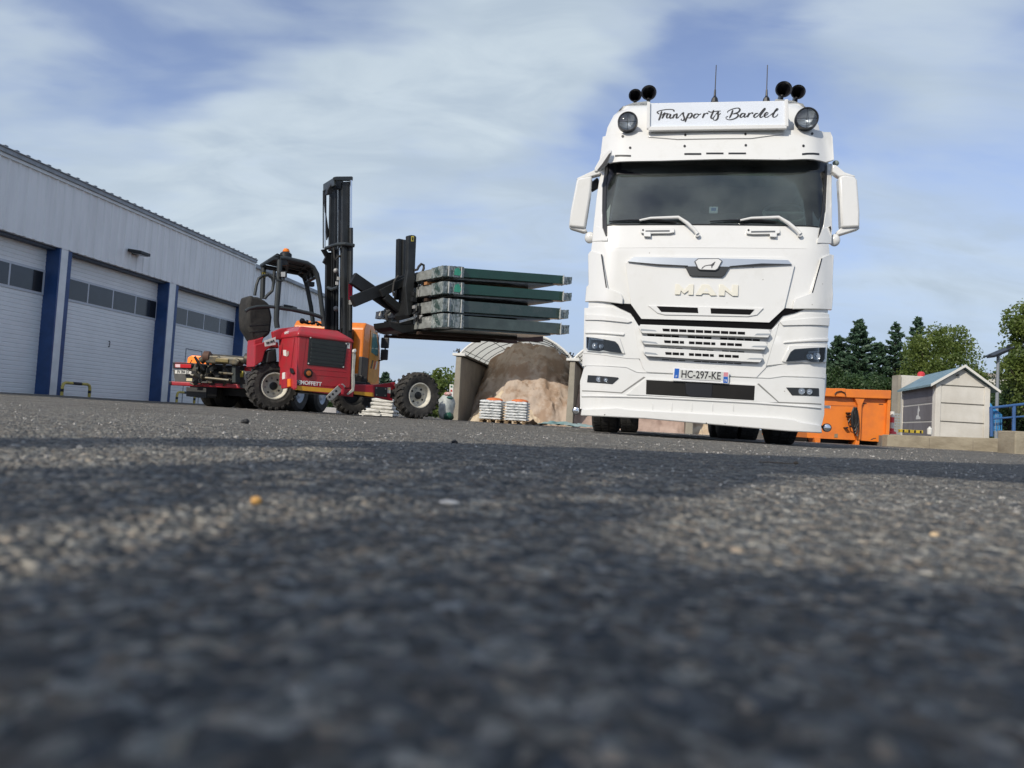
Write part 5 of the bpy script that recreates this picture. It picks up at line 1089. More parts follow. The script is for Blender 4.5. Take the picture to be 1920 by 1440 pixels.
# ------------------------------------------------------------------ orange flatbed lorry behind the forklift (seen from its rear)
OF = Frame((-6.62, 17.0, -.035), -9.0)      # rear centre on the ground; local y runs forward, away from the camera
M_or = mat('municipal_orange', (.75, .20, .012), .35, coat=.3, vary=.18, vscale=3)
M_org = mat('orange_side', (.62, .27, .03), .35, coat=.3, vary=.3, vscale=3)
M_steelg = mat('oily_steel', (.075, .072, .060), .45, col2=(.16, .13, .08), vscale=9, metal=.5, contrast=(.45, .7))
def op(p, c=0.0, ax=1): return OF.at(p, c, ax)
def oprism(name, pts, c, dep, m, par, ax=1, bevel=.006):
    off = [0, 0, 0]; off[ax] = dep
    return MB().prism([op(p, c, ax) for p in pts], off).build(name, m, par, bevel=bevel)
def build_flatbed():
    T = thing('flatbed_truck', 'orange cab flatbed lorry with red rear guard, parked behind the red forklift', 'truck', OF.o, OF.yaw)
    xl = op(zr((120, 400))[0], 0).x; xr = xl+2.5
    # rear light bar and guard
    oprism('light_bar', zr((115, 325), (520, 345), (520, 360), (415, 365), (415, 430), (120, 425)), 0, .15, M_black, T)
    oprism('light_bar', zr((1130, 375), (1800, 400), (1800, 480), (1130, 450)), 0, .15, mat('chassis_dark', (.03, .032, .034), .6), T)
    oprism('top_rail', zr((150, 328), (520, 343), (520, 350), (150, 334)), -.01, .03, M_redp, T); oprism('top_rail', zr((1130, 376), (1800, 398), (1800, 406), (1130, 384)), -.01, .03, M_redp, T)
    l = oprism('tail_lamp', zr((148, 352), (405, 358), (402, 418), (150, 410)), -.02, .02, mat('lamp_red', (.50, .015, .02), .25), T)
    oprism('reversing_lens', zr((155, 358), (232, 360), (232, 408), (158, 404)), -.024, .006, mat('lens_pink', (.72, .55, .58), .3), l)
    oprism('tail_lamp', zr((1238, 408), (1600, 420), (1600, 480), (1238, 465)), -.02, .02, mat('lamp_red', (.5, .015, .02)), T)
    pl = oprism('number_plate', zr((150, 450), (410, 458), (408, 512), (150, 505)), -.01, .012, M_sticker, T, bevel=.002)
    P = [op(p, -.013) for p in zr((150, 450), (410, 458))]; c = op(zr((280, 482))[0], -.014); put_text('plate_text', 'FV 304 GT', .095, c, P[1]-P[0], (0, 0, 1), M_mast, pl, thick=.002, sx=.72)
    oprism('small_label', zr((330, 575), (420, 578), (420, 625), (325, 620)), -.01, .01, mat('cream_label', (.62, .58, .36), .5), T)
    g = oprism('rear_guard', zr((60, 622), (150, 628), (500, 645), (1160, 672), (1650, 700), (1650, 752), (1150, 735), (500, 705), (150, 690), (60, 685)), -.12, .12, M_redp, T, bevel=.02)
    oprism('guard_end', zr((48, 622), (92, 625), (92, 690), (55, 680)), -.14, .15, M_mast, T, bevel=.02)
    oprism('guard_patch', zr((1160, 672), (1280, 678), (1280, 738), (1170, 733)), -.125, .01, M_mast, T)
    oprism('mudguard_panel', zr((325, 715), (640, 735), (640, 850), (615, 885), (325, 860)), .25, .04, mat('plastic_grey', (.045, .047, .05), .6, vary=.3), T); oprism('mudguard_panel', zr((470, 835), (640, 845), (640, 890), (470, 880)), .24, .03, M_black, T)
    oprism('chassis_rear', zr((120, 440), (1700, 450), (1700, 680), (150, 640)), .35, .1, mat('chassis_grey', (.10, .10, .10), .7, vary=.3), T)
    oprism('hazard_label', zr((1130, 405), (1175, 430), (1215, 480), (1215, 560), (1130, 560)), .30, .02, M_stky, T); oprism('hazard_mark', zr((1145, 470), (1205, 455), (1180, 500), (1140, 515)), .295, .006, M_mast, T)
    q = op(zr((1315, 552))[0], .28); sp_ = MB().lathe([(.13, 0), (.13, -.01)], q, (0, 1, 0), 26).build('speed_disc', M_sticker, T); put_text('speed_text', '80', .17, q+Vector((0, -.013, 0)), (1, 0, 0), (0, 0, 1), M_mast, sp_, thick=.003, sx=.8)
    # coupling and hydraulic gear carried on the back
    mz = MB()
    mz.tube([op(p, -.25) for p in zr((560, 305), (640, 250), (900, 265), (1280, 300))], .085, 12); b1 = mz.build('hydraulic_gear', M_steelg, T, smooth=True)
    for (a, y, rr) in ((610, 238, .125), (1255, 275, .13)):
        q = op(zr((a, y))[0], -.34); MB().lathe([(rr*.6, -.03), (rr, 0), (rr, .12), (rr*.6, .16)], q, (1, .25, 0), 22).build('gear_flange', mat('rusty_flange', (.11, .055, .035), .7, vary=.3) if a < 700 else M_steelg, T, smooth=True)
    oprism('gear_cover', zr((650, 215), (820, 225), (850, 250), (1110, 262), (1160, 310), (1110, 380), (900, 350), (640, 345), (600, 300)), -.40, .28, M_steelg, T, bevel=.03)
    oprism('gear_cover', zr((790, 262), (985, 278), (980, 335), (770, 320)), -.43, .04, mat('brass_oily', (.22, .17, .06), .5, vary=.4, vscale=12), T, bevel=.015)
    oprism('gear_frame', zr((420, 370), (560, 350), (560, 560), (530, 580), (425, 560)), -.22, .2, M_steelg, T, bevel=.01); oprism('gear_frame', zr((1040, 370), (1100, 380), (1100, 650), (1040, 645)), -.30, .2, mat('dark_green_steel', (.02, .028, .027), .5), T, bevel=.01)
    oprism('gear_backing', zr((560, 350), (1050, 375), (1040, 650), (560, 600)), .0, .2, M_black, T)
    r = random.Random(11)
    for k in range(46):
        x = r.uniform(440, 1040); y = r.uniform(350, 640); p = op(zr((x, y))[0], r.uniform(-.30, -.05)); b = MB()
        if k % 3 == 0: b.tube([p, p+Vector((r.uniform(-.2, .2), r.uniform(-.1, .1), r.uniform(-.2, .2))), p+Vector((r.uniform(-.3, .3), 0, r.uniform(-.15, .15)))], r.uniform(.012, .03), 8)
        elif k % 3 == 1: b.lathe([(r.uniform(.03, .06), 0), (r.uniform(.03, .07), r.uniform(.05, .14))], p, (r.uniform(-1, 1), r.uniform(-1, 0), r.uniform(-.4, .4)), 12)
        else: b.box(p, (r.uniform(.04, .14), r.uniform(.04, .12), r.uniform(.04, .13)), rz=r.random())
        b.build('gear_fitting', (M_steelg, M_black, M_dgrey)[r.randrange(3)], T)
    MB().tube([op(p, -.28) for p in zr((400, 525), (560, 565), (760, 585), (1000, 610))], .035, 10).build('gear_crossbar', M_steelg, T, smooth=True)
    q = op(zr((510, 300))[0], .5); bc = MB().prism([q+Vector((-.28, 0, -.12)), q+Vector((.28, 0, -.12)), q+Vector((.28, 0, .10)), q+Vector((-.18, 0, .12)), q+Vector((-.28, 0, .06))], (0, .16, 0)).build('beacon', mat('beacon_orange', (.9, .20, .03), .3, emit=(1, .25, .03, .5)), T, bevel=.03)
    # bed, chassis rails, wheels
    MB().bb(xl+.05, xr-.05, .5, 5.6, .86, 1.0).build('load_bed', M_dgrey, T, bevel=.01)
    MB().bb(xl+.75, xr-.75, .45, 7.6, .62, .86).build('chassis', M_mast, T)
    cx = (xl+xr)/2
    def wheel(x, y, rim=True):
        w = MB().lathe([(.28, -.15), (.42, -.16), (.49, -.11), (.50, 0), (.49, .11), (.42, .16), (.28, .15)], (x, y, .5), (1, 0, 0), 40, close=True).build('wheel', M_tyre, T, smooth=True)
        s = 1 if x > cx else -1
        MB().lathe([(.29, s*.14), (.27, s*.10), (.20, s*.06), (.12, s*.12), (0, s*.12)], (x, y, .5), (1, 0, 0), 28, caps=False).build('rim', mat('rim_blue_grey', (.42, .48, .55), .4, vary=.2), w, smooth=True)
    for y in (1.5, 2.85):
        for x in (xl+.18, xl+.52, xr-.52, xr-.18): wheel(x, y)
    for x in (xl+.22, xr-.22): wheel(x, 6.3)
    for x0, x1 in ((xl+.02, xl+.72), (xr-.72, xr-.02)): MB().bb(x0, x1, .7, .76, .22, .85).build('mud_flap', M_black, T)
    MB().bb(xl+.7, xr-.7, 1.0, 3.4, .3, .62).build('axle_beam', M_mast, T)
    # cab: rear wall, right flank, roof, bonnet
    z0, z1_ = .92, 2.80
    cy0 = 5.75; cy1 = 7.40
    X0, X1 = xl+.12, xr-.10
    # match the cab's rear corner to the photo
    cb = MB(); pr = [(cy0, z0), (cy0, z1_-.18), (cy0+.15, z1_), (cy1-.50, z1_), (cy1-.12, z1_-.55), (cy1, 1.75), (cy1+.03, z0)]
    cb.prism([(X0, y, z) for y, z in pr], (X1-X0, 0, 0)); cab = cb.build('cab', M_or, T, bevel=.05)
    for s, x in ((-1, X0), (1, X1)):
        dd = MB().prism([(x+s*.004, y, z) for y, z in ((cy0+.55, z0+.1), (cy0+.55, z1_-.15), (cy1-.55, z1_-.15), (cy1-.22, 1.9), (cy1-.15, z0+.25), (cy1-.4, z0+.1))], (s*.012, 0, 0)).build('door', M_org, cab, bevel=.006)
        MB().prism([(x+s*.018, y, z) for y, z in ((cy0+.68, 1.95), (cy0+.68, z1_-.25), (cy1-.60, z1_-.25), (cy1-.32, 2.0), (cy1-.5, 1.88))], (s*.004, 0, 0)).build('door_window', mat('teal_glass', (.12, .26, .25), .12, vary=.3), dd)
        MB().prism([(x+s*.018, y, z) for y, z in ((cy0+1.25, 1.9), (cy0+1.25, z1_-.22), (cy0+1.32, z1_-.22), (cy0+1.32, 1.88))], (s*.006, 0, 0)).build('window_bar', M_mast, dd)
        for k, (ya, yb, m) in enumerate(((.7, .82, M_mast), (.95, 1.05, M_redp), (1.12, 1.22, M_sticker))): MB().prism([(x+s*.018, cy0+ya, 1.45), (x+s*.018, cy0+yb, 1.45), (x+s*.018, cy0+yb+.12, 1.72), (x+s*.018, cy0+ya+.12, 1.72)], (s*.003, 0, 0)).build('chevron', m, dd)
        ar = MB(); xo = x+s*.20
        ar.tube([(x, cy1-.35, 2.65), (xo, cy1-.2, 2.60), (xo, cy1-.2, 1.80), (x, cy1-.2, 1.75)], .025, 8); a = ar.build('mirror_arm', M_mast, cab, smooth=True)
        MB().bb(xo-.13, xo+.13, cy1-.30, cy1-.20, 2.16, 2.50).build('mirror', M_mast, a, bevel=.03); MB().bb(xo-.12, xo+.12, cy1-.30, cy1-.20, 1.78, 2.12).build('mirror', M_mast, a, bevel=.03)
    MB().prism([(X0+.12, cy1-.45, z1_-.06), (X1-.12, cy1-.45, z1_-.06), (X1-.12, cy1-.05, 1.85), (X0+.12, cy1-.05, 1.85)], (0, .02, .02)).build('windscreen', M_glassd, cab)
    MB().bb(X1-.72, X1-.30, cy0-.40, cy0-.02, 1.85, 2.55).build('air_intake', M_black, T, bevel=.03)
    MB().bb(X1-.62, X1-.20, cy0-.30, cy0-.01, .9, 1.8).build('side_tank', M_mast, T, bevel=.03); MB().bb(X1-.10, X1+.02, cy0-.04, cy0+.5, z0-.3, 1.75).build('cab_skirt', M_black, T, bevel=.02)
    MB().lathe([(.07, 0), (.06, .14), (0, .17)], ((X0+X1)/2+.5, cy0+.3, z1_), (0, 0, 1), 14).build('roof_beacon', M_orange, cab, smooth=True)
    MB().bb(X0+.05, X1-.05, cy0+.4, cy1, .45, z0-.01).build('wheel_arch', M_black, T, bevel=.03)
build_flatbed()

# ------------------------------------------------------------------ salt bays with vaulted roofs
SF = Frame((-2.18, 28.0, -.09), -8.9)
M_conc = mat('concrete', (.34, .31, .25), .85, col2=(.24, .22, .18), vscale=1.6, detail=7, bump=.25, bscale=12)
M_concd = mat('concrete_dark', (.22, .195, .16), .88, col2=(.15, .13, .11), vscale=1.1, detail=7, bump=.3, bscale=10)  # darker concrete tone for wall slabs and joints
def sp_(p, c=0.0, ax=1): return SF.at(p, c, ax)
BAYW = 4.28; BAYD = 6.0; WH = 2.42
def bay_wall(k, label):
    x = k*BAYW; o = SF.o+SF.e[0]*x
    t = thing('bay_wall', label, 'concrete wall', o, SF.yaw, 'concrete walls of the salt bays')
    MB().prism([(0, 0, -.1), (.24, 0, -.1), (.22, 0, WH), (.05, 0, WH)], (0, BAYD, 0)).build('wall_slab', M_concd, t, bevel=.01)
    MB().prism([(-.01, -.03, -.1), (.25, -.03, -.1), (.225, -.03, WH+.01), (.035, -.03, WH+.01)], (0, .14, 0)).build('front_post', M_conc, t, bevel=.012)
    MB().bb(-.10, .38, -.10, .10, WH+.02, WH+.12).build('bracket', M_sticker, t, bevel=.01)
    mb = MB(); r = random.Random(k+2)
    for q in range(7): a = (r.uniform(-.05, .12), r.uniform(-.12, .1), WH+.12+r.uniform(0, .12)); mb.tube([a, (a[0]+r.uniform(-.10, .16), a[1]+.05, a[2]+r.uniform(-.1, .2))], .022, 6)
    mb.build('clamp', M_mast, t)
    MB().bb(-.05, .32, .1, BAYD, WH+.02, WH+.10).build('wall_rail', M_mast, t)
    return t
w0 = bay_wall(0, 'leftmost concrete wall of the salt bays, with a small signal plate on its post')
bay_wall(1, 'concrete wall between the open salt bay and the one behind the white truck'); bay_wall(2, 'far concrete salt bay wall hidden behind the white truck')
def sprism(name, pts, c, dep, m, par, dx=0): return MB().prism([sp_(p, c) for p in pts], (0, dep, 0)).build(name, m, par)
sg_ = sprism('signal_plate', zb((152, 600), (200, 602), (195, 800), (148, 798)), -.05, .02, M_sticker, w0)
for (x, y, m) in ((176, 628, mat('sign_green', (.04, .14, .09), .5)), (174, 680, mat('sign_red', (.40, .02, .02), .5)), (170, 730, mat('sign_grey', (.3, .3, .3))), (168, 770, mat('sign_grey', (.3, .3, .3)))):
    sprism('signal_mark', zb((x-12, y-14), (x+12, y-13), (x+12, y+13), (x-12, y+12)), -.055, .005, m, sg_)
def vault(k, label):
    o = SF.o+SF.e[0]*(k*BAYW+.14); t = thing('vaulted_roof', label, 'roof', o, SF.yaw, 'translucent vaulted roofs over the salt bays')
    W = BAYW-.02; Hh = 1.02; n = 16; m = 10; D = BAYD-.2
    def P(u, v, off=0): 
        a = u; z = WH+.05+Hh*(1-(2*a-1)**2)**.80+off if 0 <= a <= 1 else 0
        return Vector((W*u, D*v, z))
    us = [.5-.5*math.cos(math.pi*i/n) for i in range(n+1)]
    vs = [P(u, v/m) for v in range(m+1) for u in us]
    fs = [(j*(n+1)+i, j*(n+1)+i+1, (j+1)*(n+1)+i+1, (j+1)*(n+1)+i) for j in range(m) for i in range(n)]
    sh = bpy.data.materials.get('roof_sheeting')
    if not sh:
        sh = mat('roof_sheeting', (.74, .74, .68), .55, vary=.2, vscale=1.5); nt = sh.node_tree; b = nt.nodes['Principled BSDF']
        tr = nt.nodes.new('ShaderNodeBsdfTranslucent'); tr.inputs[0].default_value = (.88, .88, .80, 1); mx = nt.nodes.new('ShaderNodeMixShader'); mx.inputs[0].default_value = .5
        out = nt.nodes['Material Output']; nt.links.new(b.outputs[0], mx.inputs[1]); nt.links.new(tr.outputs[0], mx.inputs[2]); nt.links.new(mx.outputs[0], out.inputs[0])
    me = MB().add(vs, fs).build('roof_sheets', sh, t, smooth=True)
    b = MB()
    for v in (0, 2, 4, 6, 8, 10):
        pts = [P(u, v/m, -.02) for u in us]; b2 = MB().tube(pts, .045 if v == 0 else .014, 8); b2.build('arch_rib', M_sticker if v == 0 else M_dgrey, t, smooth=True)
    for i in (2, 5, 8, 11, 14):
        MB().tube([P(us[i], 0, -.03), P(us[i], 1, -.03)], .012, 6).build('purlin', M_dgrey, t)
    vs2 = [P(u, 1) for u in us]+[Vector((W*u, D, WH)) for u in us]
vault(0, 'white arched translucent roof over the open salt bay, seen from below'); vault(1, 'arched translucent roof whose edge shows just beside the white truck')
bw = thing('bay_back_wall', 'long concrete wall closing the back of the salt bays', 'concrete wall', SF.o+SF.e[1]*(BAYD+.02), SF.yaw); MB().bb(0, 2.5*BAYW, 0, .2, -.2, WH).build('wall_slab', M_concd, bw)
M_salt = mat('salt', (.42, .345, .285), .9, col2=(.30, .215, .155), vscale=1.0, detail=10, bump=.9, bscale=6, contrast=(.44, .54))
M_saltl = mat('salt_pale_and_lit', (.56, .47, .35), .9, col2=(.42, .31, .21), vscale=1.8, detail=9, bump=.6, bscale=5, contrast=(.42, .6))  # paler salt; on the front heap it paints in the sunlight
def heap(name, label, x0, x1, y0, y1, fn, m, amp=.14, n=90, seed=1):
    t = thing(name, label, 'salt heap', SF.o, SF.yaw); xs = np.linspace(x0, x1, n); yy = np.linspace(y0, y1, n); X, Y = np.meshgrid(xs, yy); Z = fn(X, Y)
    Z = Z + (vnoise(X*1.7, Y*1.7, seed)-.5)*amp*2.2 + (vnoise(X*5, Y*5, seed+1)-.5)*amp + (vnoise(X*13, Y*13, seed+2)-.5)*amp*.5
    vs = np.stack([X, Y, Z], -1).reshape(-1, 3).tolist(); fs = [(j*n+i, j*n+i+1, (j+1)*n+i+1, (j+1)*n+i) for j in range(n-1) for i in range(n-1)]
    MB().add(vs, fs).build('heap_surface', m, t, smooth=True)
def main_heap(X, Y):
    u = np.clip((Y-.9-.95*np.clip(1.7-X, 0, 1.7))/3.0, 0, 1); ridge = 2.42+1.05*np.clip(1-((X-2.15)/2.2)**2, 0, 1)**.9
    return -.12 + ridge*(u**.62) 
heap('salt_heap', 'tall brown and grey salt heap filling the back of the open bay', .22, BAYW+.02, .5, BAYD, main_heap, M_salt, .24, seed=3)
def lit_heap_front(X, Y): return -.2 + 1.62*np.clip(1-((X-2.05)/1.62)**2, 0, 1)**.6*np.clip((Y-.55)/1.5, 0, 1)**.6
heap('pale_heap', 'front of the salt heap, coloured paler to paint its sunlit part, behind two pallets', .45, 3.7, .5, 3.0, lit_heap_front, M_saltl, .15, seed=9)  # added paler surface standing for the sunlit front of the same heap
heap('salt_heap', 'pinkish salt heap in the second bay, just left of the white truck wheel', BAYW+.24, 2*BAYW, .2, BAYD, lambda X, Y: -.15+2.5*np.clip((Y-.3)/3.6, 0, 1)**.8, mat('salt_pink', (.42, .32, .27), .9, col2=(.26, .18, .15), vscale=1.2, detail=8, bump=.5, bscale=5), .14, seed=21)

heap('pale_heap', 'sand heap in the third bay, glimpsed between the wheels under the white truck', 2*BAYW+.24, 2.5*BAYW, .1, BAYD, lambda X, Y: -.12+1.5*np.clip((Y-.2)/3.0, 0, 1)**.7, M_saltl, .14, seed=33)

# ------------------------------------------------------------------ pallets of sacks
M_sack = mat('white_sack', (.66, .68, .68), .6, col2=(.36, .40, .42), vscale=7, bump=.5, bscale=18, contrast=(.5, .68))
M_pal = mat('pallet_wood', (.36, .25, .14), .8, vary=.35, vscale=6)
def sack(o, d, m, par, seed):
    r = random.Random(seed); bm = bmesh.new(); bmesh.ops.create_cube(bm, size=1); bmesh.ops.subdivide_edges(bm, edges=bm.edges[:], cuts=5, use_grid_fill=True)
    for v in bm.verts:
        x, y, z = v.co*2; k = (1-abs(x)**4)*(1-abs(y)**4); z2_ = z*(.45+.55*k**.5)
        v.co = (o[0]+x*d[0]/2*(1-.05*abs(z))+r.uniform(-.01, .01), o[1]+y*d[1]/2+r.uniform(-.01, .01), o[2]+z2_*d[2]/2+r.uniform(-.006, .006))
    me = bpy.data.meshes.new('sack'); bm.to_mesh(me); bm.free(); return finish('sack', me, m, par, smooth=True, angle=60)
def pallet_stack(p, label, cap, w=.74, layers=7, h=.66):
    g = SF.o+SF.e[0]*p[0]+SF.e[1]*p[1]; t = thing('sack_pallet', label, 'pallet', (g.x, g.y, gzf(g.x, g.y)-.012), SF.yaw, 'wrapped pallets of white sacks in front of the salt')
    b = MB(); 
    for y in (-.36, 0, .36): b.bb(-w/2, w/2, y-.05, y+.05, 0, .022)
    for i in range(7): b.bb(-w/2+i*w/6.2-.0, -w/2+i*w/6.2+.05, -.45, .45, .122, .144)
    for x in (-w/2+.07, 0, w/2-.07):
        for y in (-.36, 0, .36): b.bb(x-.06, x+.06, y-.05, y+.05, .022, .10)
        b.bb(x-.05, x+.05, -.45, .45, .10, .122)
    b.build('pallet', M_pal, t)
    for k in range(layers):
        for s in (-1, 1): sack((s*w*.24, 0, .144+h/layers*(k+.5)), (w*.54, .86, h/layers*1.25), M_sack, t, k*7+s+int(p[0]*10))
    if cap: MB().sphere((.08, -.1, .144+h+.02), .3, 16, 10, (1, .8, .28)).build('cover', mat('cap_orange', (.72, .20, .06), .5, vary=.3, vscale=6), t, smooth=True)
q = sp_(zb((672, 1080))[0], -1.6); pallet_stack((q.x, -1.6), 'left one of two pallets of white sacks, flat orange cap on top', True)
q = sp_(zb((985, 1090))[0], -1.6); pallet_stack((q.x, -1.6), 'right one of two pallets of white sacks, orange and yellow cover slipping to its right', True)
g = SF.o+SF.e[0]*(-3.3)+SF.e[1]*(-3.0)
for (px, py, lay, hh, lb) in ((721, 779, 5, .44, 'stack of white sacks on the ground between the forklift arm and its front wheel'), (697, 777, 2, .17, 'low pile of white sacks beside the higher stack, seen under the forklift')):
    g = CAM+ray(px, py)*(18.5/ray(px, py).y); t = thing('sack_pile', lb, 'sacks', (g.x, g.y, gzf(g.x, g.y)-.01), SF.yaw)
    for k in range(lay): sack((random.Random(k+lay).uniform(-.03, .03), 0, hh/lay*(k+.55)), (.56, .5, hh/lay*1.35), mat('white_sack_bright', (.72, .71, .66), .6, vary=.2, vscale=6, bump=.6, bscale=14), t, k+3*lay)
# big bag and crumpled sheets beside the wall
q = sp_((836, 785), -1.5); g = SF.o+SF.e[0]*q.x+SF.e[1]*(-1.5); t = thing('bulk_bag', 'big crumpled clear bag with red top and green base beside the concrete post', 'bag', (g.x, g.y, gzf(g.x, g.y)-.01), SF.yaw)
def blob(name, c, d, m, par, seed, amp=.06):
    r = random.Random(seed); mb = MB().sphere(c, .5, 18, 12, d); mb.v = [(x*(1+.12*math.sin(9*z+seed))+r.uniform(-amp, amp), y+r.uniform(-amp, amp), max(c[2]-d[2]*.48, z+r.uniform(-amp, amp))) for x, y, z in mb.v]; return mb.build(name, m, par, smooth=True, angle=50)
blob('bag_body', (0, 0, .47), (.60, .6, .95), mat('clear_plastic', (.50, .54, .52), .35, vary=.4, vscale=5, bump=.5), t, 1, .03); blob('bag_base', (.12, -.1, .16), (.36, .5, .32), mat('bag_green', (.02, .11, .07), .5, vary=.4), t, 2, .02)
blob('bag_collar', (.12, -.1, .80), (.30, .34, .12), mat('bag_teal', (.05, .16, .14), .5, vary=.3), t, 4, .012); blob('bag_top', (.05, -.1, .93), (.30, .26, .14), mat('bag_red', (.45, .05, .05), .5, col2=(.7, .6, .55), vscale=7), t, 3, .015)
q = sp_((1060, 801), -1.0); g = SF.o+SF.e[0]*q.x+SF.e[1]*(-1.0); t = thing('tarpaulin', 'crumpled blue green sheet lying at the foot of the bay wall beside the truck', 'tarpaulin', (g.x, g.y, gzf(g.x, g.y)+.0), SF.yaw)
n = 34; X, Y = np.meshgrid(np.linspace(-.95, 1.1, n), np.linspace(-.5, .5, n)); Z = .02+.20*vnoise(X*4, Y*4, 4)*np.clip(1-(X/1.2)**2, 0, 1)*np.clip(1-(Y/.6)**2, 0, 1)+.05*vnoise(X*11, Y*11, 6)
MB().add(np.stack([X, Y, Z], -1).reshape(-1, 3).tolist(), [(j*n+i, j*n+i+1, (j+1)*n+i+1, (j+1)*n+i) for j in range(n-1) for i in range(n-1)]).build('sheet', mat('tarp_teal', (.10, .22, .22), .45, col2=(.28, .36, .36), vscale=3), t, smooth=True, angle=50)
# ------------------------------------------------------------------ orange skip
DF = Frame((6.2, 16.0, -.04), -3)
def dp(p, c=0.0, ax=1): return DF.at(p, c, ax)
def dprism(name, pts, c, dep, m, par, bevel=.006): return MB().prism([dp(p, c) for p in pts], (0, dep, 0)).build(name, m, par, bevel=bevel)
M_skip = mat('skip_orange', (.74, .20, .02), .42, coat=.15, col2=(.56, .145, .03), vscale=3.2, contrast=(.45, .8), detail=7)
M_skipd = mat('skip_seam_brown', (.20, .06, .02), .7, vary=.4)  # dark brown for the seam across the end wall
def skip():
    D = thing('skip', 'bright orange steel roll-off skip with black cable, partly behind the white truck', 'skip', DF.o, DF.yaw)
    dprism('end_wall', z6((60, 815), (745, 832), (740, 1215), (480, 1195), (165, 1180), (60, 1174)), .06, 3.4, M_skip, D)
    dprism('top_rail', z6((50, 749), (185, 752), (385, 762), (772, 774), (768, 845), (520, 838), (380, 832), (200, 822), (50, 818)), -.06, .16, M_skip, D, bevel=.012)
    dprism('corner_post', z6((742, 845), (768, 845), (750, 1224), (722, 1222)), -.02, .14, M_skip, D)
    dprism('brace', z6((462, 836), (550, 838), (522, 900), (510, 1190), (478, 1190), (490, 900)), -.03, .10, M_skip, D)
    dprism('brace', z6((295, 755), (385, 758), (385, 830), (300, 825)), -.075, .02, M_skip, D, bevel=.01)
    MB().tube([dp(p, -.10) for p in z6((292, 808), (310, 788), (345, 780), (380, 795), (384, 815))], .012, 8).build('handle', M_mast, D, smooth=True)
    dprism('end_seam', z6((230, 900), (480, 905), (480, 908), (230, 903)), .055, .01, M_skipd, D, bevel=0)
    for pts in (z6((515, 880), (562, 882), (562, 888), (515, 886)), z6((665, 886), (702, 888), (702, 894), (665, 892))): dprism('drain_slot', pts, .052, .01, M_mast, D, bevel=0)
    dprism('rust_patch', z6((292, 1140), (318, 1140), (318, 1172), (290, 1170)), .05, .01, mat('skip_patch', (.30, .25, .16), .7, vary=.3), D, bevel=0)
    for pts in (z6((120, 1165), (175, 1170), (172, 1215), (128, 1215)), z6((478, 1185), (505, 1188), (500, 1246), (462, 1240))): dprism('foot', pts, .0, .4, M_skip, D, bevel=.01)
    dprism('underframe', z6((60, 1172), (460, 1190), (470, 1232), (60, 1220)), .5, 2.5, M_mast, D); dprism('underframe', z6((505, 1195), (745, 1215), (745, 1232), (505, 1225)), .5, 2.5, M_mast, D)
    r = random.Random(4); cb = MB()
    for k in range(9):
        x = 462+r.uniform(-10, 14); L_ = r.uniform(160, 260); w = r.uniform(10, 30)
        dd = -.09-r.uniform(0, .05); cb.tube([dp((p.x, p.y), dd) for p in catmull(z6((x, 915), (x-w*.7, 915+L_*.3), (x-w*.6, 915+L_*.75), (x+w*.2, 915+L_), (x+w*.9, 915+L_*.75), (x+w*.6, 915+L_*.3), (x+4, 915)), 5)], .011, 6)
    cb.build('cable_coil', M_mast, D, smooth=True)
    cc = MB(); cc.tube([dp(p, -.08) for p in z6((440, 1085), (415, 1075), (408, 1040), (425, 1010))], .012, 6); cc.build('cable', M_mast, D)
    for pts in (z6((402, 958), (432, 960), (430, 972), (402, 970)), z6((405, 985), (434, 986), (432, 998), (404, 996)), z6((412, 1010), (430, 1012), (428, 1022), (412, 1020)), z6((382, 1085), (410, 1082), (412, 1094), (384, 1096))): dprism('cable_hook', pts, -.06, .12, M_mast, D)
    MB().tube([dp(p, -.03) for p in z6((600, 1190), (620, 1180), (640, 1178))], .01, 6).build('latch', M_mast, D)
skip()

# ------------------------------------------------------------------ raised kerb wall, shed, slab, posts, railing
W0 = Frame((0, 0, 0), 0)
def wp(p, Y): return W0.at(p, Y)
M_low = mat('old_concrete', (.36, .32, .24), .9, col2=(.21, .18, .13), vscale=1.8, detail=8, bump=.3, bscale=14, stretch=(1, 1, 2.2))
def low_wall():
    a, b = wp((1664, 815), 15.6), wp((1905, 823), 14.6); t = thing('low_wall', 'low weathered concrete kerb wall in front of the small concrete shed', 'low wall', (a.x, a.y, -.02))
    d = Vector((b.x-a.x, b.y-a.y, 0)); n = Vector((-d.y, d.x, 0)).normalized()*9
    z0, z1_ = -.15, (a.z+b.z)/2+.02; mb = MB()
    mb.prism([(0, 0, z0), (d.x, d.y, z0), (d.x, d.y, b.z+.02), (0, 0, a.z+.02)], (0, .22, 0)); mb.build('wall', M_low, t, bevel=.012)
    u = d.normalized()
    for k, s in enumerate((.34, .68)): q = d*s; MB().prism([q+Vector((0, -.003, .0)), q+Vector((u.x*.012, -.003, 0)), q+Vector((u.x*.012, -.003, a.z)), q+Vector((0, -.003, a.z))], (0, .004, 0)).build('joint', M_concd, t)
    return a, b
LA, LB = low_wall()
pf = thing('raised_platform', 'raised concrete platform carrying the shed and the blue railing', 'platform', (0, 0, 0)); MB().prism([(LA.x+.0, LA.y+.24, LA.z-.02), (LB.x, LB.y+.24, LB.z-.02), (LB.x+7, LB.y+.2, LB.z-.02), (LB.x+9, LB.y+14, LB.z-.02), (LA.x+.3, LA.y+14, LA.z-.02)], (0, 0, -.35)).build('slab', mat('platform_concrete', (.20, .19, .17), .9, vary=.3, vscale=1), pf)
a = wp((1904, 808), 13.6); t = thing('concrete_block', 'pale concrete block at the right edge beside the low wall', 'concrete block', (a.x, a.y, -.05)); MB().bb(0, 2.6, 0, .5, -.1, a.z+.05).build('block', M_low, t, bevel=.02)
M_shed = mat('shed_concrete', (.62, .60, .55), .85, col2=(.50, .475, .42), vscale=1.3, detail=7, bump=.12, bscale=12)
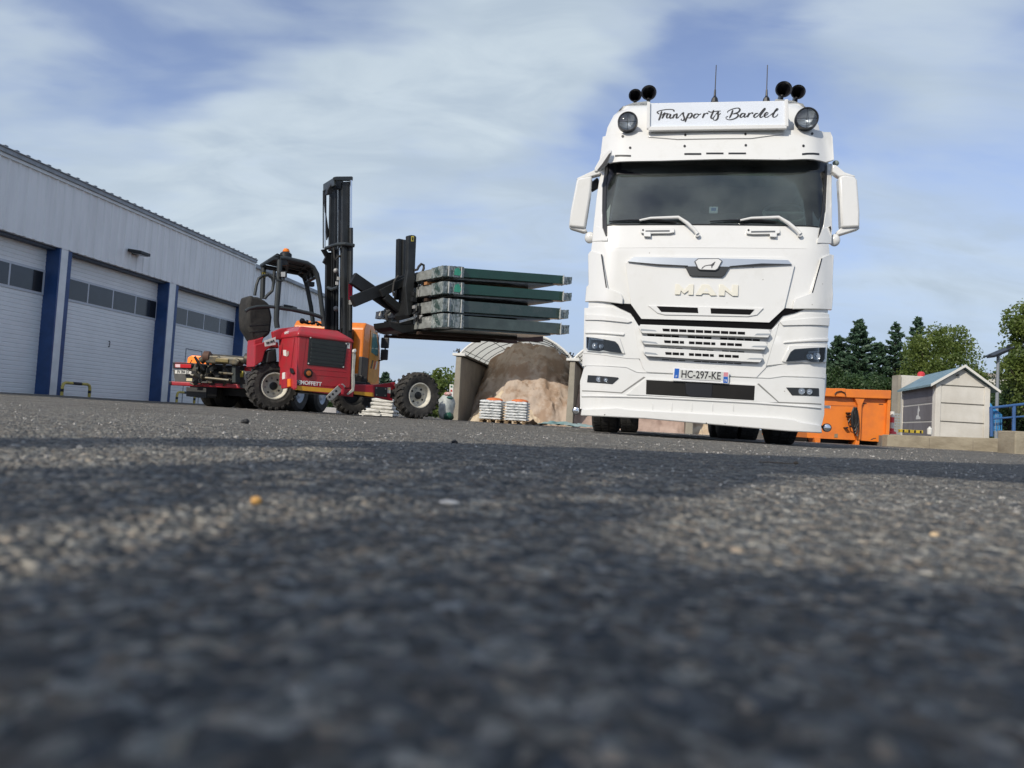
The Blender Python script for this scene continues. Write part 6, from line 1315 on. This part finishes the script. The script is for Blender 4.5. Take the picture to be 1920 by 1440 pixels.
M_shedd = mat('shed_dark_panel', (.20, .19, .20), .8, col2=(.14, .13, .135), vscale=2.0, detail=7, stretch=(1, 1, .3))
def shed():
    Yf, Yb = 18.0, 20.6
    A = wp((1754, 723), Yf); B = wp((1856, 725), Yf); P = wp((1805, 692), Yf); zb_ = LA.z-.04
    yaw = math.atan2(0, 1); t = thing('shed', 'small pale concrete panel shed with pitched roof and darker left side', 'shed', (A.x, Yf, zb_))
    w = B.x-A.x; h = (A.z+B.z)/2-zb_; hp = P.z-zb_
    # depth runs back and to the right so that the left flank shows
    L_ = wp((1693, 733), 20.8); dv = Vector((L_.x-A.x, 20.8-Yf, 0))
    front = [(0, 0, 0), (w, 0, 0), (w, 0, h), (w*.5, 0, hp), (0, 0, h)]
    body = MB().prism([Vector(p) for p in front], dv).build('shed_body', M_shed, t)
    for k in range(1, 3): z = h*k/3+.02; MB().bb(.10, w-.10, -.012, .01, z-.012, z+.008).build('panel_joint', mat('joint_dark', (.10, .095, .08), .9), t)
    MB().bb(.10, w-.1, -.010, .01, h-.01, h+.012).build('panel_joint', mat('joint_dark', (.10, .095, .08)), t)
    for x in (0.0, w-.13): MB().bb(x, x+.13, -.03, .12, 0, h+.01).build('corner_post', M_shed, t, bevel=.01)
    u = dv.normalized()
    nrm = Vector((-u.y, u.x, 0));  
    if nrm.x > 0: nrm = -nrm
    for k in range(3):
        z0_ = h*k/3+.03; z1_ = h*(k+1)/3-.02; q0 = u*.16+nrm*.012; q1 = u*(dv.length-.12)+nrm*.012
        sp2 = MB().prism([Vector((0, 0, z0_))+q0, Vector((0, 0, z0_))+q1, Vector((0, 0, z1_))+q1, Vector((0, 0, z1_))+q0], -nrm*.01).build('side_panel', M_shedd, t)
        if k == 1:
            c = u*(dv.length*.45)+nrm*.016+Vector((0, 0, (z0_+z1_)/2))
            lg = [(-.16, -.16), (.17, -.16), (.15, -.10), (.05, -.08), (.04, .02), (.10, .06), (.02, .20), (-.04, .10), (-.05, -.04), (-.14, -.08)]
            MB().prism([c-u*x*1.2+Vector((0, 0, y)) for x, y in lg], -nrm*.002).build('white_emblem', M_sticker, sp2)
    q = u*(dv.length-.10); MB().prism([q+nrm*.03, q+u*.1+nrm*.03, q+u*.1+nrm*.03+Vector((0, 0, h)), q+nrm*.03+Vector((0, 0, h))], -nrm*.1).build('corner_post', M_shed, t)
    # roof: glazed green grey slopes with white verge trim
    ov = u*-.12; e = .10
    def slope(x0, z0_, x1, z1_, nm, m): 
        a = Vector((x0, 0, z0_))+ov; b = Vector((x1, 0, z1_))+ov; MB().prism([a, b, b+Vector((0, 0, .05)), a+Vector((0, 0, .05))], dv+u*.2).build(nm, m, t)
    mr = mat('roof_teal', (.16, .26, .27), .35, vary=.3, vscale=3)
    slope(-.14, h-.05, w*.5, hp+.02, 'roof_slope', mr); slope(w*.5, hp+.02, w+.20, h-.10, 'roof_slope', mr)
    for (x0, z0_, x1, z1_) in ((-.15, h-.06, w*.5, hp+.035), (w*.5, hp+.035, w+.21, h-.13)):
        a = Vector((x0, 0, z0_))+ov; b = Vector((x1, 0, z1_))+ov; MB().prism([a, b, b+Vector((0, 0, .065)), a+Vector((0, 0, .065))], -u*.03).build('verge_trim', mat('trim_white', (.66, .65, .60), .5), t)
    MB().tube([(w*.36, -.05, hp-.17), (w*.40, -.06, hp-.14)], .02, 6).build('roof_hook', M_mast, t)
shed()
def slab():
    a = wp((1686, 703), 21.8); b = wp((1733, 706), 21.8); zb_ = .2; t = thing('panel_wall', 'tall pale concrete panel standing behind the shed with a red cap on top', 'wall panel', (a.x, 21.8, zb_))
    MB().bb(0, 1.6, 0, .25, 0, a.z-zb_).build('wall_slab', M_shed, t, bevel=.015); MB().bb(-.05, .03, -.06, .3, -.0, a.z-zb_-.01).build('edge_post', M_conc, t)
    q = wp((1728, 699), 21.9); t2 = thing('red_cap', 'small red plastic cap sitting on the concrete panel top', 'cap', (q.x, 21.92, a.z)); MB().lathe([(.10, 0), (.10, .09), (.06, .14), (0, .15)], (0, 0, 0), (0, 0, 1), 14).build('cap', mat('cap_red', (.55, .04, .05), .4), t2)
slab()
def marker_post():
    q = wp((1672, 812), 16.6); t = thing('marker_post', 'red and white banded plastic post just right of the orange skip', 'post', (q.x, 16.6, q.z-.02)); h = .50
    for k in range(4): MB().lathe([(.045, h*k/4), (.045, h*(k+1)/4)], (0, 0, 0), (0, 0, 1), 14).build('band', M_sticker if k % 2 else mat('post_red', (.62, .05, .06), .4), t)
    MB().lathe([(.10, 0), (.09, .05), (.05, .07)], (0, 0, 0), (0, 0, 1), 14).build('foot', mat('post_red', (.62, .05, .06)), t)
    q = wp((1680, 812), 17.4); t = thing('grey_crate', 'grey wire crate between the red and white post and the concrete panel', 'crate', (q.x, 17.4, q.z-.03)); m = mat('crate_grey', (.33, .36, .36), .5, vary=.3)
    b = MB()
    for k in range(8): b.bb(-.07, .09, -.005, .02, k*.065, k*.065+.03)
    for x in (-.07, .0, .07): b.bb(x, x+.02, -.01, -.004, 0, .50)
    b.bb(-.07, .09, .3, .32, 0, .48); b.build('lattice', m, t)
    q = wp((1708, 810), 16.9); t = thing('yellow_bar', 'yellow and black hazard bar lying on the wall in front of the shed', 'barrier bar', (q.x-.24, 16.9, q.z-.02))
    MB().bb(0, .52, 0, .10, 0, .07).build('bar', mat('hazard_yellow', (.62, .46, .05), .5, vary=.4, vscale=12), t, bevel=.01)
    for k in range(4): MB().bb(.05+k*.13, .09+k*.13, -.004, .0, .005, .065).build('black_stripe', M_mast, t)
    q = wp((1743, 812), 17.2); t = thing('white_canister', 'small white canister at the left foot of the shed', 'canister', (q.x, 17.2, q.z-.03)); MB().lathe([(.05, 0), (.055, .02), (.055, .13), (.02, .16), (.02, .18)], (0, 0, 0), (0, 0, 1), 14).build('body', M_sticker, t, smooth=True)
marker_post()
M_rail = mat('railing_blue', (.04, .115, .29), .4, vary=.25, vscale=5)
def railing():
    o = wp((1858, 818), 16.0); t = thing('blue_railing', 'blue tubular steel railing at the right edge beside the shed', 'railing', (o.x, 16.0, o.z-.04))
    def L(p, Y=16.0): q = wp(p, Y); return q-Vector((o.x, 16.0, o.z-.04))
    posts = [z6((1615, 920))[0], z6((1805, 905))[0]]
    for (p, q) in ((z6((1612, 918))[0], z6((1616, 1162))[0]), (z6((1806, 905))[0], z6((1802, 1168))[0])): MB().tube([L(p), L(q)], .035, 10).build('post', M_rail, t, smooth=True)
    for (p, q, r_) in ((z6((1605, 922))[0], z6((1990, 878))[0], .03), (z6((1612, 1015))[0], z6((1990, 985))[0], .02)): MB().tube([L(p), L(q)], r_, 10).build('rail', M_rail, t, smooth=True)
    MB().tube([L(z6((1985, 880))[0]), L(z6((1985, 1168))[0])], .035, 10).build('post', M_rail, t)
    q = wp(z6((1650, 1118))[0], 16.15); t2 = thing('blue_net', 'folded blue mesh net hanging on the left end of the railing', 'net', (q.x, 16.15, q.z))
    mb = MB()
    for k in range(9): x = -.11+k*.03; mb.tube([(-.13+k*.006, 0, .60-k*.01), (x-.02, -.02, .36), (x, .02*(k % 2), .0)], .009, 5)
    for k in range(6): z = .05+k*.09; mb.tube([(-.14+.0*k, 0, z), (.13-.03*k, 0, z-.02)], .007, 5)
    mb.build('net', mat('net_blue', (.04, .24, .52), .5), t2)
railing()
def solar_lamp():
    a, b = wp((1868, 800), 24.0), wp((1866.5, 666), 24.0); t = thing('solar_lamp', 'thin street lamp with a tilted black solar panel, right of the shed', 'street lamp', (a.x, 24.0, a.z-.9)); h = b.z-a.z+.9
    MB().tube([(0, 0, 0), (0, 0, h)], [.055, .045], 12).build('pole', mat('pole_grey', (.20, .22, .24), .5), t, smooth=True)
    MB().tube([(-.30, 0, h-.02), (.10, 0, h+.04)], .03, 8).build('arm', M_mast, t)
    MB().prism([(-.30, -.3, h-.03), (-.30, -.3, h-.07), (.33, -.3, h+.24), (.33, -.3, h+.28)], (0, .6, 0)).build('solar_panel', M_mast, t)
    MB().prism([(-.27, -.25, h-.10), (.20, -.25, h+.12), (.20, -.25, h+.16), (-.27, -.25, h-.06)], (0, .4, 0)).build('lamp_head', M_dgrey, t)
    MB().bb(.28, .36, -.04, .04, h+.24, h+.34).build('sensor', M_mast, t)
solar_lamp()
a = wp((1838, 706), 62.0); t = thing('white_warehouse', 'long low white building far behind the solar lamp', 'building', (a.x-3, 62.0, -.2)); MB().bb(0, 22, 0, 10, 0, a.z+.2).build('wall', mat('warehouse_white', (.62, .60, .54), .7, vary=.1), t); MB().bb(-.2, 22.2, -.2, 10.2, a.z+.2, a.z+.5).build('roof', mat('warehouse_roof', (.30, .27, .23), .7), t)
for k in range(4): MB().bb(2+k*5, 4+k*5, -.03, 0, 1.6, 2.5).build('window', M_win, t)

# ------------------------------------------------------------------ trees
def leaf_mat(name, c1, c2, trans=.25):
    m = mat(name, c1, .55, col2=c2, vscale=.9, contrast=(.35, .65), detail=5); nt = m.node_tree; b = nt.nodes['Principled BSDF']
    tr = nt.nodes.new('ShaderNodeBsdfTranslucent'); tr.inputs[0].default_value = tuple(min(1, x*1.8) for x in c1)+(1,); mx = nt.nodes.new('ShaderNodeMixShader'); mx.inputs[0].default_value = trans
    out = nt.nodes['Material Output']; nt.links.new(b.outputs[0], mx.inputs[1]); nt.links.new(tr.outputs[0], mx.inputs[2]); nt.links.new(mx.outputs[0], out.inputs[0]); return m
L_con = leaf_mat('conifer_needles', (.035, .075, .045), (.065, .12, .06), .12)
L_dec = leaf_mat('broad_leaves', (.14, .18, .035), (.065, .105, .025), .32)
L_dec2 = leaf_mat('broad_leaves_deep', (.045, .085, .022), (.022, .05, .018), .25)
M_bark = mat('bark', (.09, .07, .05), .9, vary=.4, vscale=6)
def quads(P, U, Vv):
    """leaf faces from numpy arrays of centres and half axes"""
    n = len(P); vs = np.stack([P-U-Vv*.3, P-Vv, P+U, P+Vv], 1).reshape(-1, 3); return vs, np.arange(n*4).reshape(-1, 4)
def leaf_mesh(name, P, size, m, par, rs, elong=1.5, updir=None):
    n = len(P); d = rs.normal(size=(n, 3)); 
    if updir is not None: d = d*.6+updir
    d /= np.linalg.norm(d, axis=1)[:, None]; e = np.cross(d, rs.normal(size=(n, 3))); e /= np.linalg.norm(e, axis=1)[:, None]
    s = size*rs.uniform(.6, 1.3, size=(n, 1)); vs, fs = quads(P, d*s*elong*.5, e*s*.5)
    me = bpy.data.meshes.new(name); me.vertices.add(len(vs)); me.vertices.foreach_set('co', vs.astype(np.float32).ravel())
    me.loops.add(fs.size); me.loops.foreach_set('vertex_index', fs.ravel().astype(np.int32)); me.polygons.add(n); me.polygons.foreach_set('loop_start', (np.arange(n)*4).astype(np.int32)); me.update()
    return finish(name, me, m, par)
def conifer(x, y, h, rad, seed, label, dens=1.0, group=None):
    rs = np.random.RandomState(seed); t = thing('conifer_tree', label, 'tree', (x, y, gzf(x, y)-.05), rs.uniform(0, 6), group)
    MB().tube([(0, 0, 0), (rs.uniform(-.1, .1), 0, h*.5), (0, 0, h*.99)], [.16, .10, .012], 8).build('trunk', M_bark, t)
    pts = []; ups = []; br = MB(); nb = int(95*dens)
    for i in range(nb):
        f = (i+.5)/nb; z = h*(.06+.93*f); L = rad*(1-f)**.80*rs.uniform(.50, 1.25)+.10; a = i*2.4+rs.uniform(-.3, .3); dr = rs.uniform(-.10, .22)+.28*f
        tip = np.array([math.cos(a)*L, math.sin(a)*L, z+L*dr]); base = np.array([0, 0, z]); br.tube([base, (base+tip)/2+np.array([0, 0, -.05*L]), tip], [.022, .014, .005], 4, caps=False)
        k = int(125*L*dens)+10; s = rs.uniform(.12, 1.04, k)**.8; p = base+(tip-base)*s[:, None]; w = .24*L*(1.15-s)+.05
        side = np.array([-math.sin(a), math.cos(a), 0]); p = p+side*(rs.uniform(-1, 1, k)*w)[:, None]+np.array([0, 0, 1])*(rs.uniform(-.07, .06, k))[:, None]; pts.append(p)
        ups.append(np.tile(np.array([math.cos(a), math.sin(a), .35]), (k, 1)))
    br.build('branches', M_bark, t); P = np.vstack(pts); leaf_mesh('crown', P, .085, L_con, t, rs, 2.6, np.vstack(ups))
def broadleaf(x, y, h, rx, rz, seed, label, m=None, n=9000, size=.11, z0=.35, trunk=True, name='broadleaf_tree', cat='tree', group=None, clump=60):
    rs = np.random.RandomState(seed); t = thing(name, label, cat, (x, y, gzf(x, y)-.05), rs.uniform(0, 6), group); zc = h-rz
    cl = []
    for i in range(clump):
        d = rs.normal(size=3); d /= np.linalg.norm(d); r = rs.uniform(.35, 1)**.5; c = np.array([d[0]*rx*r, d[1]*rx*r, zc+d[2]*rz*r*(1 if d[2] > 0 else .85)]); 
        if c[2] < z0: c[2] = z0+rs.uniform(0, .4)
        cl.append((c, rs.uniform(.16, .34)*rx))
    pts = []
    for c, rr in cl:
        k = n//clump; d = rs.normal(size=(k, 3)); d /= np.linalg.norm(d, axis=1)[:, None]; pts.append(c+d*(rs.uniform(.45, 1.12, k)**.6*rr)[:, None])
    k = n//14; d = rs.normal(size=(k, 3)); d /= np.linalg.norm(d, axis=1)[:, None]; pts.append(np.array([0, 0, zc])+d*np.array([rx, rx, rz])*rs.uniform(.95, 1.13, (k, 1)))
    b = MB(); b.tube([(0, 0, 0), (.05, 0, zc*.6), (0, .05, zc)], [.14*h/5, .10*h/5, .06*h/5], 8)
    b.build('trunk', M_bark, t); lb = MB()
    for c, rr in cl[:26]: lb.tube([(0, 0, max(.2, c[2]*.45)), (c[0]*.5, c[1]*.5, c[2]*.75), tuple(c)], [.05, .03, .008], 5, caps=False)
    lb.build('limbs', M_bark, t)
    P = np.vstack(pts); P = P[P[:, 2] > .03]; leaf_mesh('crown', P, size, m or L_dec, t, rs, 1.35)
def at_tree(px, py_top, Y): q = wp((px, py_top), Y); return q.x, q.z
CG = 'dark conifers in a row behind the orange skip'
for (px, pt, Y, rad, sd, lb, dn) in ((1612, 597, 39, 2.2, 1, 'tallest dark conifer of the row, directly above the orange skip', 1.3), (1572, 628, 40, 2.0, 2, 'dark conifer half hidden by the right side of the white truck', 1.1),
        (1681, 602, 41, 1.5, 3, 'slim pointed conifer between the tall conifer and the round green tree', 1.0), (1722, 592, 43, 1.8, 4, 'dark conifer rising behind the round light green tree', 1.1), (1650, 640, 42, 1.9, 5, 'lower conifer filling the gap right of the tallest one', 1.0), (1540, 640, 41, 1.8, 6, 'conifer mostly hidden behind the edge of the white truck', .8), (1700, 660, 44, 1.7, 8, 'low dark conifer behind the concrete panel', .9)):
    x, z = at_tree(px, pt, Y); conifer(x, Y, z+.1, rad, sd, lb, dn, CG)
x, z = at_tree(1766, 612, 37); broadleaf(x, 37, z+.1, 1.75, 2.3, 11, 'round light green tree behind the concrete shed', L_dec, 26000, .085, .5, clump=110)
x, z = at_tree(1950, 560, 27); broadleaf(x, 27, z+.1, 1.2, 2.2, 12, 'tall light green tree cut by the right edge of the photo', L_dec, 24000, .08, .4, clump=90)
for i, (px, pt, Y, rx, rz, sd, lb) in enumerate(((1560, 690, 35, 1.4, 1.2, 21, 'dark rounded bush right beside the truck mirror side, behind the skip'), (1625, 700, 34, 1.5, 1.1, 22, 'dark bush behind the middle of the orange skip'), (1690, 715, 33, 1.3, 1.0, 23, 'dark bush between the skip and the concrete panel'),
        (1885, 722, 31, 1.5, 1.5, 24, 'dark bush behind the blue railing, right of the lamp pole'), (1845, 735, 34, 1.2, 1.2, 25, 'dark bush seen between the shed and the lamp pole'), (1915, 700, 35, 1.8, 1.8, 26, 'larger dark shrub at the right edge beyond the railing'))):
    x, z = at_tree(px, pt, Y); broadleaf(x, Y, z+.1, rx, rz, sd, lb, L_dec2, 9000, .085, .1, name='shrub', cat='bush', clump=34, group='dark shrubs behind the yard')
x, z = at_tree(723, 696, 58); conifer(x, 58, z+.1, 1.5, 31, 'small far conifer seen under the raised forks, left of the big wheel', .8)
for i, (px, pt, Y, rx, rz, sd, lb) in enumerate(((832, 692, 50, 1.3, 1.5, 32, 'green tree just left of the concrete bay post'), (806, 700, 56, 1.3, 1.5, 33, 'darker green tree behind the top of the big front wheel'), (851, 690, 54, 1.6, 2.0, 34, 'green tree mostly hidden behind the concrete bay post'))):
    x, z = at_tree(px, pt, Y); broadleaf(x, Y, z+.1, rx, rz, sd, lb, L_dec if i != 1 else L_dec2, 5000, .15, .1, clump=30)
def treeline():
    rs = np.random.RandomState(5); P = []
    for k in range(170): a = R(rs.uniform(29, 41)); d = rs.uniform(95, 120); c = np.array([math.sin(a)*d, math.cos(a)*d, rs.uniform(1, 5.6)]); v = rs.normal(size=(90, 3)); v /= np.linalg.norm(v, axis=1)[:, None]; P.append(c+v*rs.uniform(.6, 2.2)*np.array([1.4, 1, .8]))
    P = np.vstack(P); P = P[P[:, 2] > 0]; o = leaf_mesh('far_wood', P, .6, L_dec2, None, rs, 1.3); tag(o, 'far line of dark green trees on the horizon at the right', 'wood', kind='stuff')
treeline()
def hedge():
    rs = np.random.RandomState(8); P = []
    for k in range(260): u = rs.uniform(0, 1); c = np.array([-15+12.5*u, 52+2*u, rs.uniform(.0, .75)]); v = rs.normal(size=(60, 3)); v /= np.linalg.norm(v, axis=1)[:, None]; P.append(c+v*rs.uniform(.1, .45))
    P = np.vstack(P); P = P[P[:, 2] > -.15]; o = leaf_mesh('hedge_foliage', P, .12, L_dec2, None, rs, 1.3); tag(o, 'low dark hedge far behind the forklift, seen between its wheels', 'hedge', kind='stuff')
hedge()
q = wp((608, 772), 26.0); t = thing('kerb_block', 'pale grey concrete block on the ground, seen under the red forklift', 'concrete block', (q.x, 26.0, q.z)); MB().bb(-.42, .42, 0, .4, -.05, .16).build('block', mat('pale_block', (.50, .50, .52), .8, vary=.2), t, bevel=.02)
# ------------------------------------------------------------------ unseen tree added behind the camera, its leaves placed to shade the foreground in patches
def shade_blocker_tree():
    rs = np.random.RandomState(77)
    def lit(px, py):
        w = 6
        # sunlit patches, read off as places on the ground
        top = np.interp(px, [0, 400, 850, 1100, 1920], [822, 823, 831, 841, 872])
        if py < top: return True
        if px < 660 and np.interp(px, [0, 620], [838, 838]) < py < np.interp(px, [0, 600, 660], [882, 862, 845]): return True
        if px < 780 and np.interp(px, [0, 480, 780], [985, 932, 925]) < py < np.interp(px, [0, 220, 500, 780], [1115, 1050, 990, 940]): return True
        if px > 1170:
            lo = np.interp(px, [1170, 1270, 1400, 1600, 1920], [995, 938, 906, 886, 905]); hi = np.interp(px, [1170, 1250, 1600, 1920], [1005, 1068, 1080, 1112])
            if lo < py < hi: return True
        return False
    P = []; S = []
    for k in range(210000):
        d = math.exp(rs.uniform(math.log(.12), math.log(5.2))); a = R(rs.uniform(-50, 50)); gx, gy = d*math.sin(a), d*math.cos(a)
        w = (d/5.2)
        if rs.rand() > max(w*w, .03)*.75: continue
        v = Vector((gx, gy, 0))-CAM; zc = v.dot(FW)
        if zc > .02:
            px = 960+FPX*v.dot(RT)/zc; py = 720-FPX*v.dot(UPV)/zc
            if 0-250 < px < 1920+250 and py < 1440 and lit(min(max(px, 0), 1919), py): continue
        elif d > 3: continue
        h = rs.uniform(1.9, 2.7)+d*1.05; s = h/SDIR.z; P.append((gx+SDIR.x*s, gy+SDIR.y*s, h)); S.append(.028+.028*min(d, 4))
    for k in range(5200):                                # ground around and behind the camera
        gx = rs.uniform(-5, 4); gy = rs.uniform(-5, .0); h = rs.uniform(5.2, 8.6); s = h/SDIR.z; P.append((gx+SDIR.x*s, gy+SDIR.y*s, h)); S.append(.15)
    P = np.array(P); S = np.array(S)[:, None]; o = np.array([P[:, 0].mean(), P[:, 1].mean(), 0])
    o = o+np.array([-4.5, 1.0, 0])
    t = thing('shade_blocker_tree', 'unseen tree added behind the camera, leaves placed to shade the foreground asphalt', 'tree', tuple(o)); P = P-o
    MB().tube([(0, 0, -.1), (.1, .1, 3), (0, 0, 6.6)], [.32, .24, .10], 12).build('trunk', M_bark, t, smooth=True)
    lb = MB()
    for k in range(14): p = P[len(P)-1-rs.randint(4000)]; lb.tube([(0, 0, 3.5+k*.18), (p[0]*.5, p[1]*.5, 5+p[2]*.1), tuple(p)], [.07, .04, .01], 6, caps=False)
    lb.build('limbs', M_bark, t)
    leaf_mesh('crown', P, S, L_dec2, t, rs, 1.4)
    return len(P)
print('shade leaves', shade_blocker_tree())
